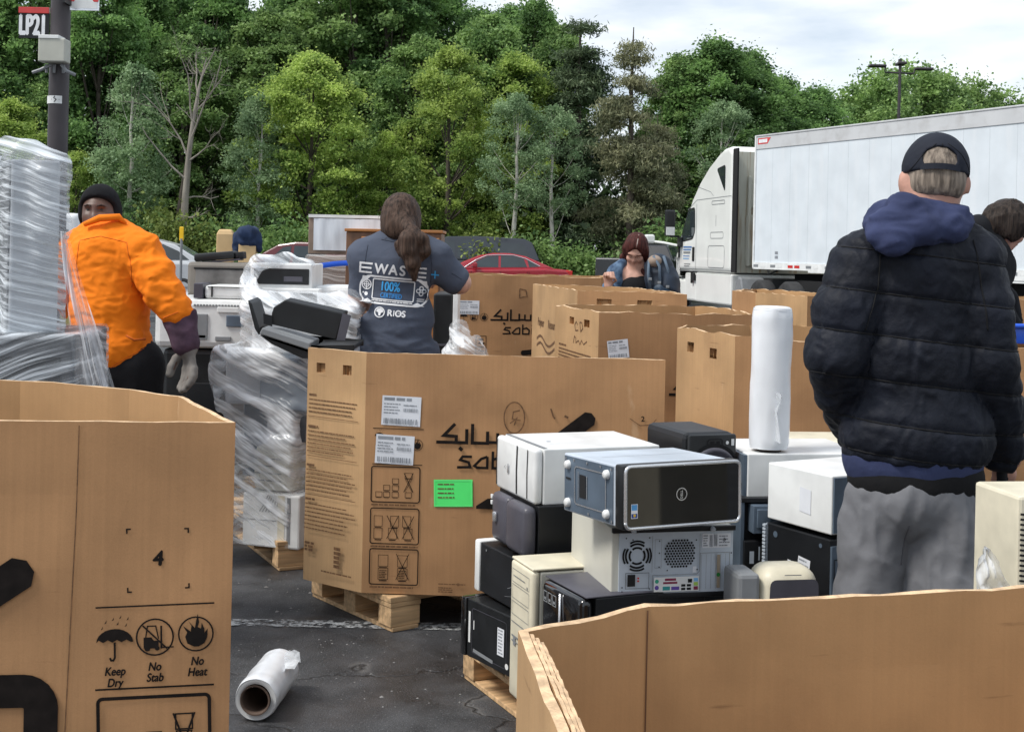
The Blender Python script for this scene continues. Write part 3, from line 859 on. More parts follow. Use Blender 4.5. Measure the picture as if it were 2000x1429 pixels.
# boxes of the rows behind
def ring_of(*p): return [(q.x, q.y) for q in p]
ZD = 1.225
dL, dF, dR, dC, dB = atz(1085, 595, ZD), atz(1170, 610, ZD), atz(1470, 614, ZD), atz(1425, 602, ZD), atz(1359, 597, ZD)
dE = atz(1108, 594.5, ZD)
box_d, mpd, Ld = gaylord('brown bulk box with pencilled writing and a tilted white label on its front',
    ring_of(dL, dF, dR, dC, dB, dE), 0.22, ZD, holes={0: [(.32, .42, .05, .09), (.62, .72, .05, .09)]}, seed=31., rough=.012, pale=(0,))
k = Ink(); k.mi = 1
k.stroke([(.50, -.085), (.47, -.07), (.44, -.09), (.46, -.12), (.51, -.115)], .007); k.stroke([(.54, -.07), (.56, -.12), (.60, -.10), (.58, -.07), (.54, -.07)], .007)
k.stroke([(.42, -.19), (.44, -.15), (.47, -.16), (.47, -.185), (.52, -.17), (.55, -.19), (.58, -.165), (.62, -.185), (.68, -.165)], .007)
for i, y in enumerate((.21, .30)): k.bars(.1, -y, .3, 1, .02, .011, i); k.bars(.1, -y-.025, .8, 4, .018, .008, 5+i, .1)
k.build('handwriting', [M['ink'], M['ink_soft']], box_d, mpd[0])
paper(box_d, mpd[1], .05, -.235, .16, -.14, 4, rot=.12)
k = Ink(); arabic(k, .38, -.42, .085); latin_word(k, .46, -.53, .07); bar(k, (.72, -.75), (.98, -.5), .06); k.build('printed_marks', [M['ink']], box_d, mpd[1])

ZE = 1.195
eL, eF = atz(1323, 638, ZE), atz(1436, 655, ZE)
eB = atz(1461, 634, ZE)
box_e, mpe, Le = gaylord('brown bulk box with two hand holes, right behind the standing film roll',
    [(eL.x, eL.y), (eF.x, eF.y), (1.78, 5.5), (1.98, 5.75), (1.95, 6.25), (1.75, 6.5), (eB.x, eB.y), (eL.x+.06, eL.y+.1)], 0.145,
    [ZE, ZE, ZE-.06, ZE-.05, ZE, ZE, ZE, ZE], holes={0: [(.12, .19, .06, .105), (.36, .43, .07, .115)]}, seed=41., rough=.011, pale=(0,))
# torn rim pieces of that box
tr_ = MB()
for px_, py_, w_, h_ in ((1562, 634, .11, .10), (1425, 655, .06, .07)):
    p = atz(px_, py_, ZE - .02) + V((0, -.02, 0)) - box_e.location
    tr_.add([p, p+V((w_*.5, -.05, -.01)), p+V((w_, -.01, .0)), p+V((w_*.8, -.03, -h_)), p+V((w_*.3, -.04, -h_*.7))], [(0, 1, 4), (1, 3, 4), (1, 2, 3)])
    tr_.add([p+V((0, .006, 0)), p+V((w_*.5, -.044, -.01)), p+V((w_, -.004, .0)), p+V((w_*.8, -.024, -h_)), p+V((w_*.3, -.034, -h_*.7))], [(0, 4, 1), (1, 4, 3), (1, 3, 2)])
tr_.build('torn_flap', M['card_lit'], box_e)

ZC = 1.2845
cL, cF, cR, cB = atz(1041, 554, ZC), atz(1128, 567, ZC), atz(1342, 574, ZC), atz(1231, 561, ZC)
box_c, mpc, Lc = gaylord('brown bulk box printed with a wavy swoosh, below the red-haired woman',
    ring_of(cL, cF, cR, cB), 0.25, ZC, holes={1: [(.13, .23, .05, .085), (.40, .50, .05, .085)]}, seed=51., mats=('card', 'card_edge', 'card_in'), rough=.008, pale=(0,))
k = Ink(); k.mi = 0
k.text('Polymer', .22, -.30, .06, .02, sx=.9); k.text('Resources', .62, -.30, .06, .02, sx=.9)
for o_ in (0, .05):
    k.stroke([(.2+t*.07, -.40-o_+.03*math.sin(t*.75)) for t in range(11)], .018)
k.build('printed_marks', [M['ink_soft']], box_c, mpc[0])

ZB = 1.33
bL = atz(893, 537, ZB)
box_b, mpb, Lb = gaylord('brown bulk box with a small white label and symbols, beside the t-shirt woman',
    [(bL.x, bL.y), (bL.x+1.15, bL.y+.12), (bL.x+1.4, bL.y+.45), (bL.x+1.2, bL.y+1.0), (bL.x+.0, bL.y+1.0), (bL.x-.05, bL.y+.3)], 0.3, ZB, seed=61., rough=.01)
k = Ink(); k.org = (0, 0)
arabic(k, .27, -.35, .085); latin_word(k, .37, -.46, .07)
umbrella(k, .06, -.33, .03); forklift(k, .14, -.33, .03); flame(k, .22, -.33, .03)
k.frame(.16, -.62, .24, -.48, .005); k.bars(.18, -.5, .23, 4, .03, .012, 2)
bar(k, (.52, -.61), (.8, -.58), .04)
k.mi = 1; k.stroke([(.50, -.10), (.50, -.17), (.56, -.16), (.55, -.11), (.50, -.10)], .008)
k.build('printed_marks', [M['ink'], M['ink_soft']], box_b, mpb[0])
paper(box_b, mpb[0], .02, -.31, .18, -.20, 6)

ZF = 1.25
fA, fB_ = atz(1476, 571, ZF), atz(1577, 579, ZF)
box_g, mpg, _ = gaylord('brown bulk box in front of the truck wheels',
    [(fA.x, fA.y), (fB_.x, fB_.y), (fB_.x+.5, fB_.y+.5), (fB_.x+.3, fB_.y+1.2), (fA.x+.2, fA.y+1.1), (fA.x-.1, fA.y+.5)], 0.145, ZF, seed=71., pale=(0,), rough=.01)
fC = atz(1568, 566, 1.3)
box_h, _, _ = gaylord('brown bulk box beside the truck, its top just left of the quilted jacket',
    [(fC.x+.36, fC.y+.7), (fC.x+1.5, fC.y+.6), (fC.x+1.7, fC.y+1.2), (fC.x+.5, fC.y+1.4)], .145, 1.34, seed=81., pale=(0,))
rA = atz(1955, 583, 1.27)
box_i, _, _ = gaylord('brown bulk box at the right edge, behind the blue tray',
    [(rA.x-.3, rA.y), (rA.x+1.1, rA.y-.1), (rA.x+1.2, rA.y+.9), (rA.x-.3, rA.y+.9)], .145, 1.27, seed=91.)
rB = atz(1950, 678, 1.15)
box_j, mpj, _ = gaylord('brown bulk box at the right edge, with the blue tray in it',
    [(rB.x-.25, rB.y), (rB.x+1.0, rB.y-.1), (rB.x+1.1, rB.y+.8), (rB.x-.25, rB.y+.8)], .145, 1.15, seed=97.)

# ------------------------------------------------------------------ pallets
def pallet(label, corner, ang, L=1.2, W=1.0, h=0.14, flip=False, seed=0):
    """block pallet; corner = near corner on the ground, ang = direction of its long side"""
    root = thing('wooden_pallet', label, 'pallet', (corner[0], corner[1], 0), ang, 'wooden pallets')
    rr = random.Random(seed)
    def bd(name, lo, hi):
        MB().box(lo, hi, .003).build(name, M['wood'], root)
    for x in (0.0, (L-.145)/2, L-.145):
        bd('base_board', (x+.01, 0, .001), (x+.135, W, .019))
        for y in (0.0, (W-.1)/2, W-.1): bd('block', (x+.003, y+.003, .0195), (x+.142, y+.097, .097))
        bd('stringer_board', (x, .001, .0975), (x+.145, W-.001, .1165))
    nb = 7
    for i in range(nb):
        y = i*(W-.1)/(nb-1)
        bd('deck_board', (-.002, y, .117), (L+.002, y+.1, .139 + rr.uniform(-.002, .002)))
    return root
pc0 = atz(762, 1236, 0)
pl = atz(606, 1165, 0)
ang = math.atan2(pl.y-pc0.y, pl.x-pc0.x)
# corner nearest the camera; one side runs to the left-back, the other to the right
r_ = pallet('pale wooden pallet under the main bulk box', (pc0.x, pc0.y), ang - PI/2, 1.15, (pl-pc0).length)

# loose chips and grit on the worn surface
rng = np.random.default_rng(77); vs, fs = [], []
for i in range(900):
    x, y = rng.uniform(-1.6, .6), rng.uniform(3.6, 6.6)
    if noise.noise(V((x*1.3, y*1.3, 4))) < -.05: continue
    r0 = rng.uniform(.002, .006) if rng.uniform() < .93 else rng.uniform(.007, .013); a0 = rng.uniform(0, 6.28); n0 = len(vs); h0 = r0*.45 + .001
    for j in range(5):
        a = a0 + j*1.2566; q = r0*rng.uniform(.6, 1.2); vs.append((x + q*math.cos(a), y + q*math.sin(a), .0005))
    vs.append((x, y, h0)); fs += [(n0+j, n0+(j+1) % 5, n0+5) for j in range(5)]
gt = mesh_obj('grit', vs, fs, pm('pale grit', (.16, .155, .15), r=.9, var=.5, vs=3)); tag(gt, kind='stuff')
# ------------------------------------------------------------------ the wood behind the car park
def leaf_mat(name, c0, c1, tr=0.3, vs=0.9, rnd=0.12):
    m = bpy.data.materials.new(name); m.use_nodes = True
    n, l, b = nodes_of(m)
    tc = n.new('ShaderNodeTexCoord')
    nz = n.new('ShaderNodeTexNoise'); nz.inputs['Scale'].default_value = vs; nz.inputs['Detail'].default_value = 3
    l.new(tc.outputs['Object'], nz.inputs['Vector'])
    n2 = n.new('ShaderNodeTexNoise'); n2.inputs['Scale'].default_value = 14; n2.inputs['Detail'].default_value = 1
    l.new(tc.outputs['Object'], n2.inputs['Vector'])
    av = n.new('ShaderNodeMath'); av.operation = 'MULTIPLY_ADD'; av.inputs[1].default_value = 0.55
    l.new(n2.outputs['Fac'], av.inputs[0])
    sb = n.new('ShaderNodeMath'); sb.operation = 'SUBTRACT'; sb.inputs[1].default_value = 0.27
    l.new(nz.outputs['Fac'], sb.inputs[0]); l.new(sb.outputs[0], av.inputs[2])
    rp = n.new('ShaderNodeValToRGB')
    rp.color_ramp.elements[0].position = 0.34; rp.color_ramp.elements[1].position = 0.66
    g0, g1 = sum(c0)/3, sum(c1)/3; c0 = tuple((x*.86 + g0*.14)*1.5 + .005 for x in c0); c1 = tuple(min(.68, (x*.86 + g1*.14)*1.5 + .008) for x in c1)
    rp.color_ramp.elements[0].color = (*c0, 1); rp.color_ramp.elements[1].color = (*c1, 1)
    l.new(av.outputs[0], rp.inputs['Fac'])
    oi = n.new('ShaderNodeObjectInfo'); hs = n.new('ShaderNodeHueSaturation')
    mr = n.new('ShaderNodeMapRange'); mr.inputs['To Min'].default_value = 1-rnd; mr.inputs['To Max'].default_value = 1+rnd
    l.new(oi.outputs['Random'], mr.inputs['Value']); l.new(mr.outputs[0], hs.inputs['Value']); l.new(rp.outputs['Color'], hs.inputs['Color'])
    l.new(hs.outputs['Color'], b.inputs['Base Color']); b.inputs['Roughness'].default_value = 0.55; b.inputs['Specular IOR Level'].default_value = 0.3
    t = n.new('ShaderNodeBsdfTranslucent'); mx = n.new('ShaderNodeMixShader'); mx.inputs['Fac'].default_value = tr
    l.new(hs.outputs['Color'], t.inputs['Color']); l.new(b.outputs[0], mx.inputs[1]); l.new(t.outputs[0], mx.inputs[2])
    l.new(mx.outputs[0], n['Material Output'].inputs['Surface'])
    return m
M['leaf_maple'] = leaf_mat('fresh maple leaves', (0.09, 0.17, 0.02), (0.36, 0.55, 0.08), .5)
M['leaf_dark'] = leaf_mat('dark green leaves', (0.045, 0.105, 0.028), (0.19, 0.34, 0.08), .45)
M['leaf_mid'] = leaf_mat('mid green leaves', (0.065, 0.135, 0.034), (0.22, 0.34, 0.085), .4)
M['leaf_aspen'] = leaf_mat('bluish aspen leaves', (0.085, 0.16, 0.065), (0.24, 0.35, 0.16), .4)
M['needle'] = leaf_mat('rusty pine needles', (0.07, 0.09, 0.04), (0.22, 0.22, 0.11), .3, 0.7)
M['needle_dark'] = leaf_mat('dark spruce needles', (0.03, 0.06, 0.026), (0.09, 0.13, 0.055), .2, 0.7)
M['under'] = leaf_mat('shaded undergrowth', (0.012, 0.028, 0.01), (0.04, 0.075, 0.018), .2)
M['shrub'] = leaf_mat('yellow green shrub leaves', (0.08, 0.12, 0.015), (0.20, 0.25, 0.04), .3)
M['bark'] = pm('grey brown bark', (0.085, 0.07, 0.055), r=0.9, var=0.35, vs=6, stretch=(1, 1, .25), bump=.5, bs=14)
M['bark_pale'] = pm('pale aspen bark', (0.42, 0.40, 0.35), r=0.85, var=0.35, vs=7, stretch=(1, 1, .5), lo=.3, hi=.55)
M['bark_dead'] = pm('bleached dead wood', (0.25, 0.225, 0.19), r=0.85, var=0.3, vs=5, stretch=(1, 1, .2))

def leaves(name, C, size, mat, parent, rng, aspect=0.62, up=0.5, jit=0.35):
    """many small folded leaf sprays: one mesh"""
    n = len(C)
    N = rng.normal(size=(n, 3)); N[:, 2] += up*2; N /= np.linalg.norm(N, axis=1)[:, None]
    A = rng.normal(size=(n, 3)); A -= N*(A*N).sum(1)[:, None]; A /= np.linalg.norm(A, axis=1)[:, None]
    B = np.cross(N, A)
    s = size*(1 + jit*rng.uniform(-1, 1, n))[:, None]
    v = np.stack([C - A*s*.5, C + B*s*aspect*.5 + N*s*.08, C + A*s*.5, C - B*s*aspect*.5 + N*s*.08], 1).reshape(-1, 3)
    me = bpy.data.meshes.new(name)
    me.vertices.add(4*n); me.vertices.foreach_set('co', v.astype(np.float32).ravel())
    me.loops.add(4*n); me.loops.foreach_set('vertex_index', np.arange(4*n, dtype=np.int32))
    me.polygons.add(n); me.polygons.foreach_set('loop_start', np.arange(0, 4*n, 4, dtype=np.int32))
    me.polygons.foreach_set('loop_total', np.full(n, 4, dtype=np.int32))
    me.materials.append(mat); me.update(calc_edges=True); me.validate()
    o = bpy.data.objects.new(name, me); col.objects.link(o)
    if parent: o.parent = parent
    return o

def limb(mb, p, d, L, r, rng, lvl, tips, bend=.35, split=3):
    pts, rs = [V(p)], [r]
    d = V(d).normalized()
    for i in range(4):
        d = (d + V(rng.normal(size=3))*bend*.35 + V((0, 0, .06))).normalized()
        pts.append(pts[-1] + d*L/4); rs.append(r*(1-.17*(i+1)))
    mb.tube(pts, rs, 6 if lvl else 9, caps=False)
    tips.append(pts[-1])
    if lvl < 2:
        for j in range(split):
            i = 1 + rng.integers(0, 4) if lvl else rng.integers(1, 5)
            q = pts[i]; e = (d*.75 + V(rng.normal(size=3))*.75).normalized()
            limb(mb, q, e, L*rng.uniform(.4, .65), rs[i]*.6, rng, lvl+1, tips, bend, split)

def broadleaf(seed, h, rx, z0, mat, bark, nclump, per, lsize, clr=(.35, .8), shape=1.0, flat=.6, open_=0.0):
    rng = np.random.default_rng(seed)
    root = thing('leafy_tree', 'tree', 'tree')
    mb = MB(); tips = []
    pts = [V((0, 0, 0))]; lean = V(rng.normal(size=3))*.02
    for i in range(6): pts.append(pts[-1] + V((lean.x + rng.normal()*.05, lean.y + rng.normal()*.05, h*.86/6)))
    r0 = .016*h + .03
    mb.tube(pts, [r0*(1-.8*(i/6)**.8) for i in range(7)], 10, caps=False)
    cent = np.zeros((nclump, 3))
    for i in range(nclump):
        t = rng.uniform(0, 1); ang_ = rng.uniform(0, 2*PI)
        prof = math.sin(PI*min(1, max(.02, .06 + .94*t)))**.6 * (1 - .35*shape*(t-.4)) if shape else 1
        rad = rx*prof*rng.uniform(.25, 1)**.55
        cent[i] = (rad*math.cos(ang_), rad*math.sin(ang_), z0 + (h - z0)*t)
    for i in range(0, nclump, max(1, nclump//(14 if open_ else 26))):
        c = V(cent[i]); k = max(1, min(5, int(c.z/(h*.86)*6*(.92 if open_ else .75)))); q = pts[k]
        m_ = q.lerp(c, .5) + V((0, 0, -.06*(c-q).length))
        mb.tube([q, m_, c], [r0*(.2 if open_ else .32)*(1-k/9), r0*(.12 if open_ else .2)*(1-k/9), .010], 6, caps=False)
    mb.build('trunk', bark, root, smooth=True, recalc=False)
    cr = rng.uniform(*clr, nclump)
    C = []
    for i in range(nclump):
        n_ = int(per*cr[i]**1.5*2.2*(1-open_*rng.uniform()))
        g_ = rng.normal(size=(n_, 3)); g_ /= np.linalg.norm(g_, axis=1)[:, None]
        g_ *= (np.abs(rng.normal(0, .36, n_)) + .42*rng.uniform(0, 1, n_))[:, None]*cr[i]*rng.uniform(.7, 1.45, 3)
        g_[:, 2] *= flat; g_[:, 2] -= .25*(g_[:, 0]**2 + g_[:, 1]**2)/cr[i]*.6
        C.append(cent[i] + g_)
    leaves('crown', np.concatenate(C), lsize, mat, root, rng)
    return root

def conifer(seed, h, r, mat, bark, z0=.12, n=46, dens=1.0):
    rng = np.random.default_rng(seed)
    root = thing('conifer_tree', 'conifer', 'tree')
    mb = MB(); mb.tube([(0, 0, 0), (.04, .02, h*.4), (-.03, .03, h*.75), (0, 0, h)], [.18, .14, .08, .02], 9, caps=False)
    C = []
    for i in range(n):
        t = rng.uniform(z0, .98); a = rng.uniform(0, 2*PI); L = r*(1-t)**.65*rng.uniform(.55, 1.1) + .25
        z = t*h; e = V((math.cos(a)*L, math.sin(a)*L, z - .18*L + .1))
        mid = V((math.cos(a)*L*.5, math.sin(a)*L*.5, z + .12*L))
        mb.tube([(0, 0, z), mid, e], [.045*(1-t)+.015, .03*(1-t)+.01, .008], 5, caps=False)
        for k in range(int(9*L*dens) + 3):
            u = rng.uniform(.25, 1.05); c = V((0, 0, z)).lerp(mid, min(1, 2*u)) if u < .5 else mid.lerp(e, 2*u-1)
            m_ = 34; g_ = rng.normal(size=(m_, 3))*[.26, .26, .09]; C.append(np.array(c) + g_ + [0, 0, -.05])
    mb.build('trunk', bark, root, smooth=True, recalc=False)
    leaves('crown', np.concatenate(C), .19, mat, root, rng, aspect=.22, up=.3)
    return root

def snag():
    rng = np.random.default_rng(5)
    root = thing('bare_tree', 'leafless grey tree with forked bare branches in front of the wood', 'tree')
    mb = MB()
    P = [(-.05, 0, 0), (.0, 0, 1.5), (.05, 0, 3), (.12, .05, 4.4), (.25, 0, 5.5), (.42, 0, 6.6), (.62, .1, 7.6)]
    mb.tube(P, [.15, .135, .115, .09, .07, .045, .015], 9, caps=False); mb.build('trunk', M['bark_dead'], root, smooth=True, recalc=False)
    br = MB(); tips = []
    for z, d, L in ((3.6, (-.75, .1, .8), 2.6), (4.2, (.6, .2, .5), 1.5), (4.3, (-.35, 0, 1), 2.6), (4.9, (.5, -.2, .9), 2.3), (5.4, (-.3, .1, .9), 2.2), (5.8, (.8, 0, .7), 2.0),
                    (6.4, (-.5, .2, .9), 1.5), (3.0, (.8, .1, .2), 1.1), (2.4, (.7, -.3, -.15), .8), (6.6, (.4, 0, .9), 1.4)):
        x = np.interp(z, [p[2] for p in P], [p[0] for p in P]); limb(br, (x, 0, z), d, L, .036, rng, 0, tips, .5, 4)
    br.build('bare_branches', M['bark_dead'], root, smooth=True, recalc=False)
    s_ = MB(); s_.tube([(-.38, .3, 0), (-.3, .3, 1.6), (-.12, .25, 3.2), (0, .2, 4.2)], [.15, .13, .09, .03], 8, caps=False); s_.build('second_stem', M['bark'], root, smooth=True, recalc=False)
    return root

def put(o, px, d, top, h0, rz=0.0, label=None, group=None, wide=1.0):
    q = at(px, top, d)
    s = q.z/h0
    o.location = (q.x, d, -.02); o.scale = (s*wide, s*wide, s); o.rotation_euler = (0, 0, rz)
    if label: o['label'] = label
    if group: o['group'] = group
    return o
def again(o, *a, **k):
    c = clone(o, (0, 0, 0), 0)
    c.pop('group', None) if hasattr(c, 'pop') else None
    return put(c, *a, **k)

tree_maple = broadleaf(1, 9.0, 2.9, 1.6, M['leaf_maple'], M['bark'], 130, 330, .135, (.45, .95), .8, .55)
tree_lush = broadleaf(2, 9.0, 2.2, 1.4, M['leaf_maple'], M['bark'], 115, 290, .125, (.4, .8), .6, .6)
tree_dark = broadleaf(3, 13.0, 2.7, 1.2, M['leaf_dark'], M['bark'], 165, 280, .165, (.5, 1.0), .5, .65)
tree_mid = broadleaf(4, 13.0, 2.9, 1.8, M['leaf_mid'], M['bark'], 155, 280, .165, (.5, 1.05), .7, .55)
tree_aspen = broadleaf(5, 8.0, 1.35, 1.5, M['leaf_aspen'], M['bark_pale'], 120, 240, .105, (.34, .7), .4, .7, .3)
tree_thin = broadleaf(6, 9.0, 1.9, 3.6, M['leaf_aspen'], M['bark_pale'], 66, 210, .11, (.35, .75), .3, .6, .4)
tree_far = broadleaf(7, 9.5, 2.6, 1.0, M['leaf_mid'], M['bark'], 105, 170, .17, (.4, .8), .5, .7, .5)
pine = conifer(8, 8.5, 1.9, M['needle'], M['bark'], n=60)
spruce = conifer(9, 9.0, 1.7, M['needle_dark'], M['bark'], n=70, dens=1.2)
dead = snag()

put(dead, 366, 43.8, 62, 8.4)
put(tree_maple, 612, 46.5, 92, 9.4, .4, 'broad bright yellow green maple crown left of the t-shirt woman, behind the parked cars')
put(tree_lush, 885, 47, 82, 9.3, 1.2, 'tall bright green tree behind the head of the t-shirt woman')
put(tree_aspen, 262, 44.5, 118, 8.2, .3, 'slender bluish green aspen between the lamp post and the bare tree')
again(tree_aspen, 508, 45, 180, 8.2, 2.1, label='slender bluish aspen between the bare tree and the bright maple')
put(tree_thin, 1005, 44, 175, 9.2, .2, 'thin leafed tree with a pale trunk above the red sedan')
again(tree_thin, 1088, 44.6, 200, 9.2, 3.3, label='thin leafed tree with a pale trunk above the tail of the red sedan')
put(pine, 1238, 45, 40, 8.7, .5, 'tall olive brown pine with sagging branches left of the lorry cab', wide=.8)
again(pine, 1285, 46.5, 215, 8.7, 2.5, label='short olive brown pine touching the rear of the lorry cab roof')
put(tree_dark, 60, 51, -170, 13.4, .7, 'dark leafy tree behind the lamp post sign, rising out of the picture')
put(tree_mid, 690, 55, -150, 13.4, 1.9, 'tall mid green tree above the bright maple, cut by the top of the picture')
put(spruce, 1135, 52, 25, 9.2, .1, 'dark spruce behind the pale trunks, its tip against the sky')
put(tree_far, 1720, 66, 112, 9.9, .5, 'loose airy tree right behind the far lamp, its twigs against the sky')
BACK = 'trees of the dense wood behind the car park'
bl = 'dense dark green tree deep in the wood behind the parked cars'
rr = random.Random(4)
for px, d, top in ((-70, 50, -120), (190, 50.5, -110), (275, 54, -40), (330, 57, -130), (430, 55, -60), (470, 60, 25), (560, 57, -40), (620, 60, -120), (780, 56, -120), (850, 59, -60),
                   (745, 61, -90), (930, 57, 15), (1045, 56, -5), (1000, 61, 10), (120, 58, -100), (-10, 58, -60), (390, 62, -60), (-160, 52, -150), (-260, 50, -100)):
    again(tree_dark, px, d, top, 13.4, rr.uniform(0, 6), label=bl, group=BACK, wide=rr.uniform(.85, 1.15))
ml = 'mid green leafy tree standing in the wood behind the parked cars'
for px, d, top in ((960, 54, 20), (520, 53, 10), (820, 52, 60), (1330, 53, 100), (1100, 55, 40), (360, 51, 60), (90, 49, 150), (-120, 48, 40)):
    again(tree_mid, px, d, top, 13.4, rr.uniform(0, 6), label=ml, group='mid green trees of the wood', wide=rr.uniform(.9, 1.2))
rl = 'rounded green tree of the row rising behind the white trailer'
for px, d, top in ((1395, 53, 72), (1465, 55, 95), (1535, 60, 150), (1600, 63, 168), (1440, 58, 150), (1340, 57, 140)):
    again(tree_dark, px, d, top, 13.4, rr.uniform(0, 6), label=rl, group='dark trees behind the trailer', wide=1.25)
fl2 = 'loose airy tree far beyond the trailer roof'
for px, d, top in ((1655, 66, 165), (1780, 68, 105), (1845, 68, 128), (1905, 70, 135), (1960, 70, 160), (2040, 70, 150), (1690, 72, 150), (1820, 73, 120), (2120, 70, 140), (2200, 68, 120), (1580, 70, 175), (1750, 64, 185), (1880, 66, 190), (1990, 66, 200)):
    again(tree_far, px, d, top, 9.9, rr.uniform(0, 6), label=fl2, group='airy trees beyond the trailer', wide=rr.uniform(.9, 1.2))
again(tree_lush, 25, 46, 185, 9.3, 2.0, label='bright green tree low at the left edge, behind the wrapped tower', wide=1.1)
again(tree_lush, 150, 45, 290, 9.3, 3.0, label='low light green tree between the lamp post and the black beanie', wide=1.1)
again(tree_lush, 1010, 52, 95, 9.3, 4.0, label='light green tree behind the pale trunked thin trees', wide=1.0)
again(tree_thin, 1420, 49, 190, 9.2, 1.3, label='thin leafed tree just above the lorry sleeper roof')
again(tree_maple, 760, 48, 250, 9.4, 1.3, label='low bright maple at the right foot of the broad maple', wide=.8)

# low shrubs on the verge
def shrub(seed, mat, n=4200):
    rng = np.random.default_rng(seed); root = thing('verge_shrub', 'shrub', 'shrub')
    mb = MB(); C = []
    for i in range(16):
        a, r_, z = rng.uniform(0, 2*PI), rng.uniform(.1, .8), rng.uniform(.3, 1.25)
        c = V((r_*math.cos(a), r_*math.sin(a), z)); mb.tube([(0, 0, 0), c*.5 + V((0, 0, .1)), c], [.03, .02, .008], 5, caps=False)
        g_ = rng.normal(size=(n//16, 3))*[.24, .24, .17]; C.append(np.array(c) + g_)
    mb.build('stems', M['bark'], root, recalc=False); leaves('foliage', np.concatenate(C), .10, mat, root, rng)
    return root
sh = shrub(21, M['shrub']); sh2 = shrub(22, M['leaf_mid'])
put(sh, 333, 43, 385, 1.55, 0, 'yellow green shrub at the foot of the bare tree', wide=.75)
put(sh2, 1280, 43.3, 430, 1.5, .4, 'dark shrub left of the lorry mirror')
for o_, px, top, lb in ((sh, 392, 440, 'low yellow green shrub behind the left concrete bollard'), (sh, 60, 430, 'low yellow green shrub behind the wrapped tower'), (sh2, 470, 425, 'dark shrub behind the bollard with the blue jacket'), (sh2, 545, 430, 'dark shrub behind the maroon car'),
                         (sh2, 1150, 480, 'low green shrub behind the black pickup tailgate'), (sh2, 1065, 455, 'dark shrub at the foot of the thin pale trunks'), (sh, 930, 445, 'pale green shrub behind the dark pickup cap'), (sh2, 240, 420, 'dark shrub behind the orange shirt'), (sh2, 700, 430, 'dark shrub behind the plastic covered panel')):
    again(o_, px, 43.3, top, 1.5, px*.37, label=lb)
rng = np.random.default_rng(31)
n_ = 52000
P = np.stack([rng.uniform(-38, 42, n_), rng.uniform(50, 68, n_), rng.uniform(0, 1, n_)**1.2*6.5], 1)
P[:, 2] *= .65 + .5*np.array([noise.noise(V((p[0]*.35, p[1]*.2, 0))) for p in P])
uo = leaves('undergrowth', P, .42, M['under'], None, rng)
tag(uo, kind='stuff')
# ------------------------------------------------------------------ vehicles, poles, posts
def car_paint(name, c, r=.25): return pm(name, c, r=r, var=.06, vs=3, coat=.35)
M['car_red'] = car_paint('metallic red paint', (.33, .018, .03))
M['car_maroon'] = car_paint('maroon paint', (.10, .012, .016))
M['car_black'] = car_paint('black car paint', (.014, .015, .018))
M['car_dark'] = car_paint('dark slate paint', (.03, .036, .045))
M['car_silver'] = car_paint('silver paint', (.50, .52, .54), .3)
M['car_white'] = car_paint('white car paint', (.72, .73, .74), .3)
M['glass'] = pm('tinted car glass', (.03, .04, .045), r=.05, var=.2, vs=1.5, coat=.5)
M['glass_pale'] = pm('reflecting windscreen', (.22, .27, .30), r=.08, var=.35, vs=1.6, coat=.5)
M['lamp_red'] = pm('red tail lamp', (.55, .02, .015), r=.2, var=.1, coat=.5)
M['lamp_clear'] = pm('clear head lamp', (.6, .62, .64), r=.12, var=.1, coat=.5)
M['truck'] = pm('white lorry paint', (.80, .81, .78), r=.32, var=.05, vs=1.3, coat=.3)
def streaky(name, c, stain, lo, hi, sx=4.0, sz=.35, amt=.85):
    m = pm(name, c, r=.42, var=.05, vs=2)
    n, l, b = nodes_of(m)
    src = b.inputs['Base Color'].links[0].from_socket
    tc = n.new('ShaderNodeTexCoord'); mp = n.new('ShaderNodeMapping'); mp.inputs['Scale'].default_value = (sx, sx, sz)
    nz = n.new('ShaderNodeTexNoise'); nz.inputs['Scale'].default_value = 1.6; nz.inputs['Detail'].default_value = 7
    l.new(tc.outputs['Object'], mp.inputs['Vector']); l.new(mp.outputs[0], nz.inputs['Vector'])
    mr = n.new('ShaderNodeMapRange'); mr.inputs['From Min'].default_value = lo; mr.inputs['From Max'].default_value = hi; mr.inputs['To Max'].default_value = amt
    l.new(nz.outputs['Fac'], mr.inputs['Value'])
    mx = n.new('ShaderNodeMixRGB'); mx.inputs['Color2'].default_value = (*stain, 1)
    l.new(mr.outputs[0], mx.inputs['Fac']); l.new(src, mx.inputs['Color1']); l.new(mx.outputs['Color'], b.inputs['Base Color'])
    return m
M['cab_rear'] = streaky('stained cab rear wall', (.58, .57, .48), (.30, .15, .03), .5, .68, 6, .5)
M['trailer'] = streaky('dusty white trailer side', (.66, .71, .75), (.76, .78, .80), .5, .75, 2.4, .5, .5)
M['trailer_rail'] = streaky('grey aluminium rail', (.55, .56, .57), (.36, .35, .34), .5, .7, 2, 2, .5)

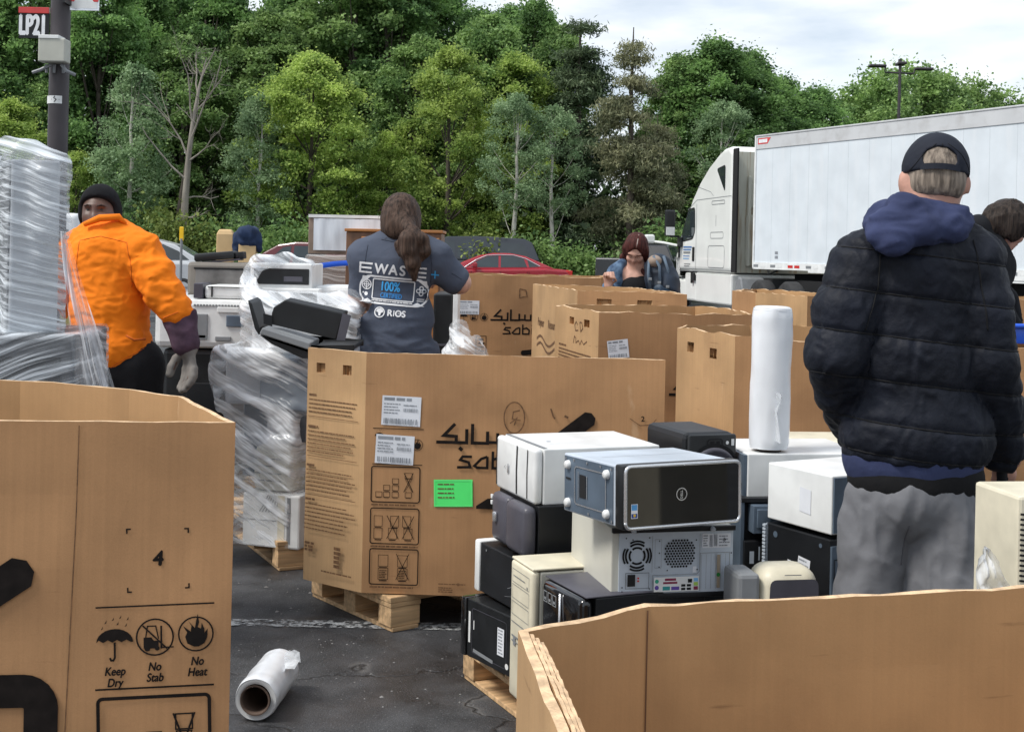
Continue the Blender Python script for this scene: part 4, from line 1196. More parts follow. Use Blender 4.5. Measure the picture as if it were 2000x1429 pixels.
def car(name, label, body, gh, glasses, screens, paint, loc, rz, W=1.78, wheels=((.95, .32), (3.85, .32)), group=None, lights=(), mirror=None, trim=None, cat='car', roof_w=.72):
    root = thing(name, label, cat, loc, rz, group)
    MB().prism(body, 1, -W/2, W/2).build('body', paint, root, bevel=.07, smooth=False)
    zb = min(p[1] for p in gh); zr = max(p[1] for p in gh)
    hw = lambda z: W/2*(.93 - (.93-roof_w)*(z-zb)/(zr-zb))
    n = len(gh); mb = MB()
    vs = [(x, -hw(z), z) for x, z in gh] + [(x, hw(z), z) for x, z in gh]
    mb.add(vs, [tuple(range(n)), tuple(range(2*n-1, n-1, -1))] + [(i, n+i, n+(i+1) % n, (i+1) % n) for i in range(n)])
    mb.build('cabin', paint, root, bevel=.035)
    for g_ in glasses:
        for s_ in (-1, 1):
            q = MB(); q.add([(x, s_*(hw(z)+.006), z) for x, z in g_], [tuple(range(len(g_)))]); q.build('side_window', M['glass'], root, recalc=False)
    for i, m_ in screens:
        (x0, z0), (x1, z1) = gh[i], gh[(i+1) % n]
        nx, nz_ = (z1-z0), -(x1-x0); L = math.hypot(nx, nz_); s_ = -1 if nz_ < 0 else 1; nx, nz_ = -abs(nx)/L*(1 if x1 > x0 else -1) if False else nx/L, nz_/L
        if nz_ < 0: nx, nz_ = -nx, -nz_
        a_, b_ = .08, .93
        P = [(x0+(x1-x0)*t + nx*.008, s*hw(z0+(z1-z0)*t)*.9, z0+(z1-z0)*t + nz_*.008) for t, s in ((a_, -1), (b_, -1), (b_, 1), (a_, 1))]
        q = MB(); q.add(P, [(0, 1, 2, 3)]); q.build('windscreen', m_, root, recalc=False)
    for x, r_ in wheels:
        for s_ in (-1, 1):
            t = MB(); t.M = T(x, s_*(W/2-.1), r_)
            t.lathe([(r_*.62, -.1), (r_*.9, -.11), (r_, -.07), (r_, .07), (r_*.9, .11), (r_*.62, .1)], 28, ax='Y')
            w = t.build('wheel', M['rubber'], root, smooth=True)
            k = MB(); k.M = T(x, s_*(W/2-.1), r_)
            k.lathe([(0, .085*s_), (r_*.2, .09*s_), (r_*.55, .07*s_), (r_*.64, .1*s_)], 20, ax='Y'); k.build('rim', M['silver'], w, smooth=True)
    for nm, m_, lo, hi in lights: MB().box(lo, hi, .02).build(nm, m_, root)
    if mirror:
        for s_ in (-1, 1):
            MB().box((mirror[0]-.06, s_*(W/2+.05)-.08, mirror[1]-.06), (mirror[0]+.08, s_*(W/2+.05)+.08, mirror[1]+.08), .03).build('wing_mirror', paint, root)
    if trim:
        k = MB()
        for s_ in (-1, 1): k.tube([(x, s_*(hw(z)+.008), z) for x, z in trim], .013, 6)
        k.build('chrome_trim', M['silver'], root)
    k = MB()
    for x in [g_[0][0] for g_ in glasses] + ([glasses[-1][-1][0]] if glasses else []):
        for s_ in (-1, 1): k.box((x-.006, s_*(W/2+.002)-.002, .4), (x+.006, s_*(W/2+.002)+.002, zb-.03))
    if glasses: k.build('door_seam', M['hole'], root)
    return root
pr = at(794, 500, 40)
car('sedan_car', 'metallic red sedan with bright window trim, parked before the dark pickup', [(0, .45), (.05, .65), (.3, .78), (1.25, .95), (4.1, 1.04), (4.78, 1.0), (4.92, .85), (4.93, .45), (4.8, .28), (.1, .28)],
    [(1.25, .95), (1.75, 1.2), (2.15, 1.37), (2.6, 1.455), (3.1, 1.46), (3.55, 1.38), (4.05, 1.18), (4.4, 1.03)],
    [[(1.95, 1.03), (2.75, 1.04), (2.75, 1.38), (2.4, 1.35), (2.1, 1.2)], [(2.82, 1.04), (3.6, 1.06), (3.5, 1.3), (3.2, 1.38), (2.82, 1.385)], [(3.66, 1.06), (3.95, 1.08), (3.75, 1.2), (3.6, 1.28)]],
    [(0, M['glass_pale']), (1, M['glass_pale']), (5, M['glass']), (6, M['glass'])], M['car_red'], (pr.x, 40, 0), .03,
    lights=(('tail_lamp', M['lamp_red'], (4.72, -.88, .72), (4.945, -.55, .98)), ('tail_lamp', M['lamp_red'], (4.72, .55, .72), (4.945, .88, .98)), ('head_lamp', M['lamp_clear'], (.0, -.88, .6), (.25, -.5, .74))), mirror=(2.05, 1.08),
    trim=[(1.75, 1.02), (2.08, 1.24), (2.4, 1.38), (2.75, 1.405), (3.2, 1.40), (3.55, 1.31), (3.98, 1.09)])
pd = at(718, 500, 43)
car('pickup_truck', 'dark pickup with a window cap over its bed, behind the red sedan', [(0, .6), (.1, 1.0), (1.5, 1.18), (5.55, 1.2), (5.62, .9), (5.6, .55), (.1, .5)],
    [(1.7, 1.18), (2.35, 1.85), (2.6, 1.93), (3.5, 1.96), (5.05, 1.9), (5.3, 1.78), (5.55, 1.2)],
    [[(2.1, 1.28), (2.85, 1.28), (2.85, 1.8), (2.5, 1.78)], [(2.95, 1.28), (3.45, 1.28), (3.45, 1.82), (2.95, 1.82)], [(3.62, 1.28), (5.25, 1.28), (5.0, 1.74), (3.62, 1.8)]],
    [(0, M['glass']), (5, M['glass'])], M['car_dark'], (pd.x, 43, .02), 0, W=1.95, wheels=((1.0, .38), (4.5, .38)), cat='pickup truck', roof_w=.74)
pb = at(1228, 500, 36.5)
car('pickup_truck', 'black pickup tailgate standing left of the red-haired woman', [(0, .6), (.02, 1.36), (.06, 1.4), (3.0, 1.34), (4.7, 1.2), (4.9, .7), (4.8, .5), (.1, .45)],
    [(2.0, 1.34), (2.2, 1.78), (2.5, 1.85), (3.2, 1.83), (3.9, 1.3)], [[(2.25, 1.42), (3.0, 1.42), (3.0, 1.74), (2.35, 1.74)]], [], M['car_black'], (pb.x, 37, 0), math.radians(70), W=1.85, roof_w=.62,
    wheels=((1.0, .38), (4.0, .38)), cat='pickup truck', lights=(('tailgate_badge', M['silver'], (-.02, -.06, 1.02), (.03, .06, 1.1)), ('step_bumper', M['grey_pl'], (-.12, -.85, .42), (.04, .85, .62)), ('tail_lamp', M['lamp_red'], (-.01, -.92, .8), (.05, -.78, 1.2))))
pc_ = at(1075, 545, 38.5)
gb = thing('guard_rail', 'pale metal guard rail between the red sedan and the black pickup', 'guard rail', (pc_.x, 38.5, 0), -.04)
MB().box((-.3, -.03, .62), (2.6, .03, .86), .03).build('rail_beam', M['silver'], gb)
for x in (0., 1.1, 2.2): MB().box((x-.05, .03, 0), (x+.05, .12, .75)).build('rail_post', M['steel_dark'], gb)
ps = at(396, 505, 36)
car('suv_car', 'silver car with a rounded rear window, right behind the orange shirt', [(0, .5), (.05, .8), (.9, .98), (3.9, 1.05), (4.45, 1.0), (4.55, .6), (4.4, .32), (.1, .32)],
    [(.45, .98), (1.2, 1.42), (1.7, 1.6), (3.0, 1.64), (3.6, 1.5), (4.1, 1.2), (4.4, 1.02)],
    [[(1.0, 1.08), (1.9, 1.08), (1.9, 1.52), (1.7, 1.5), (1.25, 1.3)], [(2.0, 1.08), (3.0, 1.08), (3.0, 1.56), (2.0, 1.54)], [(3.1, 1.08), (4.0, 1.1), (3.7, 1.33), (3.3, 1.5), (3.1, 1.54)]],
    [(0, M['glass_pale']), (4, M['glass_pale']), (5, M['glass'])], M['car_silver'], (ps.x-4.3, 36, 0), .08, mirror=(1.3, 1.15))
pm_ = at(500, 505, 33)
car('parked_car', 'maroon car facing left behind the shrink-wrapped heap', [(-.9, .5), (-.85, .75), (.1, .98), (3.2, 1.05), (3.7, 1.0), (3.75, .5), (3.6, .3), (-.8, .3)],
    [(-.05, .98), (.5, 1.36), (.85, 1.56), (1.3, 1.63), (2.4, 1.62), (3.0, 1.4), (3.5, 1.05)],
    [[(.55, 1.08), (1.2, 1.08), (1.2, 1.53), (1.0, 1.5)], [(1.28, 1.08), (2.1, 1.08), (2.1, 1.54), (1.28, 1.54)]], [(0, M['glass_pale']), (1, M['glass_pale'])], M['car_maroon'], (pm_.x, 33, 0), -.22, mirror=(.62, 1.12), wheels=((0, .32), (2.9, .32)))
pv = at(30, 430, 25)
vn = thing('white_van', 'white van roof showing between the wrapped tower and the black beanie', 'van', (pv.x, 25, 0))
MB().box((-2.6, 0, .45), (1.17, 1.9, 2.06), .12, seg=3).build('body', M['car_white'], vn, autosm=True)
MB().box((-2.3, -.008, 1.3), (1.0, 0, 1.75)).build('side_window', M['glass'], vn)
for x in (-1.9, .5):
    k = MB(); k.M = T(x, .1, .35); k.lathe([(0, -.1), (.22, -.11), (.34, -.08), (.35, .08), (.2, .1)], 24, ax='Y'); k.build('wheel', M['rubber'], vn, smooth=True)

# ---- the articulated lorry: the trailer and its tractor unit
tf = at(1471, 513, 28.6)
thd = math.atan2(.905, -.425)
tr = thing('semi_trailer', 'long white box trailer filling the right side behind the men', 'trailer', (tf.x, tf.y, 0), thd)
# local: x forward along the trailer (front at 0), y to its left; left side at y=0
L_ = 16.2; zb, zt_ = 1.18, 4.12
body = MB().box((-L_, -2.6, zb+.22), (0, -.012, zt_-.3)).build('cargo_box', M['trailer'], tr)
MB().box((-L_, -2.59, zt_-.299), (-.002, .004, zt_-.02)).box((-L_, -2.62, zt_-.035), (.01, .018, zt_), .01).build('top_rail', M['trailer_rail'], tr)
MB().box((-L_, -2.6, zb+.04), (-1.9, .012, zb+.219)).box((-1.9, -2.6, zb+.08), (0, .012, zb+.219)).box((-L_, -2.6, zb), (-2.4, .0, zb+.039)).build('bottom_rail', M['white_metal'], tr)
k = MB()
for i in range(40): k.box((-.61*i-.608, -.0125, zb+.222), (-.61*i-.603, -.0105, zt_-.302))
k.build('panel_seam', pm('pale seam', (.50, .54, .57), r=.5, var=.04), tr)
for i in range(27):
    z = zb+.15
    for xa, xb, m_ in ((-.20, -.03, 'lamp_red' if i % 3 == 2 else 'grey_pl'), (-.42, -.25, 'lamp_red' if i % 3 == 2 else 'white_pl')):
        MB().box((-.6*i+xa, .0125, z-.028), (-.6*i+xb, .0145, z+.028)).build('reflector', M[m_], tr)
MB().box((-.035, -.03, zb+.1), (.012, .02, zt_-.01), .008).build('front_corner_post', M['white_metal'], tr)
k = Ink(); k.mi = 0; k.poly([(.0, 0), (.34, 0), (.46, .13), (.0, .13)]); k.mi = 1; k.bars(.03, .105, .36, 1, .1, .075, 2, .1)
k.build('maker_badge', [M['lamp_red'], M['white_print']], tr, lambda x, y, l: V((-.09-x, .0045+l, zt_-.2+y)), .002)
k = Ink(); k.bars(.0, .16, .14, 2, .09, .06, 2); k.build('number_mark', [M['grey_print']], tr, lambda x, y, l: V((-.75-x, -.0105+l, zb+.3+y)), .002)
k = MB()
for x in (-2.2, -12.): k.box((x-.5, -2.0, zb-.3), (x+.5, -.6, zb-.02))
k.box((-L_+.2, -1.8, zb-.24), (-.4, -.8, zb-.01)); k.build('chassis_beam', M['hole'], tr)
for x in (-4.2,):
    for y in (-2.1, -.55): MB().box((x-.07, y-.07, .06), (x+.07, y+.07, zb)).box((x-.16, y-.16, 0.001), (x+.16, y+.16, .06)).build('landing_leg', M['steel_dark'], tr)
def lorry_wheel(parent, x, y, r_=.52, out=1):
    t = MB(); t.M = T(x, y, r_); t.lathe([(r_*.55, -.14), (r_*.92, -.15), (r_, -.1), (r_, .1), (r_*.92, .15), (r_*.55, .14)], 36, ax='Y')
    w = t.build('wheel', M['rubber'], parent, smooth=True)
    q = MB(); q.M = T(x, y, r_); q.lathe([(0, .10*out), (.12, .12*out), (.14, .02*out), (.25, .03*out), (.29, .14*out), (.31, .14*out)], 28, ax='Y')
    q.build('rim', M['white_metal'], w, smooth=True)
for x in (-12.4, -13.7):
    for y, o_ in ((-.2, 1), (-2.4, -1)): lorry_wheel(tr, x, y, out=o_)

hd = math.radians(11); a0 = at(1427, 500, 29.5)
tc_ = thing('tractor_unit', 'white sleeper cab lorry with rust streaks down its rear wall', 'lorry', (a0.x, a0.y, 0), PI/2 + hd)
# local: x forward (0 at the sleeper's rear), y to its left (0 = left side, -2.4 = right side)
cabp = [(0, 1.14), (0, 3.86), (.25, 3.97), (.6, 3.95), (1.0, 3.83), (1.6, 3.6), (2.2, 3.28), (2.75, 2.88), (2.98, 2.62), (3.62, 1.98), (3.7, 1.9), (3.7, 1.14)]
MB().prism(cabp, 1, -2.4, 0).build('cab', M['truck'], tc_, bevel=.13)
tc_.children[0].modifiers['bevel'].segments = 4
hood = MB()
vs = []
for x, y0, y1, z0, z1 in ((3.6, -.02, -2.38, 1.0, 1.95), (4.2, -.12, -2.28, .95, 1.78), (4.7, -.28, -2.12, .9, 1.55), (4.95, -.5, -1.9, .9, 1.25)):
    vs += [(x, y0, z0), (x, y0, z1-.22), (x, y0-.3, z1), (x, y1+.3, z1), (x, y1, z1-.22), (x, y1, z0)]
fs = [(i*6+k, i*6+(k+1) % 6, i*6+6+(k+1) % 6, i*6+6+k) for i in range(3) for k in range(6)] + [(18, 19, 20, 21, 22, 23)]
hood.add(vs, fs); hood.build('bonnet', M['truck'], tc_, bevel=.05)
MB().box((3.35, -2.3, .45), (5.0, -.1, .95), .08).build('bumper', M['truck'], tc_)
MB().box((.0, -2.37, .42), (2.4, -.02, 1.12), .04).box((2.43, -2.3, .42), (3.3, -.05, 1.10), .05).build('side_skirt', M['truck'], tc_)
k = MB().box((-.02, -2.3, 1.16), (-.012, -.1, 3.84)).box((-.10, -1.2, 1.3), (-.013, -.32, 2.45), .05).box((-.07, -1.1, 2.6), (-.013, -.36, 3.15), .04).box((-.13, -.42, 1.3), (-.02, -.34, 3.3), .03)
k.build('rear_wall', M['cab_rear'], tc_)
MB().box((-.30, -.045, 1.16), (-.012, -.0, 3.9), .015).build('dark_gap_strip', M['hole'], tc_)  # near-black strip standing in for the shade in the gap behind the sleeper
MB().box((-.24, -.75, 1.42), (-.015, -.5, 1.68), .05).build('air_line_socket', M['black_pl'], tc_)
k = MB()
for i, c in enumerate((-.55, -.7, -.62)): k.tube([(-.2, c, 1.6), (-.5, c-.1, 1.35-.1*i), (-.9, c-.25, 1.3), (-1.3, c-.3, 1.5)], .025, 6)
k.build('air_line', M['black_pl'], tc_, smooth=True)
def side_poly(name, P, mat, lift=.006, parent=tc_, rad=0):
    q = MB(); q.add([(x, lift, z) for x, z in P], [tuple(range(len(P)))]); return q.build(name, mat, parent, recalc=False)
def round_poly(P, r, k=4):
    out = []
    n = len(P)
    for i in range(n):
        a, b, c = V(P[i-1]), V(P[i]), V(P[(i+1) % n]); p, q = b+(a-b).normalized()*r, b+(c-b).normalized()*r
        out += [tuple((p*(1-t)**2 + b*2*t*(1-t) + q*t*t)) for t in [j/k for j in range(k+1)]]
    return out
wf = round_poly([(2.50, 2.66), (2.95, 2.62), (3.42, 2.05), (3.38, 1.86), (2.62, 1.92), (2.46, 2.1)], .08)
k = Ink(); k.stroke(wf, .035, True); k.build('window_seal', [M['hole']], tc_, lambda x, y, l: V((x, .004+l, y)))
side_poly('side_window', wf, M['glass'], .005)
sw = round_poly([(.98, 3.5), (.45, 3.56), (.45, 2.98)], .07)
k = Ink(); k.stroke(sw, .03, True); k.build('window_seal', [M['hole']], tc_, lambda x, y, l: V((x, .004+l, y)))
side_poly('sleeper_window', sw, M['glass'], .005)
k = Ink()
k.stroke([(2.36, 2.75), (2.36, 1.16)], .016); k.stroke([(3.62, 1.86), (3.60, 1.16)], .016); k.stroke([(.02, 2.86), (2.36, 2.84), (3.0, 2.62)], .012)
k.stroke([(.02, 1.145), (3.6, 1.145)], .02)
k.frame(.4, 1.25, 1.5, 1.75, .014, .09); k.frame(.5, 1.92, 1.35, 2.06, .014, .05); k.frame(.45, 2.7, 1.3, 2.78, .014, .03); k.stroke([(1.0, 2.2), (1.0, 2.45)], .014)
k.stroke([(2.3, 3.15), (1.4, 3.0), (1.2, 2.9)], .012)
k.build('panel_seam', [M['grey_pl']], tc_, lambda x, y, l: V((x, .003+l, y)))
k = Ink()
for i, (y, h, mi) in enumerate(((1.70, .035, 0), (1.64, .03, 0), (1.56, .05, 2), (1.49, .02, 0), (1.42, .035, 1))):
    k.mi = mi; k.rect(2.62, y, 3.25-.05*i, y+h)
k.mi = 2; k.bars(2.7, 1.32, 3.2, 2, .05, .025, 4)
k.build('company_logo', [pm('blue logo', (.05, .16, .42), var=.05), pm('pale blue logo', (.25, .42, .62), var=.05), M['grey_pl']], tc_, lambda x, y, l: V((3.3-(x-2.62)+.0, .004+l, y)))
MB().box((2.46, 0, 1.38), (2.60, .02, 1.72), .03).build('door_handle', M['black_pl'], tc_)
MB().box((3.34, .0, 1.72), (3.62, .07, 1.96), .02).box((3.55, .0, 1.45), (3.6, .04, 1.9)).build('mirror_bracket', M['black_pl'], tc_)
MB().box((3.35, .20, 1.98), (3.47, .46, 2.62), .04).box((3.45, .06, 1.95), (3.5, .3, 2.0)).build('wing_mirror', M['black_pl'], tc_)
MB().box((3.34, .22, 2.0), (3.36, .44, 2.2), .005).build('mirror_rim', M['white_pl'], tc_)
MB().tube([(3.7, 0, 1.75), (4.0, .3, 1.82), (4.3, .5, 1.85)], .03, 6).box((4.2, .45, 1.8), (4.42, .7, 2.02), .05).build('bonnet_mirror', M['truck'], tc_)
MB().box((2.42, -.02, .92), (2.62, .01, 1.1), .01).box((2.6, -.02, .85), (2.7, .01, 1.12), .01).build('step_recess', M['hole'], tc_)
for x in (3.75, 4.0): MB().lathe([(0, 0), (.05, 0), (.05, .02)], 14, ax='Y').build('marker_lamp', M['grey_pl'], tc_).location = (x, -.02, 1.42)
for i, x in enumerate((-1.57, -3.05)): lorry_wheel(tc_, x, -.16); lorry_wheel(tc_, x, -2.24, out=-1)
lorry_wheel(tc_, 4.25, -.2, .5)
k = MB(); k.M = T(-.62, -.3, .0); k.prism([(0.0, .42), (.42, .42), (.42, .95), (.3, 1.08), (.12, 1.05), (.02, .8)], 1, -.3, .25); k.build('quarter_fender', M['grey_pl'], tc_, bevel=.03)
MB().box((-4.0, -1.75, .72), (-.0, -.65, 1.05)).build('chassis_frame', M['hole'], tc_)

# ---- lamp posts and small posts
lp = at(111, 300, 16)
lpst = thing('lamp_post', 'dark brown lamp post with an equipment box and a section sign, behind the wrapped tower', 'lamp post', (lp.x, 16, 0))
M['post'] = pm('dark brown post paint', (.045, .038, .042), r=.5, var=.2, vs=3, bump=.15, bs=40)
MB().cyl((0, 0, 0), (.02, 0, 8.5), .125, .108, 28).build('pole', M['post'], lpst, smooth=False, autosm=True)
MB().cyl((0, 0, 0), (0, 0, .7), .3, .3, 24).build('concrete_foot', pm('yellow concrete', (.45, .36, .14), r=.8), lpst, autosm=True)
zz = lambda py: at(111, py, 16).z
xx = lambda px: at(px, 100, 16).x - lp.x
MB().box((xx(93), -.33, zz(128)), (xx(145), -.12, zz(83)), .015).build('equipment_box', pm('grey box enamel', (.46, .46, .40), r=.45, var=.05), lpst)
MB().box((xx(94), -.34, zz(84)), (xx(133), -.1, zz(77)), .005).build('box_lid', M['white_pl'], lpst)
k = MB()
for x in (-.09, 0., .11): k.cyl((x, -.16, zz(130)), (x, -.16, zz(146)), .022, .016, 10)
k.tube([(-.02, -.2, zz(131)), (-.14, -.22, zz(142)), (-.24, -.2, zz(147))], .02, 6); k.tube([(.1, -.2, zz(131)), (.17, -.22, zz(143)), (.27, -.2, zz(150))], .022, 6)
k.build('antenna_stub', M['grey_pl'], lpst)
bnd = MB(); bnd.cyl((0, 0, zz(204)), (0, 0, zz(189)), .1235, .1235, 28); bnd.build('white_band', M['white_pl'], lpst, autosm=True)
k = Ink(); k.stroke([(-.005, .04), (-.02, .02), (.01, .0), (-.015, -.03)], .01); k.rect(-.05, -.002, .045, .004)
k.build('band_mark', [M['ink']], lpst, lambda x, y, l: V((x+.01, -math.sqrt(max(0, .1245**2-(x+.01)**2))-l, zz(196.5)+y)))
sg = MB().box((xx(37), -.02, zz(76)), (xx(96), .0, zz(27))).build('section_sign', M['black_metal'], lpst)
MB().box((xx(36), -.03, zz(28)), (xx(96), .01, zz(16)), .004).build('sign_red_edge', M['lamp_red'], lpst)
k = Ink(); k.text('LP21', xx(39), zz(69), .235, .05, sx=.50); k.build('sign_letters', [M['white_print']], sg, lambda x, y, l: V((x, -.0205-l, y)))
sr = MB().box((xx(134), -.02, zz(20)), (xx(192), .0, zz(-60)), .0).build('letter_sign', M['silver'], lpst)
MB().box((xx(137), -.024, zz(16)), (xx(189), -.0205, zz(-57))).build('sign_face', M['white_pl'], lpst)
k = Ink(); k.text('A', xx(163), zz(2), .42, .02, sx=.85, align='c'); k.build('sign_letter', [M['lamp_red']], sr, lambda x, y, l: V((x, -.0245-l, y)))
MB().box((xx(135), -.26, zz(12)-.0), (xx(139), -.02, zz(2))).build('sign_bracket', M['black_pl'], lpst)

l2 = at(1753, 225, 52)
fp = thing('lamp_post', 'far dark lamp post with several flat lamp heads above the trailer', 'lamp post', (l2.x, 52, 0))
z5 = lambda py: at(1753, py, 52).z
x5 = lambda px: at(px, 130, 52).x - l2.x
MB().cyl((0, 0, 0), (.06, 0, z5(118)), .09, .055, 12).build('pole', M['post'], fp)
k = MB().tube([(x5(1729), 0, z5(131)), (x5(1729), 0, z5(142)), (x5(1785), 0, z5(143.5)), (x5(1787), 0, z5(133))], .04, 6); k.build('cross_arm', M['post'], fp)
for x0, x1, py in ((1697, 1730, 130), (1787, 1822, 134)): MB().box((x5(x0), -.18, z5(py)-.05), (x5(x1), .18, z5(py)+.05), .04).build('lamp_head', M['post'], fp)
MB().box((x5(1751), -.3, z5(125)-.05), (x5(1768), .3, z5(125)+.06), .04).box((x5(1755), -.08, z5(125)), (x5(1760), .08, z5(116))).build('lamp_head', M['post'], fp)

M['concrete'] = pm('sand coloured bollard paint', (.62, .43, .22), r=.8, var=.06, vs=4, bump=.1, bs=40)
def bollard(px, top, d, w, label):
    p = at(px, top, d)
    r_ = thing('concrete_bollard', label, 'bollard', (p.x, d, 0), .1, 'sand coloured bollards')
    h = p.z; b = w/2
    k = MB(); k.add([(sx_*b*s_, sy_*b*s_, z) for z, s_ in ((0, 1), (h-.09, 1), (h-.02, .8), (h, .62)) for sx_, sy_ in ((-1, -1), (1, -1), (1, 1), (-1, 1))],
          [(i*4+j, i*4+(j+1) % 4, i*4+4+(j+1) % 4, i*4+4+j) for i in range(3) for j in range(4)] + [(12, 13, 14, 15)])
    k.build('shaft', M['concrete'], r_, bevel=.015); return r_, h
bollard(441, 448, 24, .29, 'bare sand coloured bollard, left of the one with the blue jacket')
b2, hb = bollard(485, 452, 23.5, .30, 'sand coloured bollard with a blue jacket draped over its top')
s = SDF(); s.bx((0, 0, hb-.1), (.18, .18, .18), .1); s.cap((-.19, -.05, hb-.1), (-.21, -.05, hb-.42), .07, .05, .08); s.cap((.19, -.05, hb-.1), (.2, -.05, hb-.33), .06, .045, .08)
s.ell((0, -.16, hb-.02), (.15, .07, .12), .05); s.ell((.0, -.3, hb-.3), (.12, .16, .2), .03, op='s')
jk = sdf_obj('draped_jacket', s, (-.34, -.32, hb-.55), (.34, .3, hb+.14), .018, pm('navy blue cloth', (.018, .035, .085), r=.9, var=.3, vs=6), None, lambda v, n: .018*folds(v, 6, 2))
jk.location = (b2.location.x, b2.location.y, 0); jk.rotation_euler = (0, 0, .1); tag(jk, 'dark blue jacket hung over the top of a bollard', 'jacket')
yp = at(355, 443, 34)
yr = thing('marker_post', 'bright yellow round topped marker behind the silver car', 'marker', (yp.x, 34, 0))
MB().cyl((0, 0, 0), (0, 0, yp.z-.3), .035, .035, 10).build('post', M['grey_pl'], yr)
k = MB(); k.box((-.055, -.02, yp.z-.36), (.055, .02, yp.z), .019, seg=3); k.build('reflector_plate', pm('yellow reflector', (.85, .52, .01), r=.4, var=.05), yr)
# ------------------------------------------------------------------ scrap computers on the right-hand pallet
pk0 = V((-.117, 4.69, 0)) + V((.42, -.907, 0))*1.13
pallet('wooden pallet under the pile of old computers', (pk0.x, pk0.y), math.atan2(.42, .907), 1.3, 1.2, seed=3)
ELEC = 'scrap computers piled on the right-hand pallet'
class PC:
    def __init__(s, label, px, py, d, a, w, dep, h, mat, name='computer_tower', cat='computer', bev=.004, roll=0, group=ELEC, body='case'):
        p = at(px, py, d); s.w, s.dep, s.h = w, dep, h
        s.root = thing(name, label, cat, (p.x, p.y, p.z-h), math.radians(a), group)
        if roll: s.root.rotation_euler.y = math.radians(roll)
        s.body = MB().box((0, 0, 0), (w, dep, h)).build(body, mat, s.root, bevel=bev)
    def R(s, lift0=0): return lambda x, y, l: V((x, -l-lift0, y))
    def L(s, lift0=0): return lambda x, y, l: V((-l-lift0, s.dep-x, y))
    def part(s, name, mat, lo, hi, r=.0, parent=None, seg=2):
        return MB().box(lo, hi, r, seg=seg).build(name, mat, parent or s.root, autosm=r > 0)

# gloss black front tower lying on its side, steel underside towards the left
c = PC('black gloss fronted computer lying on its side, silver edge and round emblem', 1205, 909, 3.66, 25, .378, .31, .168, M['steel']); c.root.rotation_euler.x = math.radians(-2.0)
f = c.part('front_bezel', M['black_pl'], (-.004, -.045, -.004), (.382, -.0005, .172), .006)
k = MB()
P = [(p[0], p[1]) for p in round_poly([(0.004, .0), (.376, .0), (.376, .168), (.004, .168)], .018, 5)]
k.tube([(x, -.047, z) for x, z in P + P[:2]], .0052, 8); k.build('silver_edge', M['silver'], c.root, smooth=True)
q = MB(); q.add([(x, -.0475, z) for x, z in P], [tuple(range(len(P)))]); g_ = q.build('gloss_panel', M['black_gloss'], c.root, recalc=False)
k = Ink(); k.ring(.182, .086, .0165, .0028); k.text('DELL', .185, .086-.012, .0075, .05, vert=True); k.build('round_emblem', [M['silver']], g_, lambda x, y, l: V((x, -.0478-l, y)))
k = Ink(); k.rect(.02, .028, .041, .067); k.mi = 1; k.rect(.0215, .05, .0395, .0655); k.mi = 2; k.rect(.0215, .0295, .0395, .041); k.mi = 3; k.disc(.031, .036, .004)
k.build('case_sticker', [M['white_print'], pm('sticker blue', (.10, .33, .62), var=.2), pm('sticker dark blue', (.02, .05, .25), var=.1), pm('sticker gold', (.7, .45, .03), var=.1)], g_, lambda x, y, l: V((x, -.0478-l, y)))
q = MB(); q.box((-.0025, .012, .006), (-.0003, .302, .162)); fp_ = q.build('base_plate', M['steel_dark'], c.root)
k = Ink(); k.frame(.075, .03, .26, .138, .004, .012); k.mi = 1; k.rect(.105, .052, .142, .118); k.rect(.02, .095, .05, .101)
k.mi = 0; k.rect(.147, .052, .151, .118); k.rect(.096, .045, .099, .125)
for x in (.02, .07, .15, .23, .29): k.disc(x, .155, .004)
for x in (.015, .16, .295): k.disc(x, .012, .004)
k.build('pressed_seam', [M['silver'], M['hole']], fp_, c.L(.003))
for x, z in ((.035, .138), (.035, .028), (.268, .138), (.268, .028)):
    MB().lathe([(0, .012), (.009, .012), (.0125, .008), (.0135, 0)], 16, ax='X').build('rubber_foot', M['white_pl'], c.root, smooth=True).matrix_local = T(-.003, c.dep-x, z) @ Matrix.Scale(-1, 4, V((1, 0, 0)))
k = Ink(); k.rect(.05, .02, .35, .022); k.build('lid_seam', [M['grey_pl']], c.root, lambda x, y, l: V((x, y+.15, .168+l)), .0004)

# beige tower lying with its back panel to us
c = PC('beige computer lying with its silver back panel, fan grille and ports facing the camera', 1195, 1032, 3.8, 13, .372, .42, .196, M['beige_metal'])
bp = c.part('back_panel', M['steel'], (.022, -.006, .008), (.368, -.0002, .184))
c.part('lid_edge', M['black_metal'], (-.001, -.014, .1845), (.373, -.0003, .199), .002)
c.part('lid_edge', M['black_metal'], (-.001, -.010, -.006), (.373, -.0003, .0075), .002)
k = Ink(); k.mi = 0
cx, cy = .075, .118
for r0, r1 in ((.020, .026), (.031, .037)):
    for i in range(4):
        t0 = PI/4+.12+i*PI/2; k.stroke([(cx+(r0+r1)/2*math.cos(t0+t), cy+(r0+r1)/2*math.sin(t0+t)) for t in [j*(PI/2-.24)/8 for j in range(9)]], .0058)
for i in range(4):
    t0 = i*PI/2+.25+PI/4; k.stroke([(cx+.042*math.cos(t0+t), cy+.042*math.sin(t0+t)) for t in [j*(PI/2-.5)/6 for j in range(7)]], .0052)
hx, hy, u = .203, .122, .0087
for j in range(-5, 6):
    for i in range(-6, 7):
        x, y = hx+(i+.5*(j % 2))*u, hy+j*u*.87
        if max(abs(x-hx), abs(x-hx)*.5+abs(y-hy)*.87) < .0455 and abs(y-hy) < .044: k.disc(x, y, .0034, 6)
k.rect(.046, .032, .069, .066); k.frame(.04, .026, .11, .07, .0012)
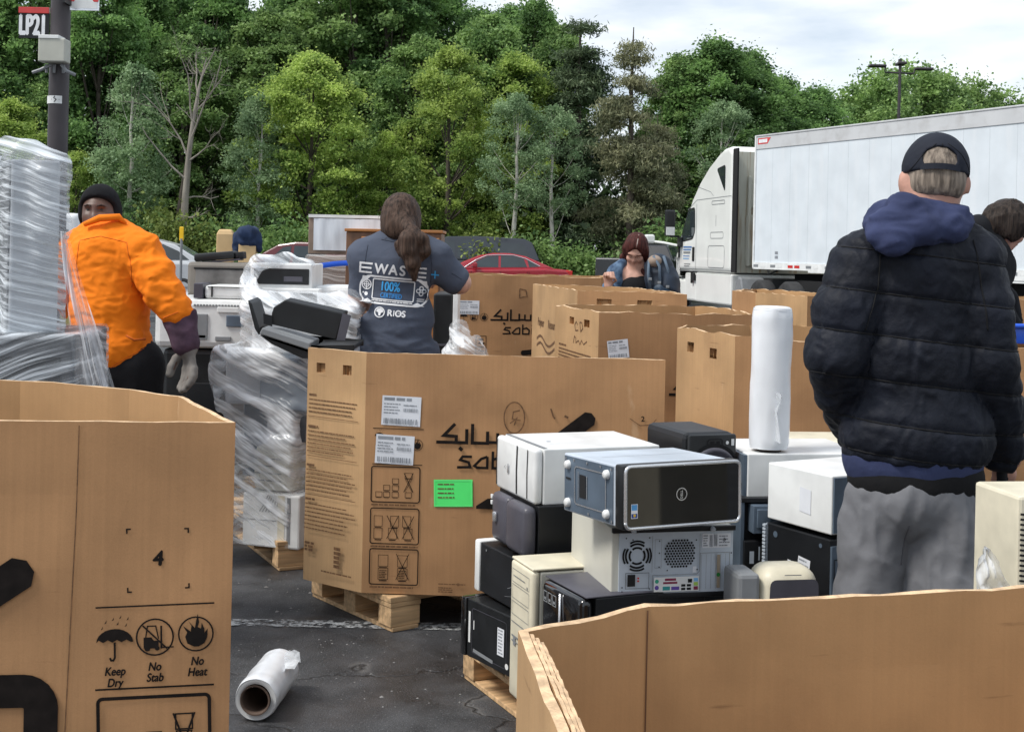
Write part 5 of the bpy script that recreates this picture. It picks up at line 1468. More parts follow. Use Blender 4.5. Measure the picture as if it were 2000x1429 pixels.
for x, y in ((.078, .055), (.078, .047)): k.mi = 2; k.disc(x, y, .003, 10); k.mi = 0
for x, y in ((.06, .165), (.04, .17), (.11, .17), (.112, .024), (.14, .16), (.14, .125), (.14, .085), (.252, .16), (.256, .075), (.165, .075), (.03, .03), (.03, .018), (.34, .16), (.36, .12), (.36, .06)): k.disc(x, y, .0022, 8)
k.mi = 1
k.stroke([(.121, .012), (.121, .062), (.255, .062), (.263, .07), (.263, .178)], .0014); k.stroke([(.265, .014), (.265, .122), (.355, .122), (.355, .014)], .0015); k.rect(.118, .07, .1192, .175); k.frame(.127, .083, .146, .165, .0008)
for i in range(6): k.rect(.268+i*.0148, .018, .2688+i*.0148, .118)
k.mi = 3; k.rect(.125, .014, .262, .056)
k.mi = 4; k.disc(.134, .044, .006, 12); k.mi = 5; k.disc(.134, .026, .0065, 12)
k.mi = 6; k.rect(.158, .045, .192, .052); k.rect(.153, .036, .196, .042)
k.mi = 7; k.rect(.152, .018, .174, .029); k.mi = 5; k.rect(.178, .018, .202, .028); k.mi = 0
for i in range(2):
    for j in range(2): k.rect(.208+i*.017, .017+j*.010, .221+i*.017, .024+j*.010)
k.rect(.228, .038, .241, .049)
for i, mi in enumerate((6, 8, 9)): k.mi = mi; k.rect(.246, .017+i*.012, .259, .027+i*.012)
k.mi = 10; k.rect(.316, .02, .326, .055); k.rect(.316, .062, .326, .116); k.mi = 11; k.disc(.321, .058, .006, 12)
k.build('port_group', [M['hole'], M['grey_pl'], M['lamp_red'], M['white_pl'], pm('mouse port green', (.03, .35, .22), var=.1), pm('port purple', (.12, .07, .35), var=.1), pm('parallel port red', (.22, .02, .06), var=.1), pm('serial port teal', (.03, .28, .28), var=.1), pm('audio green', (.35, .55, .10), var=.1), pm('audio blue', (.2, .45, .75), var=.1), pm('tan slot cover', (.33, .27, .2), var=.1), pm('green dot', (.01, .2, .03), var=.1)], bp, c.R(.0065))
k = Ink(); k.mi = 1; k.rect(.272, .135, .36, .176); k.rect(.244, .064, .256, .083); k.mi = 0
k.bars(.275, .172, .29, 5, .007, .004, 3); k.barcode(.294, .138, .304, .172, 2); k.barcode(.307, .14, .318, .174, 4); k.bars(.323, .17, .356, 4, .009, .003, 7); k.poly([(.333, .158), (.339, .165), (.345, .158), (.339, .151)])
k.build('service_label', [M['grey_print'], M['paper']], bp, c.R(.0066))
for x in (.06, .3): MB().lathe([(0, .012), (.006, .012), (.007, 0)], 12, ax='Y').build('thumb_screw', M['steel'], c.root, smooth=True).matrix_local = T(x, -.014, .1915) @ Matrix.Scale(-1, 4, V((0, 1, 0)))

# white desktop case on top of the left-hand column
c = PC('white computer lying on its side, topmost of the left-hand column', 1063, 877, 4.32, 21, .42, .36, .182, M['white_metal'])
k = MB()
for x0, x1, r in ((-.032, -.001, .012),): k.box((x0, .002, .001), (x1, .358, .181), r, seg=3)
fb_ = k.build('front_bezel', M['white_pl'], c.root, autosm=True)
k = Ink()
for x, w in ((.015, .007), (.205, .010), (.30, .006)): k.stroke([(x, .012), (x-.004, .09), (x, .172)], w)
k.mi = 1; k.ring(.125, .082, .011, .002, ry=.017); k.disc(.09, .085, .0025); k.disc(.098, .09, .002); k.disc(.098, .08, .002)
k.build('bezel_groove', [M['hole'], M['grey_pl']], fb_, c.L(.0325))
c.part('power_button', M['silver'], (-.035, .36-.131, .069), (-.0315, .36-.119, .095), .002, fb_)
k = Ink(); k.rect(.0, .006, .05, .354); k.mi = 1; k.rect(.2, .1, .33, .103); k.disc(.27, .16, .03, 20, .008); k.build('lid_step', [M['grey_pl'], M['steel']], c.root, lambda x, y, l: V((x*.3, y, .182+l)))

# charcoal case below it
c = PC('charcoal computer with a bulging curved front, second from the top of the left column', 1052, 989, 4.3, 21, .41, .36, .170, M['black_metal'])
k = MB(); k.box((-.05, .0, .002), (-.001, .175, .168), .022, seg=3); k.box((-.042, .18, .002), (-.001, .33, .168), .02, seg=3); fb_ = k.build('front_bezel', M['dark_grey_pl'], c.root, autosm=True)
c.part('drive_bay_recess', M['black_gloss'], (-.036, .15, .012), (-.002, .215, .158), .005)
k = MB(); k.box((-.054, .262, .07), (-.0415, .29, .105), .006); k.build('badge', M['silver'], fb_, autosm=True)
for z in (.12, .14): c.part('port_cover', M['white_pl'], (-.043, .318, z), (-.036, .333, z+.014), .001)

c = PC('black cased computer with a white front edge, third down the left column', 1022, 1099, 4.3, 26, .36, .33, .168, M['black_metal'])
c.part('front_bezel', M['white_pl'], (-.004, .331, -.004), (.365, .372, .172), .008)
k = Ink(); k.disc(.05, .15, .004); k.stroke([(.22, .06), (.29, .085)], .0015); k.stroke([(.20, .03), (.30, .05)], .001); k.build('scratch', [M['grey_pl']], c.root, c.L())

c = PC('black computer with a white serial sticker, lowest of the left column', 1004, 1207, 4.3, 33, .33, .29, .196, M['black_pl'])
c.part('front_bezel', M['black_gloss'], (-.006, .291, -.002), (.3, .325, .197), .006)
k = Ink(); k.rect(.012, .05, .024, .155); k.mi = 1; k.rect(.195, .055, .235, .145); k.mi = 2; k.bars(.2, .14, .23, 8, .0105, .005, 4); k.mi = 3; k.stroke([(.045, .03), (.17, .022)], .012); k.mi = 0; k.rect(.045, .1, .05, .13); k.disc(.255, .03, .01)
k.build('case_marks', [M['white_pl'], M['paper'], M['grey_print'], M['grey_pl']], c.root, c.L())
k = Ink(); k.frame(.035, .02, .25, .17, .002, .01); k.build('bezel_groove', [M['dark_grey_pl']], c.root, c.L())

c = PC('yellowed beige tower standing upright with a small keyhole front', 1056, 1118, 4.02, 20, .36, .185, .42, M['beige_metal'])
k = MB().box((-.028, -.001, 0), (-.0005, .186, .424), .012, seg=3).build('front_bezel', M['beige_pl'], c.root, autosm=True)
k2 = Ink()
k2.frame(.02, .36, .165, .40, .0015); k2.rect(.03, .378, .13, .381); k2.frame(.02, .31, .165, .352, .0015); k2.disc(.15, .366, .004); k2.frame(.02, .26, .165, .30, .0015); k2.rect(.02, .235, .165, .238); k2.mi = 1
k2.disc(.125, .205, .011); k2.mi = 0; k2.stroke([(.118, .213), (.13, .198)], .005); k2.ring(.13, .165, .014, .0025); k2.rect(.025, .19, .08, .196); k2.rect(.025, .175, .075, .18); k2.rect(.04, .165, .06, .19); k2.disc(.12, .12, .004)
k2.build('bezel_groove', [M['grey_pl'], M['hole']], k, c.L(.0285))
MB().box((-.025, .0, .4245), (.36, .185, .432), .003).build('lid', M['beige_pl'], c.root)

c = PC('gloss black tower with a silver rib down its rounded front, under the back panel', 1164, 1168, 3.74, 24, .36, .27, .405, M['black_metal'])
k = MB().box((-.045, .002, 0), (-.0005, .268, .404), .03, seg=4).build('front_bezel', M['black_gloss'], c.root, autosm=True)
k2 = MB(); k2.tube([(-.048, .13, .39), (-.051, .125, .3), (-.051, .12, .15), (-.048, .115, .02)], .004, 8); k2.build('silver_rib', M['silver'], k, smooth=True)
q = Ink()
for i in range(3): q.frame(.03+.03*i, .345, .052+.03*i, .375, .003); q.rect(.034+.03*i, .35, .046+.03*i, .358)
q.build('card_reader', [M['grey_pl']], k, c.L(.046)); c.part('lid_edge', M['dark_grey_pl'], (-.03, .0, .4055), (.36, .27, .41), .002)

# tall speaker
c = PC('black speaker cabinet with a grey cone, behind the gloss black computer', 1338, 846, 4.42, 20, .19, .30, .78, M['black_metal'], 'tower_speaker', 'speaker', bev=.02, body='cabinet')
c.part('front_baffle', M['black_pl'], (.006, -.018, .01), (.186, -.0005, .776), .012)
MB().lathe([(0, -.004), (.02, .004), (.045, -.006), (.072, .006), (.08, .012), (.088, .0)], 40, ax='Y').build('woofer_cone', M['dark_grey_pl'], c.root, smooth=True).matrix_local = T(.100, -.021, .645) @ Matrix.Scale(-1, 4, V((0, 1, 0)))
k = Ink(); k.ring(.1, .645, .096, .01, 40); k.frame(.075, .735, .13, .76, .003, .008); k.rect(.085, .742, .10, .754); k.rect(.108, .742, .12, .754); k.mi = 1; k.disc(.148, .748, .006, 12); k.rect(.163, .738, .174, .760)
k.build('baffle_marks', [M['hole'], M['white_pl']], c.root, c.R(.019))

# right-hand half of the pile
c = PC('white computer lying flat under the standing film roll', 1461, 886, 4.42, 9, .42, .36, .145, M['white_metal'])
q = MB().box((-.012, .004, .003), (-.0005, .356, .140)).build('back_panel', M['steel_dark'], c.root)
k = Ink(); k.disc(.30, .1, .02); k.rect(.05, .03, .12, .1); k.rect(.16, .02, .22, .05); k.disc(.33, .04, .012); k.build('port_group', [M['hole']], q, c.L(.0125))
c = PC('gutted computer with bare drive cages, under the white computer with the film roll', 1449, 975, 4.36, 9, .30, .36, .60, M['hole'], body='inner_shell')
for nm, m_, lo, hi in (('frame_rail', M['steel_dark'], (-.01, -.02, 0), (.004, .37, .60)), ('frame_rail', M['steel'], (.088, -.02, 0), (.098, -.001, .48)), ('drive_cage', M['steel_dark'], (.02, -.06, .50), (.12, -.001, .59)), ('drive_cage', M['black_metal'], (.0, -.035, .36), (.08, -.001, .47)),
                       ('drive_bay', M['steel_dark'], (.03, -.07, .52), (.075, -.061, .58)), ('power_supply', M['black_metal'], (.012, -.04, .2), (.085, -.001, .33)), ('top_rail', M['black_metal'], (-.01, -.03, .595), (.3, -.001, .61))):
    MB().box(lo, hi, .002).build(nm, m_, c.root)
k = Ink(); k.rect(.015, .40, .03, .44); k.rect(.045, .41, .05, .455); k.rect(.03, .25, .06, .262); k.frame(.02, .22, .075, .315, .002)
k.disc(.01, .36, .004); k.disc(.08, .345, .004); k.disc(.01, .22, .004); k.build('bare_fitting', [M['steel']], c.root, c.R(.042))
c = PC('white computer lying on its side against the grey trousers', 1626, 930, 4.02, 30, .38, .29, .178, M['white_metal'])
k = MB().box((.004, -.006, .006), (.37, -.0003, .172)).build('back_panel', M['steel_dark'], c.root)
k = Ink(); k.poly([(.15, .05), (.2, .045), (.2, .12), (.15, .125)]); k.build('paper_mark', [M['paper']], c.root, c.L())
c = PC('black tower with two white stickers, standing under the white computer by the grey trousers', 1622, 1054, 4.03, 30, .42, .29, .56, M['black_metal'])
k = MB().box((.0, -.008, .01), (.3, -.0003, .54)).build('back_panel', M['steel_dark'], c.root)
q = Ink(); q.frame(.01, .2, .10, .5, .003); q.rect(.05, .05, .1, .16)
for x, y in ((.02, .44), (.05, .43), (.03, .40), (.06, .38)): q.disc(x, y, .011)
q.build('port_group', [M['hole']], k, c.R(.0085))
k = MB()
for i in range(34): k.box((-.012, .282, .56-.012-i*.0115), (-.001, .296, .56-.0045-i*.0115))
k.box((-.006, .2815, .17), (-.0005, .284, .56)); k.build('perforated_edge', M['steel'], c.root)
q = Ink(); q.rot = -.12; q.org = (.15, .43); q.rect(.10, .43, .145, .458); q.rect(.146, .415, .20, .485); q.mi = 1; q.bars(.105, .452, .14, 2, .01, .004, 1); q.bars(.15, .478, .195, 4, .013, .005, 2); q.mi = 2; q.rot = 0; q.disc(.045, .53, .010); q.disc(.25, .535, .007)
q.build('case_sticker', [M['paper'], M['grey_print'], M['steel_dark']], c.root, c.L())

# printer in front
p = at(1492, 1142, 3.72)
pr_ = thing('desktop_printer', 'cream printer with a dark window and grey flank, showing above the nearest box rim', 'printer', (p.x, p.y, .145), math.radians(10), ELEC)
zt = at(1548, 1114, 3.72).z - .145
k = MB().box((-.005, 0, .04), (.172, .15, zt), .05, seg=5); k.build('shell', M['beige_pl'], pr_, autosm=True)
MB().box((-.072, .01, .0), (-.0055, .14, zt-.014), .012).build('side_cover', M['grey_pl'], pr_)
q = MB(); q.add([(x, -.003, z) for x, z in round_poly([(.012, .3), (.165, .3), (.16, zt-.028), (.018, zt-.028)], .02)], [tuple(range(20))]); q.build('window', M['dark_grey_pl'], pr_, recalc=False)
k = Ink(); k.rect(.06, zt-.017, .11, zt-.0145); k.build('grip_line', [M['grey_pl']], pr_, lambda x, y, l: V((x, -l, y)))
MB().box((-.02, .005, 0), (.175, .15, .039)).build('base', M['grey_pl'], pr_)

c = PC('cream rounded monitor top far behind the film roll', 1545, 862, 4.85, 6, .36, .3, .70, M['beige_pl'], 'cream_monitor', 'monitor', bev=.03, body='housing')
k = Ink(); k.frame(.02, .1, .34, .6, .006); k.build('screen_edge', [M['grey_pl']], c.root, c.R())

# stretch-film rolls
M['film_roll'] = pm('wound stretch film', (.76, .78, .81), r=.28, var=.10, vs=5, stretch=(1, 1, .35), coat=.35, bump=.12, bs=16, bstretch=(1, 1, .3))
M['film_end'] = pm('film roll end', (.60, .62, .63), r=.4, var=.1, vs=10)
M['tube'] = pm('brown cardboard tube', (.09, .06, .045), r=.8, var=.2, vs=10)
def film_roll(label, p, q, r, rc, seed, name='film_roll', closed=False):
    p, q = V(p), V(q); L = (q-p).length
    root = thing(name, label, 'film roll', p)
    root.rotation_mode = 'QUATERNION'; root.rotation_quaternion = (q-p).to_track_quat('Z', 'Y')
    k = MB(); n, m_ = 48, 26; vs, fs = [], []
    for i in range(m_+1):
        z = L*i/m_
        for j in range(n):
            a = 2*PI*j/n; e = .0034*noise.noise(V((math.cos(a)*2, math.sin(a)*2, z*9+seed))) + .0016*noise.noise(V((a*.6, z*40, seed))) - (.004 if i in (0, m_) else 0)
            vs.append(((r+e)*math.cos(a), (r+e)*math.sin(a), z))
    fs = [(i*n+j, i*n+(j+1) % n, (i+1)*n+(j+1) % n, (i+1)*n+j) for i in range(m_) for j in range(n)]
    k.add(vs, fs); k.build('film_winding', M['film_roll'], root, smooth=True, recalc=False)
    for z, s_ in ((.001, -1), (L-.001, 1)):
        e = MB(); e.lathe([(rc, z-.002*s_), (r*.75, z), (r-.0035, z)], 48); e.build('winding_end', M['film_end'], root, smooth=True)
    if closed:
        e = MB(); e.lathe([(0, L-.004), (rc*.9, L-.002), (rc*1.1, L+.006), (r*.85, L+.004), (r-.002, L-.006)], 40); e.build('film_top', M['film_roll'], root, smooth=True)
        t = MB(); t.lathe([(rc, -.008), (rc-.006, -.009), (rc-.007, .01), (rc-.007, L-.03)], 40); t.build('core_tube', M['tube'], root, smooth=True); return root
    t = MB(); t.lathe([(rc, -.008), (rc-.006, -.009), (rc-.007, .01), (rc-.007, L-.01), (rc-.006, L+.009), (rc, L+.008)], 40); t.build('core_tube', M['tube'], root, smooth=True)
    return root
n0, n1 = atz(499, 1372, .062), atz(551, 1303, .062)
ax_ = (n1-n0).normalized(); ax_.z = 0
roll = film_roll('roll of clear stretch film lying on the asphalt', V((n0.x, n0.y, .0725)), V((n0.x, n0.y, .0725)) + ax_*.33, .070, .049, 1.)
M['loose_film'] = film('loose film', (14, 14, 6), .35, .8, (.8, .83, .86))
def scrap(parent, pts, name='loose_film_edge', seed=0, w=.05):
    rr = random.Random(seed); k = MB(); vs = []
    for i, p in enumerate(pts):
        for j in range(4): vs.append(V(p) + V((rr.uniform(-1, 1), rr.uniform(-1, 1), rr.uniform(-1, 1)))*w*.3 + V((w*(j-1.5)*.4, .01*rr.uniform(-1, 1), w*(j-1.5)*.1)))
    n = len(pts); k.add(vs, [(i*4+j, i*4+j+1, i*4+5+j, i*4+4+j) for i in range(n-1) for j in range(3)])
    return k.build(name, M['loose_film'], parent, smooth=True, recalc=False)
scrap(roll, [(-.05, .05, .15), (-.055, .06, .21), (-.05, .055, .27), (-.055, .06, .31)], seed=1); scrap(roll, [(.06, -.02, .15), (.07, -.035, .17), (.06, -.06, .2)], seed=2, w=.03)
b0 = at(1501, 869, 4.5); t0 = at(1501, 601, 4.5)
ws_ = at(1461, 886, 4.42).z
roll2 = film_roll(closed=True, label='roll of clear stretch film standing upright on a white computer', p=V((b0.x, 4.5, ws_+.011)), q=V((b0.x+.004, 4.5, t0.z)), r=.0675, rc=.043, seed=5.)
scrap(roll2, [(-.068, -.01, .03), (-.071, -.015, .08), (-.072, -.01, .13), (-.085, -.012, .17), (-.07, -.01, .2)], seed=4, w=.028)

# beige tower by the right edge, on a black one, and film at its foot
c = PC('yellowed beige tower with black vent slots at the right edge, beside the grey trousers', 1990, 969, 3.0, 9, .36, .2, .46, M['beige_pl'], bev=.008, group=None)
k = Ink()
for i in range(26): k.stroke([(.004, .42-i*.0115), (.05, .415-i*.0115)], .005)
k.build('vent_slot', [M['hole']], c.root, c.R()); z_ = c.root.location.z
c2 = PC('black computer under the yellowed beige tower', 1985, 1200, 2.98, 9, .40, .28, .3, M['black_metal'], group=None); c2.root.location = (c.root.location.x-.02, c.root.location.y-.01, z_-.302)
c3 = MB().box((-.1, -.05, 0), (.6, .5, z_-.304)).box((-.101, -.051, .05), (.601, .501, .06)); t_ = thing('equipment_crate', 'grey plastic crate under the computers at the right edge', 'crate', (c.root.location.x-.02, c.root.location.y-.01, 0), math.radians(9)); c3.build('crate_wall', M['grey_pl'], t_)
fp0, fp1 = at(1922, 1065, 2.93), at(1952, 1152, 2.9)
k = MB(); vs = []; rr = random.Random(5)
for i in range(13):
    for j in range(11):
        u, v = i/12, j/10
        p = at(1924 - 26*u*v + 48*v*(1-u)*1.15, 1066 + 100*v, 2.95) + V((0, .045*noise.noise(V((u*7, v*3, 2))) - .03*(1-u), 0))
        vs.append(p)
k.add(vs, [(i*11+j, i*11+j+1, i*11+12+j, i*11+11+j) for i in range(12) for j in range(10)])
fs_ = k.build('plastic_film', M['loose_film'], None, smooth=True, recalc=False); tag(fs_, 'crumpled clear film hanging at the foot of the yellowed beige tower', 'plastic film')

# blue tray in the box at the right edge
p = at(1970, 655, 6.2)
tb = thing('blue_tray', 'bright blue plastic tray resting in a box at the right edge', 'tray', (p.x-.03, 6.35, 1.14), .05)
M['blue_pl'] = pm('bright blue plastic', (.015, .10, .62), r=.35, var=.1)
k = MB().box((0, 0, 0), (.5, .012, .075), .004).box((0, .3, 0), (.5, .312, .075), .004).box((0, .013, 0), (.012, .299, .075), .004).box((.488, .013, 0), (.5, .299, .075), .004).box((.013, .013, 0), (.487, .299, .008))
k.build('tray_wall', M['blue_pl'], tb, autosm=True)
MB().tube([(.0, .0, .075), (.03, -.01, .085), (.5, -.01, .085)], .012, 8).build('tray_rim', M['blue_pl'], tb, smooth=True)
MB().tube([(-.02, .02, .07), (-.02, .02, .12), (.02, .02, .14), (.06, .02, .1)], .012, 8).build('tray_handle', M['blue_pl'], tb, smooth=True)
# ------------------------------------------------------------------ people
def skin_mat(name, c): 
    m = pm(name, c, r=.5, var=.12, vs=30, bump=.06, bs=120); return m
def cloth(name, c, r=.85, var=.18, vs=5, bump=.25, bs=35, weave=True, spec=.25): return pm(name, c, r=r, var=var, vs=vs, bump=bump, bs=bs, spec=spec)
def hair_mat(name, c0, c1): return pm(name, c0, c2=c1, r=.62, var=.3, vs=26, spec=.2, stretch=(3.2, 3.2, .35), bump=.6, bs=40, bstretch=(4, 4, .4), lo=.3, hi=.7)
M['skin_pink'] = skin_mat('pinkish skin', (.50, .27, .20))
M['skin_fair'] = skin_mat('fair skin', (.56, .32, .24))
M['skin_brown'] = skin_mat('brown skin', (.10, .048, .032))
M['eye'] = pm('dark eyes', (.02, .015, .012), r=.4, var=.1)
M['lip'] = pm('lips', (.30, .09, .075), r=.45, var=.1)

def frame(fwd, up=(0, 0, 1)):
    f = V(fwd).normalized(); u = (V(up) - f*V(up).dot(f)).normalized(); r = f.cross(u)
    return Matrix(((r.x, f.x, u.x), (r.y, f.y, u.y), (r.z, f.z, u.z)))
def head_ops(s, c, R, w=1.0):
    h = lambda x, y, z: V(c) + R @ V((x, y, z))
    s.ell(c, (.074*w, .094, .108), .02, R)                                   # skull, face towards +y
    s.ell(h(0, .03, -.055), (.058*w, .066, .075), .03, R)
    s.ell(h(0, .062, -.098), (.03, .026, .022), .03, R)                      # chin
    s.ell(h(0, .094, -.028), (.013, .022, .022), .014, R); s.ell(h(0, .09, -.005), (.009, .014, .03), .012, R)   # nose
    s.ell(h(0, .082, .022), (.052, .016, .012), .02, R)                      # brow
    for e in (-1, 1):
        s.ell(h(e*.031, .09, .002), (.017, .012, .010), .012, R, 's')        # eye sockets
        s.ell(h(e*.038, .074, -.03), (.022, .02, .02), .02, R)               # cheeks
        s.ell(h(e*.080*w, -.004, -.014), (.013, .02, .032), .008, R)          # ears
    s.ell(h(0, .084, -.066), (.022, .012, .010), .012, R)                    # mouth
    return h
def face_parts(root, h, R, mat_skin, lids=False):
    for e in (-1, 1):
        if lids:
            k = MB(); k.tube([h(e*.018, .0905, -.003), h(e*.031, .0915, -.007), h(e*.045, .083, -.004)], [.0010, .0018, .0010], 6); k.build('eyelid', M['hair_dark'], root, smooth=True)
            k = MB(); k.tube([h(e*.014, .099, .018), h(e*.032, .097, .022), h(e*.05, .085, .017)], [.002, .0028, .0015], 6); k.build('eyebrow', M['hair_red_'], root, smooth=True); continue
        k = MB(); k.M = T(h(e*.031, .0765, .002)); 
        bm = bmesh.new(); bmesh.ops.create_uvsphere(bm, u_segments=12, v_segments=8, radius=.0098); bm.verts.index_update()
        k.add([v.co.copy() for v in bm.verts], [[v.index for v in f.verts] for f in bm.faces]); bm.free(); k.build('eye', M['eye'], root, smooth=True)
        k = MB(); k.tube([h(e*.014, .099, .020), h(e*.032, .097, .026), h(e*.05, .085, .020)], [.003, .004, .002], 6); k.build('eyebrow', M['hair_dark'], root, smooth=True)
    k = MB(); k.tube([h(-.024, .087, -.067), h(-.01, .0955, -.065), h(0, .0965, -.066), h(.01, .0955, -.065), h(.024, .087, -.067)], [.003, .0055, .005, .0055, .003], 6); k.build('lips', M['lip'], root, smooth=True)
M['hair_red_'] = hair_mat('brow hair', (.035, .014, .01), (.07, .03, .022))
M['hair_dark'] = hair_mat('dark hair', (.012, .009, .008), (.05, .036, .028))
def hand_ops(s, w, dirv, palm, size=1.0, curl=.5, r=.0092, k=.006):
    """palm and five fingers; w wrist, dirv along the hand, palm = the way the palm faces"""
    d = V(dirv).normalized(); n = V(palm); n = (n - d*n.dot(d)).normalized(); sd = d.cross(n)
    w = V(w); z = size
    for t in (-.028, -.009, .010, .028): s.cap(w + d*.01*z + sd*t*.6*z, w + d*.085*z + sd*t*z, .013*z, .012*z, .015)
    for t, L in ((-.030, .062), (-.010, .078), (.011, .082), (.031, .072)):
        p = w + d*.088*z + sd*t*z; a = 0.0
        for seg, f in enumerate((.46, .32, .25)):
            a += curl*(.7, 1.0, .7)[seg]
            q = p + (d*math.cos(a) + n*math.sin(a))*L*f*z
            s.cap(p, q, r*z*(1.08-.1*seg), r*z*(1.0-.1*seg), k); p = q
    p = w + d*.025*z + sd*.030*z + n*.006*z
    for dv, L in ((((sd*.5 + d*.6 + n*.7), .04), ((d*.55 + n*.55 - sd*.45), .034), ((-sd*.9 + d*.2 + n*.1), .028)) if curl > 1 else (((sd*.75 + d*.6 + n*.45), .04), ((sd*.25 + d*.85 + n*.5), .032), ((d*.9 + n*.45 - sd*.1), .027))):
        q = p + dv.normalized()*L*z; s.cap(p, q, r*1.15*z, r*1.0*z, .008); p = q
def body_ops(J, s, k=1.0):
    s.cap(J['neck'], J['chest'], .045, .08, .035)
    s.ell(J['chest'], (.14*k, .09*k, .17), .06); s.ell(J['pelvis'], (.14*k, .095*k, .12), .08); s.cap(J['chest'], J['pelvis'], .10*k, .10*k, .06)
    for e in 'LR':
        s.chain([J['sh'+e], J['el'+e], J['wr'+e]], [.045, .036, .026], .03); s.cap(J['chest'], J['sh'+e], .07, .05, .04)
        hd_ = (V(J['wr'+e]) - V(J['el'+e])).normalized()
        hand_ops(s, J['wr'+e], J.get('hd'+e, hd_), J.get('pn'+e, (0, 1, -.3)), 1.0, J.get('curl', .45))
        s.chain([J['hip'+e], J['kn'+e], J['an'+e]], [.075, .052, .036], .04)
        a = V(J['an'+e]); s.cap(a + V((0, -.03, -.04)), a + V((0, .15, -.055)), .036, .03, .03)
def legs(J, x, dy=0):
    pass
def bbox(J, pad=.3, lo_z=-.02):
    P = np.array([tuple(v) for v in J.values() if isinstance(v, (tuple, Vector))]); a, b = P.min(0)-pad, P.max(0)+pad
    return (a[0], a[1], lo_z), (b[0], b[1], b[2])

def start(label, px, d):
    o = at(px, 490, d); root = thing('person', label, 'person', (o.x, d, 0))
    return root, lambda px_, py_, dy=0.0: at(px_, py_, d+dy) - V((o.x, d, 0))
def puff(levels, amp=.012, wid=.03, slope=0.0):
    lv = np.array(levels)
    def f(v, n):
        z = v[:, 2] + slope*v[:, 0]
        dm = np.abs(z[:, None] - lv[None, :]).min(1)
        return amp*(1 - np.exp(-(dm/wid)**1.2)) - amp*.6
    return f
def footwear(root, J, mat, name='shoe'):
    for e in 'LR':
        a = V(J['an'+e]); s = SDF(); s.cap((a.x, a.y-.03, .05), (a.x, a.y+.16, .042), .048, .04, .02); s.cap((a.x, a.y-.02, .11), (a.x, a.y-.02, .05), .045, .05, .03); s.plane((0, 0, .002), (0, 0, -1))
        sdf_obj(name, s, (a.x-.12, a.y-.14, -.01), (a.x+.12, a.y+.26, .18), .014, mat, root)

def seam(o_, lines, r, mat, name='seam', jump=.03, sink=.3):
    bv = BVHTree.FromPolygons([v.co for v in o_.data.vertices], [tuple(p.vertices) for p in o_.data.polygons]); k = MB(); n_ = 0
    for ln_ in lines:
        run = []
        for x, z in ln_:
            h_ = bv.ray_cast(V((x, -1.5, z)), V((0, 1, 0)))
            p = h_[0] + h_[1]*r*(1-sink*2)*(-1 if h_[1].y > 0 else 1) if h_[0] is not None else None
            if p is None or (run and abs(p.y - run[-1].y) > jump):
                if len(run) > 2: k.tube(run, r, 5); n_ += 1
                run = []
            if p is not None: run.append(p)
        if len(run) > 2: k.tube(run, r, 5); n_ += 1
    return k.build(name, mat, o_, smooth=True) if n_ else None
def lerp_line(m_, pts, n=26):
    out = []; Q = [m_(*p) for p in pts]
    for a, b in zip(Q[:-1], Q[1:]): out += [(a.x+(b.x-a.x)*t/n, a.z+(b.z-a.z)*t/n) for t in range(n)]
    return out + [(Q[-1].x, Q[-1].z)]
def strands(o_, c, rad, n, mat, seed, L=.05, r=.0011, down=.6):
    rr_ = random.Random(seed); k = MB()
    for i in range(n):
        d = V((rr_.gauss(0, 1), rr_.gauss(0, 1), rr_.gauss(.2, 1))).normalized(); p = V(c) + V((d.x*rad[0], d.y*rad[1], d.z*rad[2]))
        t = (V((rr_.gauss(0, 1), rr_.gauss(0, 1), -down*2)) - d*.3).normalized()
        k.tube([p, p + t*L*.5 + d*.006, p + t*L + d*.004], [r, r*.8, r*.4], 4)
    return k.build('loose_strands', mat, o_, smooth=True, recalc=False)

# ---- man in the quilted jacket, back to us
root, m = start('person in a dark cap, quilted black jacket and grey trousers, back to the camera', 1785, 3.72)
J = dict(head=m(1826, 348, .02), neck=m(1815, 410), chest=m(1792, 570), pelvis=m(1785, 960), shL=m(1668, 520), elL=m(1622, 690, -.03), wrL=m(1672, 850, .2), shR=m(1918, 510), elR=m(1945, 705, -.02), wrR=m(1958, 880, .14),
         hipL=m(1712, 1000), knL=m(1700, 1290, .03), hipR=m(1845, 1000), knR=m(1842, 1290, .0))
J['anL'] = V((J['knL'].x-.01, .03, .09)); J['anR'] = V((J['knR'].x+.01, -.02, .09)); J['hdR'] = (.2, .35, -.9)
s = SDF(); Rm = frame((.12, 1, -.22), (.05, 0, 1)); hh = head_ops(s, J['head'], Rm, 1.06); s.cap(J['neck'] + V((0, .02, .06)), J['neck'], .062, .066, .04); body_ops(J, s, .9)
lo, hi = bbox(J, .16); b_ = sdf_obj('body', s, lo, (hi[0], hi[1], hi[2]+.02), .012, M['skin_pink'], root)
face_parts(root, hh, Rm, M['skin_pink'])
M['hair_grey'] = hair_mat('short grey hair', (.13, .105, .085), (.34, .28, .225))
s = SDF(); s.ell(hh(0, -.014, .012), (.080, .096, .104), .02, Rm); s.ell(hh(0, -.05, -.035), (.066, .048, .045), .02, Rm)
s.plane(hh(0, .02, -.03), Rm @ V((0, .85, -.5)), .01); s.plane(hh(0, -.06, -.068), Rm @ V((0, .1, -1)), .006)
hc = hh(0, 0, 0); B3 = lambda c, r: (tuple(V(c) - V((r, r, r))), tuple(V(c) + V((r, r, r))))
sdf_obj('hair', s, *B3(hc, .15), .006, M['hair_grey'], root, lambda v, n: .003*folds(v, 40, 1, (1, 1, .3)))
M['navy_cap'] = cloth('navy cap cotton', (.014, .017, .027), .8)
s = SDF(); s.ell(hh(0, -.008, .022), (.0915, .107, .104), .01, Rm); s.plane(hh(0, -.1, -.006), Rm @ V((0, .10, -1)), .004)
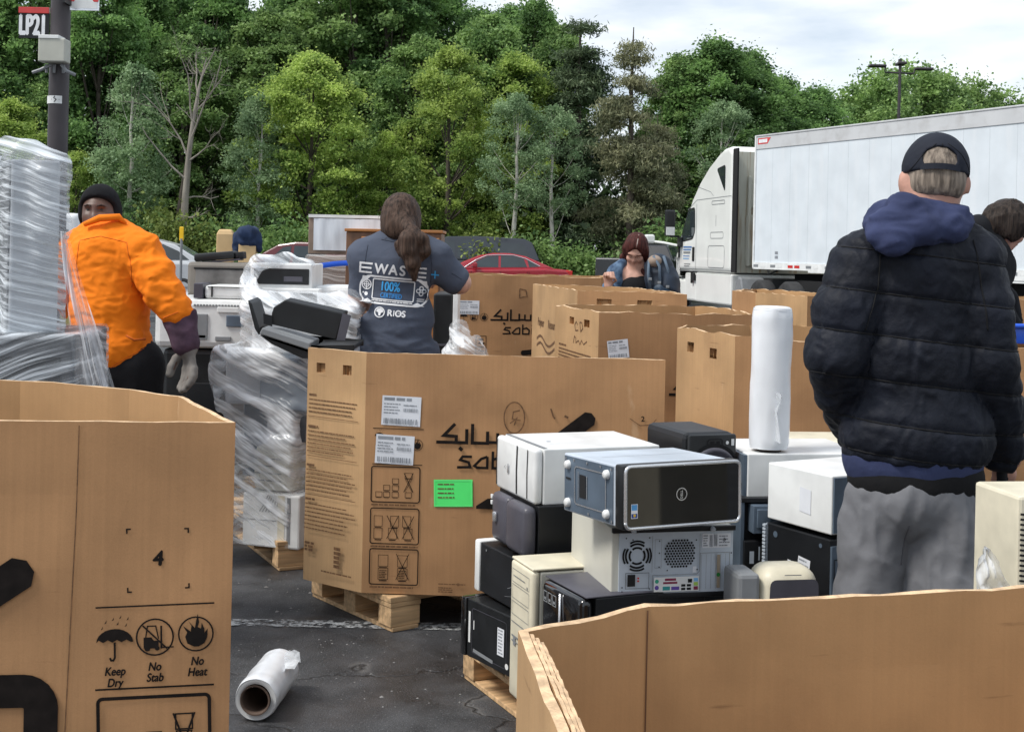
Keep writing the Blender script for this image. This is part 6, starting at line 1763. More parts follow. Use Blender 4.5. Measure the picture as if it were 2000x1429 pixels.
s.ell(hh(-.006, -.105, .029), (.046, .05, .032), .004, Rm, 's')
s.ell(hh(-.006, -.105, .0), (.046, .03, .02), .002, Rm, 's')
cap_ = sdf_obj('cap', s, *B3(hh(0, 0, .03), .16), .0045, M['navy_cap'], root, lambda v, n: .0012*fbm(v, 18, 3))
k = MB(); P_ = []
for i in range(13):
    a = -.62 + 1.24*i/12; P_.append((.0925*math.sin(a)*1.0 - .004, -.1085*math.cos(a)))
vs = [hh(x, y-.008, z) for x, y in P_ for z in (-.007, .010)] ; k.add(vs, [(2*i, 2*i+2, 2*i+3, 2*i+1) for i in range(12)]); k.build('strap', M['navy_cap'], cap_, smooth=True)
s = SDF(); s.ell(hh(0, .135, .0), (.07, .075, .010), .01, Rm); sdf_obj('brim', s, *B3(hh(0, .135, 0), .1), .008, M['navy_cap'], cap_)
MB().cyl(hh(0, -.008, .124), hh(0, -.008, .131), .009, .006, 12).build('button', M['navy_cap'], cap_, smooth=True)
M['hoodie'] = cloth('blue violet hooded sweatshirt', (.036, .046, .105), .9)
s = SDF()
s.cap(m(1722, 420, .02), m(1765, 408, -.10), .030, .036, .03); s.cap(m(1765, 408, -.10), m(1868, 428, -.05), .034, .032, .03); s.cap(m(1868, 428, -.05), m(1880, 440, .06), .032, .03, .03); s.cap(m(1722, 420, .02), m(1745, 415, .12), .03, .03, .03)
s.cap(m(1712, 438, -.02), m(1726, 452, -.12), .034, .036, .03); s.cap(m(1726, 455, -.12), m(1745, 470, -.15), .036, .032, .03); s.cap(m(1745, 468, -.15), m(1800, 448, -.135), .034, .030, .03); s.cap(m(1800, 448, -.13), m(1868, 450, -.09), .03, .026, .03)
s.cap(m(1730, 432, -.12), m(1850, 440, -.10), .034, .03, .03); s.ell(m(1795, 450, -.01), (.12, .115, .045), .04)
s.ell(m(1822, 400, .04), (.066, .085, .06), .02, None, 's')
sdf_obj('hood', s, *B3(m(1795, 440), .25), .0075, M['hoodie'], root, lambda v, n: .008*folds(v, 8, 4, (1, 1, 2.0)) + .004*folds(v, 18, 5, (1, 1, 2)) - .003)
s = SDF(); s.ell(m(1783, 890, .0), (.192, .132, .15), .05); s.plane(m(1783, 957), (.03, 0, -1)); s.plane(m(1783, 850), (0, 0, 1))
sdf_obj('sweatshirt_hem', s, *B3(m(1783, 900), .28), .01, M['hoodie'], root, lambda v, n: .005*folds(v, 7, 7, (1, 1, .3)))
s = SDF(); s.ell(m(1788, 930, .0), (.188, .128, .14), .05); s.plane(m(1788, 992), (-.06, 0, -1)); s.plane(m(1783, 900), (0, 0, 1))
sdf_obj('shirt_hem', s, *B3(m(1783, 940), .26), .01, cloth('black undershirt', (.008, .008, .009)), root, lambda v, n: .003*folds(v, 6, 9, (1, 1, .5)))
M['jacket'] = cloth('quilted black nylon', (.0085, .0105, .0175), .62, .3, 7, .35, 42, spec=.2)
s = SDF()
s.ell(m(1796, 570, .0), (.178, .125, .17), .05); s.ell(m(1788, 700, .0), (.188, .135, .20), .05); s.ell(m(1790, 850, .0), (.205, .145, .17), .05)
s.cap(m(1800, 455, .0), m(1800, 510), .095, .13, .04); s.cap(m(1745, 478), m(1690, 520), .07, .088, .05); s.cap(m(1850, 470), m(1890, 508), .068, .085, .05)
s.chain([m(1688, 528), m(1655, 610, -.03), m(1636, 695, -.04)], [.09, .082, .076], .022); s.chain([m(1636, 695, -.04), m(1648, 770, .05), m(1672, 840, .19)], [.076, .068, .055], .02)
s.chain([m(1893, 516), m(1912, 610, -.03), m(1924, 705, -.04)], [.088, .081, .078], .022); s.chain([m(1924, 705, -.04), m(1940, 800, .04), m(1957, 880, .12)], [.078, .072, .055], .02)
s.ell(m(1822, 385, .06), (.075, .085, .12), .02, None, 's')
def hem(X, Y, Z, z0=m(1785, 893).z, x0=m(1785, 893).x):
    zz = z0 - .11*np.clip(X - x0 - .02, 0, .3) - 0*Y
    return np.where(np.abs(X - x0) < .245, (zz - Z), -1.0)
s.ops.append(('i', .008, hem, ()))
s.ell(m(1810, 372, -.02), (.085, .1, .13), .01, None, 's')
lv = [m(1785, py).z for py in (500, 580, 660, 745, 826, 886)]
def jd(v, n):
    d = puff(lv, .0075, .008, .10)(v, n)
    return d + .005*folds(v, 6, 3, (1.3, 1, .9), .9) + .005*folds(v, 13, 5, (1.6, 1, .7), .8) + .0028*folds(v, 27, 6, (1.2, 1, 1), .7)
lo, hi = B3(m(1790, 680), .55); jk_ = sdf_obj('jacket', s, (m(1530, 680).x, -.3, m(1790, 960).z), (m(2030, 680).x, .36, m(1790, 420).z), .0058, M['jacket'], root, jd)
M['thread'] = pm('black thread', (.003, .003, .004), r=.9)
seam(jk_, [[(x, l_ - .10*x) for x in np.arange(-.36, .36, .006)] for l_ in lv], .0022, M['thread'], 'quilting_seam')
seam(jk_, [lerp_line(m, [(1702, 470), (1694, 560), (1668, 640)], 14), lerp_line(m, [(1880, 470), (1890, 560), (1898, 640)], 14)], .002, M['thread'], 'armhole_seam')
seam(cap_, [lerp_line(m, [(1826, 284), (1825, 312)], 8), lerp_line(m, [(1815, 284), (1790, 305), (1768, 338)], 8), lerp_line(m, [(1836, 284), (1862, 305), (1884, 338)], 8)], .0011, M['thread'], 'panel_seam')
M['joggers'] = cloth('grey track trousers', (.155, .158, .17), .75, .12, 4, .15, 30)
s = SDF(); s.ell(m(1785, 975, .0), (.178, .122, .12), .03)
s.chain([m(1716, 1010), m(1702, 1150, .01), J['knL'], J['anL'] + V((0, 0, .02))], [.090, .088, .078, .062], .016); s.chain([m(1838, 1010), m(1838, 1150, -.03), J['knR'], J['anR'] + V((0, 0, .02))], [.112, .110, .088, .064], .016)
s.plane(m(1785, 905), (0, 0, 1))
tr_m = sdf_obj('trousers', s, (m(1600, 900).x, -.26, .02), (m(1960, 900).x, .26, m(1785, 890).z), .008, M['joggers'], root, lambda v, n: .013*folds(v, 5, 11, (1.8, 1, .5), .9) + .008*folds(v, 10, 12, (1.5, 1, .6), .8) + .003*folds(v, 22, 13, (1.2, 1, .8), .8))
seam(tr_m, [lerp_line(m, [(1884, 985), (1892, 1060), (1908, 1150)], 14), lerp_line(m, [(1752, 1010), (1744, 1090)], 12)], .0015, pm('dark grey thread', (.09, .09, .10), r=.9), 'trouser_seam')
footwear(root, J, M['black_pl'])
s = SDF(); hand_ops(s, J['wrR'] + V((0, 0, .01)), (.25, .4, -.85), (-.6, .6, 0), 1.12, .55, .0105, .006); s.cap(J['wrR'] + V((0, -.02, .06)), J['wrR'], .045, .036, .02)
sdf_obj('glove', s, *B3(J['wrR'] + V((.03, .06, -.07)), .2), .006, cloth('black knitted glove', (.012, .012, .014)), root)

# ---- woman in the printed T-shirt, back to us
root, m = start('person in a grey blue printed t-shirt with a brown ponytail, back to the camera', 775, 6.7)
J = dict(head=m(783, 432, .03), neck=m(780, 470), chest=m(774, 545), pelvis=m(772, 700), shL=m(712, 500), elL=m(700, 588, .06), wrL=m(745, 595, .27), shR=m(850, 508), elR=m(898, 552, .04), wrR=m(862, 535, .27), hipL=m(738, 715), knL=m(738, 880, .02), hipR=m(808, 715), knR=m(808, 880, .02))
J['anL'] = V((J['knL'].x, 0, .09)); J['anR'] = V((J['knR'].x, 0, .09)); J['hdR'] = (-.6, .8, .1); J['hdL'] = (.5, .85, .1)
s = SDF(); Rm = frame((-.05, 1, -.15)); hh = head_ops(s, J['head'], Rm); s.cap(J['neck'] + V((0, .02, .05)), J['neck'], .055, .06, .04); body_ops(J, s, .82)
s.chain([J['shR'], J['elR'], J['wrR']], [.055, .050, .034], .03); s.chain([J['shL'], J['elL'], J['wrL']], [.055, .048, .033], .03)
lo, hi = bbox(J, .16); sdf_obj('body', s, lo, hi, .012, M['skin_fair'], root); face_parts(root, hh, Rm, None)
M['hair_brown'] = hair_mat('long brown hair', (.028, .017, .012), (.10, .062, .045))
s = SDF(); s.ell(hh(0, -.018, .02), (.098, .112, .118), .03, Rm); s.ell(hh(.0, -.05, -.05), (.085, .075, .075), .05, Rm); s.ell(hh(0, .0, .075), (.06, .07, .045), .03, Rm)
s.plane(hh(0, .06, 0), Rm @ V((0, 1, -.2)), .02)
s.cap(hh(.02, -.11, -.04), m(806, 452, -.14), .05, .026, .03)
hr = sdf_obj('hair', s, *B3(hh(0, -.03, -.0), .22), .0075, M['hair_brown'], root, lambda v, n: .006*folds(v, 22, 2, (1, 1, .35), .5))
s = SDF(); s.chain([m(806, 452, -.15), m(798, 468, -.17), m(799, 490, -.175), m(806, 515, -.17), m(810, 546, -.16)], [.024, .036, .035, .028, .008], .03); s.chain([m(806, 455, -.15), m(822, 470, -.15), m(828, 490, -.15), m(822, 505, -.15)], [.025, .032, .026, .01], .02); s.chain([m(800, 465, -.16), m(784, 480, -.15), m(783, 496, -.15)], [.03, .026, .008], .02)
sdf_obj('ponytail', s, *B3(m(804, 495, -.16), .2), .007, M['hair_brown'], hr, lambda v, n: .008*folds(v, 24, 6, (1, 1, .3), .6))
k = MB(); k.lathe([(.026, -.01), (.033, -.006), (.034, .006), (.026, .01)], 20); k.M = T(m(806, 453, -.15)); kk = MB(T(m(806, 453, -.15)) @ Matrix.Rotation(.5, 4, 'X')); kk.lathe([(.024, -.012), (.034, -.006), (.034, .006), (.024, .012)], 20); kk.build('hair_tie', M['black_pl'], hr, smooth=True)
strands(hr, hh(0, -.02, .02), (.100, .114, .120), 60, M['hair_brown'], 5)
strands(hr, m(803, 490, -.165), (.04, .04, .10), 50, M['hair_brown'], 6, .07)
M['tshirt'] = cloth('slate blue t-shirt cotton', (.070, .083, .116), .9, .12, 4)
s = SDF(); s.ell(m(774, 528, .0), (.195, .122, .15), .06); s.ell(m(772, 620, .0), (.190, .128, .19), .07); s.ell(m(772, 690, .0), (.208, .14, .13), .06)
s.cap(m(780, 475), m(778, 505), .075, .12, .06); s.cap(m(745, 482), m(712, 500), .075, .085, .06); s.cap(m(815, 485), m(850, 506), .08, .09, .06)
s.cap(m(716, 504), m(707, 572, .04), .075, .066, .025); s.cap(m(846, 508), m(888, 546, .035), .082, .074, .025)
for a, b, k_ in ((m(706, 578, .04), (-.1, .1, -1), 0), (m(898, 562, .03), (.85, .15, -.62), 0)):
    b = V(b).normalized()
    def cut(X, Y, Z, a=a, b=b):
        near = (X-a.x)**2 + (Y-a.y)**2 + (Z-a.z)**2 < .0225
        return np.where(near, (X-a.x)*b.x + (Y-a.y)*b.y + (Z-a.z)*b.z, -1.0)
    s.ops.append(('i', .004, cut, ()))
s.ell(m(781, 462, .02), (.062, .075, .05), .015, None, 's')
s.plane(m(772, 740), (0, 0, -1))
ts = sdf_obj('tshirt', s, (m(655, 600).x, -.22, m(772, 745).z), (m(925, 600).x, .25, m(772, 455).z), .009, M['tshirt'], root,
             lambda v, n: (.013*folds(v, 4.5, 8, (1, 1, 2.0), .9) + .006*folds(v, 9, 18, (.7, 1, 2), .8))*np.clip((m(772, 600).z+.05-v[:, 2])*6, .25, 1) + .004*folds(v, 11, 9, (1, 1, 1.2))*np.clip(np.abs(v[:, 0])*8-.7, .1, 1))
seam(ts, [lerp_line(m, [(883, 533), (902, 545)], 8), lerp_line(m, [(722, 478), (716, 520), (722, 560)], 12), lerp_line(m, [(842, 482), (846, 520), (842, 552)], 12), lerp_line(m, [(748, 468), (779, 474), (812, 470)], 12)], .0016, pm('slate thread', (.035, .043, .065), r=.9), 'shirt_seam')
# print, pressed on to the back of the shirt
bvh = BVHTree.FromPolygons([v.co for v in ts.data.vertices], [tuple(p.vertices) for p in ts.data.polygons])
def on_shirt(o_, ang_, scale):
    c_, k_ = math.cos(ang_), math.sin(ang_)
    def mp_(x, y, l):
        X, Z = o_.x + (c_*x - k_*y)*scale, o_.z + (k_*x + c_*y)*scale
        hit = bvh.ray_cast(V((X, -1, Z)), V((0, 1, 0)))[0]
        return V((X, (hit.y if hit else -.12) - l, Z))
    return mp_
k = Ink()
def dense(k, name, mats, mp_):
    bm = bmesh.new(); vv = [bm.verts.new(v) for v in k.v]
    for f, mi in zip(k.f, k.m):
        try: bm.faces.new([vv[i] for i in f]).material_index = mi
        except ValueError: pass
    bmesh.ops.triangulate(bm, faces=bm.faces[:])
    for _ in range(3):
        es = [e for e in bm.edges if e.calc_length() > .022]
        if es: bmesh.ops.subdivide_edges(bm, edges=es, cuts=1, use_grid_fill=False); bmesh.ops.triangulate(bm, faces=[f for f in bm.faces if len(f.verts) > 3])
    vs = [mp_(v.co.x, v.co.y, .0022 + v.co.z*.00003) for v in bm.verts]; bm.verts.index_update()
    o = mesh_obj(name, vs, [[v.index for v in f.verts] for f in bm.faces], mats, ts, [f.material_index for f in bm.faces]); bm.free(); return o
u_ = lambda px, py: ((px-774)/388.0, (560-py)/388.0)
def L(px, py): return u_(px, py)
# drawn level, then turned by the slope of the print in the photo
k.stroke([(-.118, .106), (-.180, .106), (-.180, .062), (-.118, .062)], .010); k.stroke([(-.178, .084), (-.122, .084)], .009)
k.text('W', -.106, .062, .048, .045, sx=.95); k.text('A', -.034, .062, .048, .045, sx=.95); k.text('S', .022, .062, .048, .045, sx=.95); k.text('T', .062, .062, .048, .045); 
for y in (.106, .084, .062): k.stroke([(.112, y), (.150, y)], .009)
k.mi = 1; k.rect(.172, .077, .212, .083); k.rect(.189, .061, .195, .100); k.mi = 0
k.frame(-.176, -.085, .166, .046, .009, .055, 6)
k.poly([(-.165, .044), (-.12, .044), (-.145, .022), (-.172, .0)]); k.poly([(.155, .044), (.11, .044), (.14, .022), (.163, .0)]); k.poly([(-.165, -.083), (-.10, -.083), (-.13, -.066)]); k.poly([(.155, -.083), (.09, -.083), (.12, -.066)])
k.frame(-.108, -.064, .098, .034, .0055, .006)
k.ring(-.142, .002, .024, .005); k.ring(-.142, .002, .013, .004); k.stroke([(-.166, .002), (-.118, .002)], .004); k.stroke([(-.142, -.022), (-.142, .026)], .004); k.disc(-.142, -.045, .010, 14); k.disc(-.158, -.04, .004, 8)
for a in range(4): k.ring(.132 + .014*math.cos(a*PI/2), -.008 + .014*math.sin(a*PI/2), .009, .005, 10)
k.rect(.115, -.05, .15, -.046); k.rect(.115, -.06, .15, -.056); k.bars(-.11, -.07, .1, 1, .02, .005, 3, .1)
k.mi = 1; k.text('100%', -.062, -.020, .045, .03, sx=.72); k.mi = 2; k.text('CERTIFIED', -.065, -.055, .024, .04, sx=.68); k.mi = 0
k.ring(-.060, -.128, .024, .0055); k.poly([(-.078, -.125), (-.072, -.112), (-.055, -.108), (-.043, -.115), (-.042, -.127), (-.052, -.131), (-.055, -.145), (-.064, -.143), (-.066, -.13)])
k.text('R', -.018, -.141, .030, .06); k.rect(.009, -.141, .014, -.113); k.text('OS', .019, -.141, .030, .06, sx=.95); k.rect(.03, -.127, .06, -.124)
dense(k, 'shirt_print', [M['white_print'], pm('blue print', (.05, .38, .80), r=.7, var=.1), pm('deep blue print', (.03, .22, .55), r=.7, var=.15)], on_shirt(m(774, 560), -.075, 1.0))
s = SDF(); s.ell(m(772, 715, .0), (.19, .135, .14), .06)
for e in 'LR': s.chain([J['hip'+e], J['kn'+e], J['an'+e] + V((0, 0, .02))], [.10, .075, .06], .035)
sdf_obj('trousers', s, (m(690, 800).x, -.22, .02), (m(860, 800).x, .22, m(772, 660).z), .014, cloth('dark blue jeans', (.02, .026, .045)), root, lambda v, n: .008*folds(v, 5, 3, (1, 1, .6)))
footwear(root, J, M['black_pl'])

# ---- man in the orange shirt
root, m = start('person in a bright orange shirt and black beanie, bending over by the wrapped tower', 225, 6.25)
J = dict(head=m(194, 414, .13), neck=m(205, 446, .10), chest=m(210, 500, .03), pelvis=m(235, 700, .0), shL=m(160, 480, .10), elL=m(120, 560, .22), wrL=m(105, 620, .35), shR=m(285, 490, -.04), elR=m(318, 572, -.08), wrR=m(367, 676, -.10), hipL=m(200, 715, .05), knL=m(195, 880, .08), hipR=m(268, 715), knR=m(275, 880))
J['anL'] = V((J['knL'].x, .05, .09)); J['anR'] = V((J['knR'].x, -.03, .09)); J['hdR'] = (.12, -.02, -1); J['pnR'] = (-.75, -.65, 0); J['curl'] = .32
s = SDF(); Rm = frame((.05, -1, .05)); hh = head_ops(s, J['head'], Rm, 1.05); s.cap(J['neck'] + V((-.01, .05, .03)), J['neck'], .06, .066, .04); body_ops(J, s)
lo, hi = bbox(J, .17); sdf_obj('body', s, lo, hi, .011, M['skin_brown'], root); face_parts(root, hh, Rm, None)
s = SDF(); s.ell(hh(0, -.015, .03), (.092, .112, .105), .02, Rm); s.ell(hh(0, -.07, -.03), (.085, .06, .08), .04, Rm); s.plane(hh(0, .06, .052), Rm @ V((0, .6, -.8)), .006)
for e in (-1, 1): s.ell(hh(e*.076, -.015, -.01), (.022, .05, .06), .02, Rm)
sdf_obj('beanie', s, *B3(hh(0, -.02, .02), .19), .008, cloth('black knitted beanie', (.008, .008, .010), .95), root, lambda v, n: .003*folds(v, 14, 2))
M['orange'] = cloth('orange work shirt', (.88, .21, .008), .85, .08, 4, .2, 30)
s = SDF(); s.ell(m(212, 515, .02), (.185, .145, .18), .06); s.ell(m(214, 600, .01), (.175, .15, .22), .07); s.ell(m(222, 680, .0), (.175, .15, .15), .06)
s.cap(m(212, 455, .04), m(212, 480, .03), .075, .13, .05); s.cap(m(230, 462, .03), m(272, 490, -.03), .082, .086, .04); s.cap(m(185, 465, .06), m(160, 492, .10), .085, .095, .05)
s.chain([m(276, 494, -.03), m(298, 532, -.07), m(318, 570, -.09)], [.088, .080, .076], .025); s.chain([m(318, 570, -.09), m(340, 602, -.095), m(355, 624, -.10)], [.076, .062, .052], .02); s.cap(m(158, 490, .1), m(120, 560, .22), .09, .075, .03); s.cap(m(120, 560, .22), m(107, 610, .33), .075, .055, .03)
s.plane(m(355, 626, -.09), (.35, 0, -.94), .004) if False else None
def ocut(X, Y, Z, a=m(354, 624, -.09), p0=m(150, 738), p1=m(305, 678)):
    n1 = V((.45, 0, -.89)); d1 = np.where((X-a.x)**2 + (Z-a.z)**2 < .03, (X-a.x)*n1.x + (Z-a.z)*n1.z, -1.0)
    zl = np.interp(X, [p0.x, m(215, 738).x, p1.x], [p0.z, m(215, 735).z, p1.z]); d2 = np.where(X < m(318, 600).x, zl - Z, -1.0)
    return np.maximum(d1, d2)
s.ops.append(('i', .006, ocut, ()))
osh = sdf_obj('shirt', s, (m(80, 600).x, -.3, m(220, 760).z), (m(390, 600).x, .45, m(220, 400).z), .0075, M['orange'], root,
        lambda v, n: .007*folds(v, 4.5, 15, (1.5, 1, .8), 1.0)*np.clip(.45 + np.abs(v[:, 0]-.02)*2.2, 0, 1) + .009*folds(v, 9, 16, (1, 1, 1.5), .9)*np.clip(.3 + (v[:, 0]-.02)*5, .3, 1.3) + .0045*folds(v, 19, 17, (1, 1, 1.5)))
seam(osh, [lerp_line(m, [(168, 470), (210, 462), (262, 474)], 14), lerp_line(m, [(262, 474), (272, 520), (268, 560)], 14), lerp_line(m, [(168, 470), (164, 520), (172, 560)], 14), lerp_line(m, [(158, 726), (215, 724), (290, 678)], 16), lerp_line(m, [(337, 618), (366, 606)], 8)], .0019, pm('deep orange thread', (.62, .125, .006), r=.9), 'shirt_seam')
k = MB(); k.tube([m(165, 438, -.05), m(195, 426, -.07), m(232, 424, -.04), m(246, 438, -.03)], [.012, .017, .017, .008], 8); k.build('collar', M['orange'], root, smooth=True)
k = MB(); k.tube([m(246, 655, -.172), m(262, 664, -.165), m(284, 662, -.13)], .006, 6); k.build('pocket_seam', pm('orange seam', (.5, .10, .006), r=.9), root, smooth=True)
s = SDF(); s.ell(m(235, 712, .02), (.185, .145, .15), .06)
for e in 'LR': s.chain([J['hip'+e], J['kn'+e], J['an'+e] + V((0, 0, .02))], [.115, .09, .07], .04)
sdf_obj('trousers', s, (m(130, 800).x, -.25, .02), (m(350, 800).x, .3, m(235, 655).z), .013, cloth('black work trousers', (.010, .010, .012)), root, lambda v, n: .01*folds(v, 5, 3, (1, 1, .6)))
footwear(root, J, M['black_pl'])
s = SDF(); s.cap(m(350, 615, -.09), m(362, 668, -.10), .078, .062, .03); s.plane(m(350, 613, -.09), (-.35, 0, .94), .004)
cf = sdf_obj('glove_cuff', s, *B3(m(356, 640, -.095), .16), .008, cloth('purple brown canvas cuff', (.085, .05, .075), .9, .35, 14), root, lambda v, n: .006*folds(v, 9, 4))
M['glove'] = cloth('grey leather glove', (.20, .185, .17), .8, .25, 12)
s = SDF(); s.cap(m(363, 660, -.10), m(367, 680, -.10), .05, .045, .03); hand_ops(s, m(367, 674, -.10), (.12, -.02, -1), (-.75, -.65, 0), 1.25, .32, .0145, .009)
sdf_obj('glove', s, *B3(m(368, 705, -.10), .19), .006, M['glove'], root, lambda v, n: .002*folds(v, 20, 4))

# ---- red-haired woman looking down
root, m = start('person with red brown hair and denim jacket, looking down, one fist raised', 1245, 10.0)
J = dict(head=m(1242, 488, -.03), neck=m(1243, 517), chest=m(1242, 560, .02), pelvis=m(1245, 640, .05), shL=m(1208, 530), elL=m(1190, 578, -.02), wrL=m(1188, 560, -.16), shR=m(1282, 530), elR=m(1300, 580, .0), wrR=m(1280, 590, -.2), hipL=m(1228, 650, .05), hipR=m(1265, 650, .05))
for e in 'LR': J['kn'+e] = V((J['hip'+e].x, .05, .5)); J['an'+e] = V((J['hip'+e].x, .08, .09))
J['hdL'] = (-.05, -.1, 1); J['pnL'] = (.25, -1, 0); J['curl'] = 1.45
s = SDF(); Rm = frame((-.25, -1, -.78), (.08, 0, 1)); hh = head_ops(s, J['head'], Rm, .97); s.cap(J['neck'] + V((0, .03, .03)), J['neck'], .052, .056, .03); body_ops(J, s, .9)
s.ell(m(1240, 541, .012), (.08, .075, .045), .03)
lo, hi = bbox(J, .15); sdf_obj('body', s, lo, hi, .009, M['skin_fair'], root); face_parts(root, hh, Rm, None, True)
M['hair_red'] = hair_mat('red brown hair', (.030, .008, .007), (.10, .026, .02))
s = SDF(); s.ell(hh(0, -.014, .022), (.089, .108, .108), .02, Rm); s.ell(hh(0, -.05, -.05), (.085, .06, .09), .03, Rm)
for e in (-1, 1): s.cap(hh(e*.074, .02, .03), hh(e*.082, .02, -.095), .024, .02, .02)
s.cap(hh(.09, .0, -.08), m(1262, 536, -.06), .03, .018, .03)
s.ell(hh(-.006, .115, -.028), (.055, .072, .112), .012, Rm, 's')
hr = sdf_obj('hair', s, *B3(hh(0, -.01, -.03), .24), .0085, M['hair_red'], root, lambda v, n: .004*folds(v, 20, 2, (1, 1, .3)))
k = MB(); k.tube([hh(-.012, .076, .080), hh(-.015, .055, .103), hh(-.016, .03, .120), hh(-.016, -.02, .130)], [.003, .005, .005, .003], 6); k.build('hair_parting', pm('grey parting', (.35, .27, .24), r=.7), hr, smooth=True)
strands(hr, hh(0, -.01, .0), (.095, .112, .115), 50, M['hair_red'], 8, .07)
M['denim'] = pm('washed denim', (.035, .075, .15), c2=(.13, .21, .32), r=.9, var=.3, vs=22, bump=.2, bs=60)
s = SDF(); s.ell(m(1243, 565, .015), (.15, .115, .15), .05); s.ell(m(1244, 620, .04), (.15, .12, .2), .06); s.ell(m(1238, 524, -.02), (.055, .12, .062), .015, None, 's')
sdf_obj('top', s, *B3(m(1244, 590, .04), .34), .011, cloth('black top', (.010, .010, .012)), root, lambda v, n: .004*folds(v, 7, 3)).data.materials[0]
s = SDF(); s.ell(m(1243, 552, .045), (.185, .125, .18), .06); s.ell(m(1244, 640, .06), (.18, .13, .22), .08); s.cap(m(1226, 516, .03), m(1207, 532), .06, .072, .04); s.cap(m(1262, 516, .03), m(1283, 532), .06, .072, .04)
s.chain([m(1206, 534), m(1191, 578, -.02), m(1188, 562, -.12)], [.07, .058, .044], .03); s.chain([m(1284, 534), m(1302, 580), m(1284, 590, -.16)], [.07, .06, .045], .03)
s.ell(m(1240, 530, -.12), (.095, .14, .42), .02, None, 's'); s.ell(m(1243, 506, .02), (.06, .08, .06), .02, None, 's')
sdf_obj('denim_jacket', s, (m(1170, 600).x, -.28, m(1244, 690).z), (m(1325, 600).x, .28, m(1244, 495).z), .0105, M['denim'], root, lambda v, n: .006*folds(v, 8, 5))
s = SDF(); s.ell(m(1245, 655, .06), (.165, .125, .14), .06)
for e in 'LR': s.chain([J['hip'+e], J['kn'+e], J['an'+e] + V((0, 0, .02))], [.095, .07, .055], .035)
sdf_obj('trousers', s, (m(1190, 700).x, -.14, .02), (m(1305, 700).x, .26, m(1245, 625).z), .015, cloth('dark trousers', (.014, .015, .02)), root)
footwear(root, J, M['black_pl'])
# backpack: held by her, a thing of its own
o = at(1290, 540, 9.86); bk = thing('backpack', 'dark backpack with a tan pocket, slung on the shoulder of the red-haired woman', 'backpack', (o.x, 9.86, 0))
mm = lambda px, py, dy=0.0: at(px, py, 9.86+dy) - V((o.x, 9.86, 0))
s = SDF(); s.ell(mm(1290, 542, .02), (.115, .10, .15), .04); s.ell(mm(1300, 560, .0), (.10, .11, .12), .05); s.ell(mm(1284, 516, .02), (.075, .08, .07), .05); s.plane(mm(1290, 585), (0, 0, -1))
sdf_obj('bag_body', s, *B3(mm(1290, 545), .26), .0095, pm('dark blue nylon', (.012, .022, .04), r=.6, var=.4, vs=9), bk, lambda v, n: .009*folds(v, 9, 3))
k = MB()
for px_, py_ in ((1288, 552), (1304, 560), (1270, 545)): k.box(mm(px_, py_, -.135) - V((.012, .004, .010)), mm(px_, py_, -.135) + V((.012, .012, .010)), .003)
k.build('buckle', M['grey_pl'], bk)
s = SDF(); s.ell(mm(1296, 566, -.07), (.075, .05, .06), .02); sdf_obj('front_pocket', s, *B3(mm(1296, 566, -.07), .13), .009, pm('slate nylon', (.02, .045, .08), r=.6, var=.3), bk, lambda v, n: .005*folds(v, 12, 7))
s = SDF(); s.ell(mm(1279, 511, -.045), (.05, .045, .045), .02); sdf_obj('top_pocket', s, *B3(mm(1279, 511, -.045), .09), .008, pm('tan nylon', (.30, .23, .18), r=.7, var=.15), bk, lambda v, n: .005*folds(v, 12, 3))
for pts in ([(1276, 500, -.07), (1288, 520, -.10), (1289, 550, -.115)], [(1296, 500, -.06), (1304, 525, -.08), (1308, 562, -.08)], [(1268, 508, -.05), (1266, 535, -.09), (1270, 565, -.09)]):
    k = MB(); k.tube([mm(*p) for p in pts], .011, 6); k.build('strap', pm('grey blue webbing', (.10, .14, .19), r=.8), bk, smooth=True)

# ---- dark haired youth bending at the right edge
root, m = start('person with tousled dark hair and black hooded top, bending at the right edge', 1925, 7.3)
J = dict(head=m(1968, 440, -.02), neck=m(1935, 465), chest=m(1915, 520, .0), pelvis=m(1890, 690, .05), shL=m(1895, 490, .16), elL=m(1960, 590, .2), wrL=m(1990, 660, .16), shR=m(1925, 500, -.14), elR=m(1945, 600, -.12), wrR=m(1985, 655, -.05), hipL=m(1885, 700, .14), hipR=m(1890, 700, -.03))
for e, y in (('L', .14), ('R', -.03)): J['kn'+e] = V((J['hip'+e].x, y, .5)); J['an'+e] = V((J['hip'+e].x-.03, y, .09))
s = SDF(); Rm = frame((1, -.1, -.62), (.5, 0, .85)); hh = head_ops(s, J['head'], Rm); s.cap(J['head'] - V((.04, 0, .02)), J['neck'], .055, .058, .04); body_ops(J, s, .95)
lo, hi = bbox(J, .16); sdf_obj('body', s, lo, hi, .012, M['skin_fair'], root); face_parts(root, hh, Rm, None)
s = SDF(); s.ell(hh(0, -.012, .03), (.102, .118, .108), .03, Rm); s.ell(hh(0, -.06, -.03), (.09, .07, .09), .05, Rm); s.ell(hh(0, .07, .07), (.085, .055, .05), .04, Rm); s.ell(hh(-.07, .02, -.02), (.03, .06, .06), .03, Rm); s.ell(hh(.07, .02, -.02), (.03, .06, .06), .03, Rm)
hr = sdf_obj('hair', s, *B3(hh(0, 0, .02), .22), .0075, M['hair_dark'], root, lambda v, n: .011*folds(v, 16, 2, (1, 1, .6), .8))
k = MB(); rr = random.Random(3)
for i in range(26):
    a, b = rr.uniform(-.09, .09), rr.uniform(.0, .11); p = hh(a, b, .13 - .5*abs(a)); d_ = Rm @ V((rr.uniform(-.3, .3), 1, rr.uniform(-.2, .9))).normalized()
    k.tube([p, p + d_*.03, p + d_*.05 + V((.006, 0, -.014))], [.003, .0025, .0012], 4)
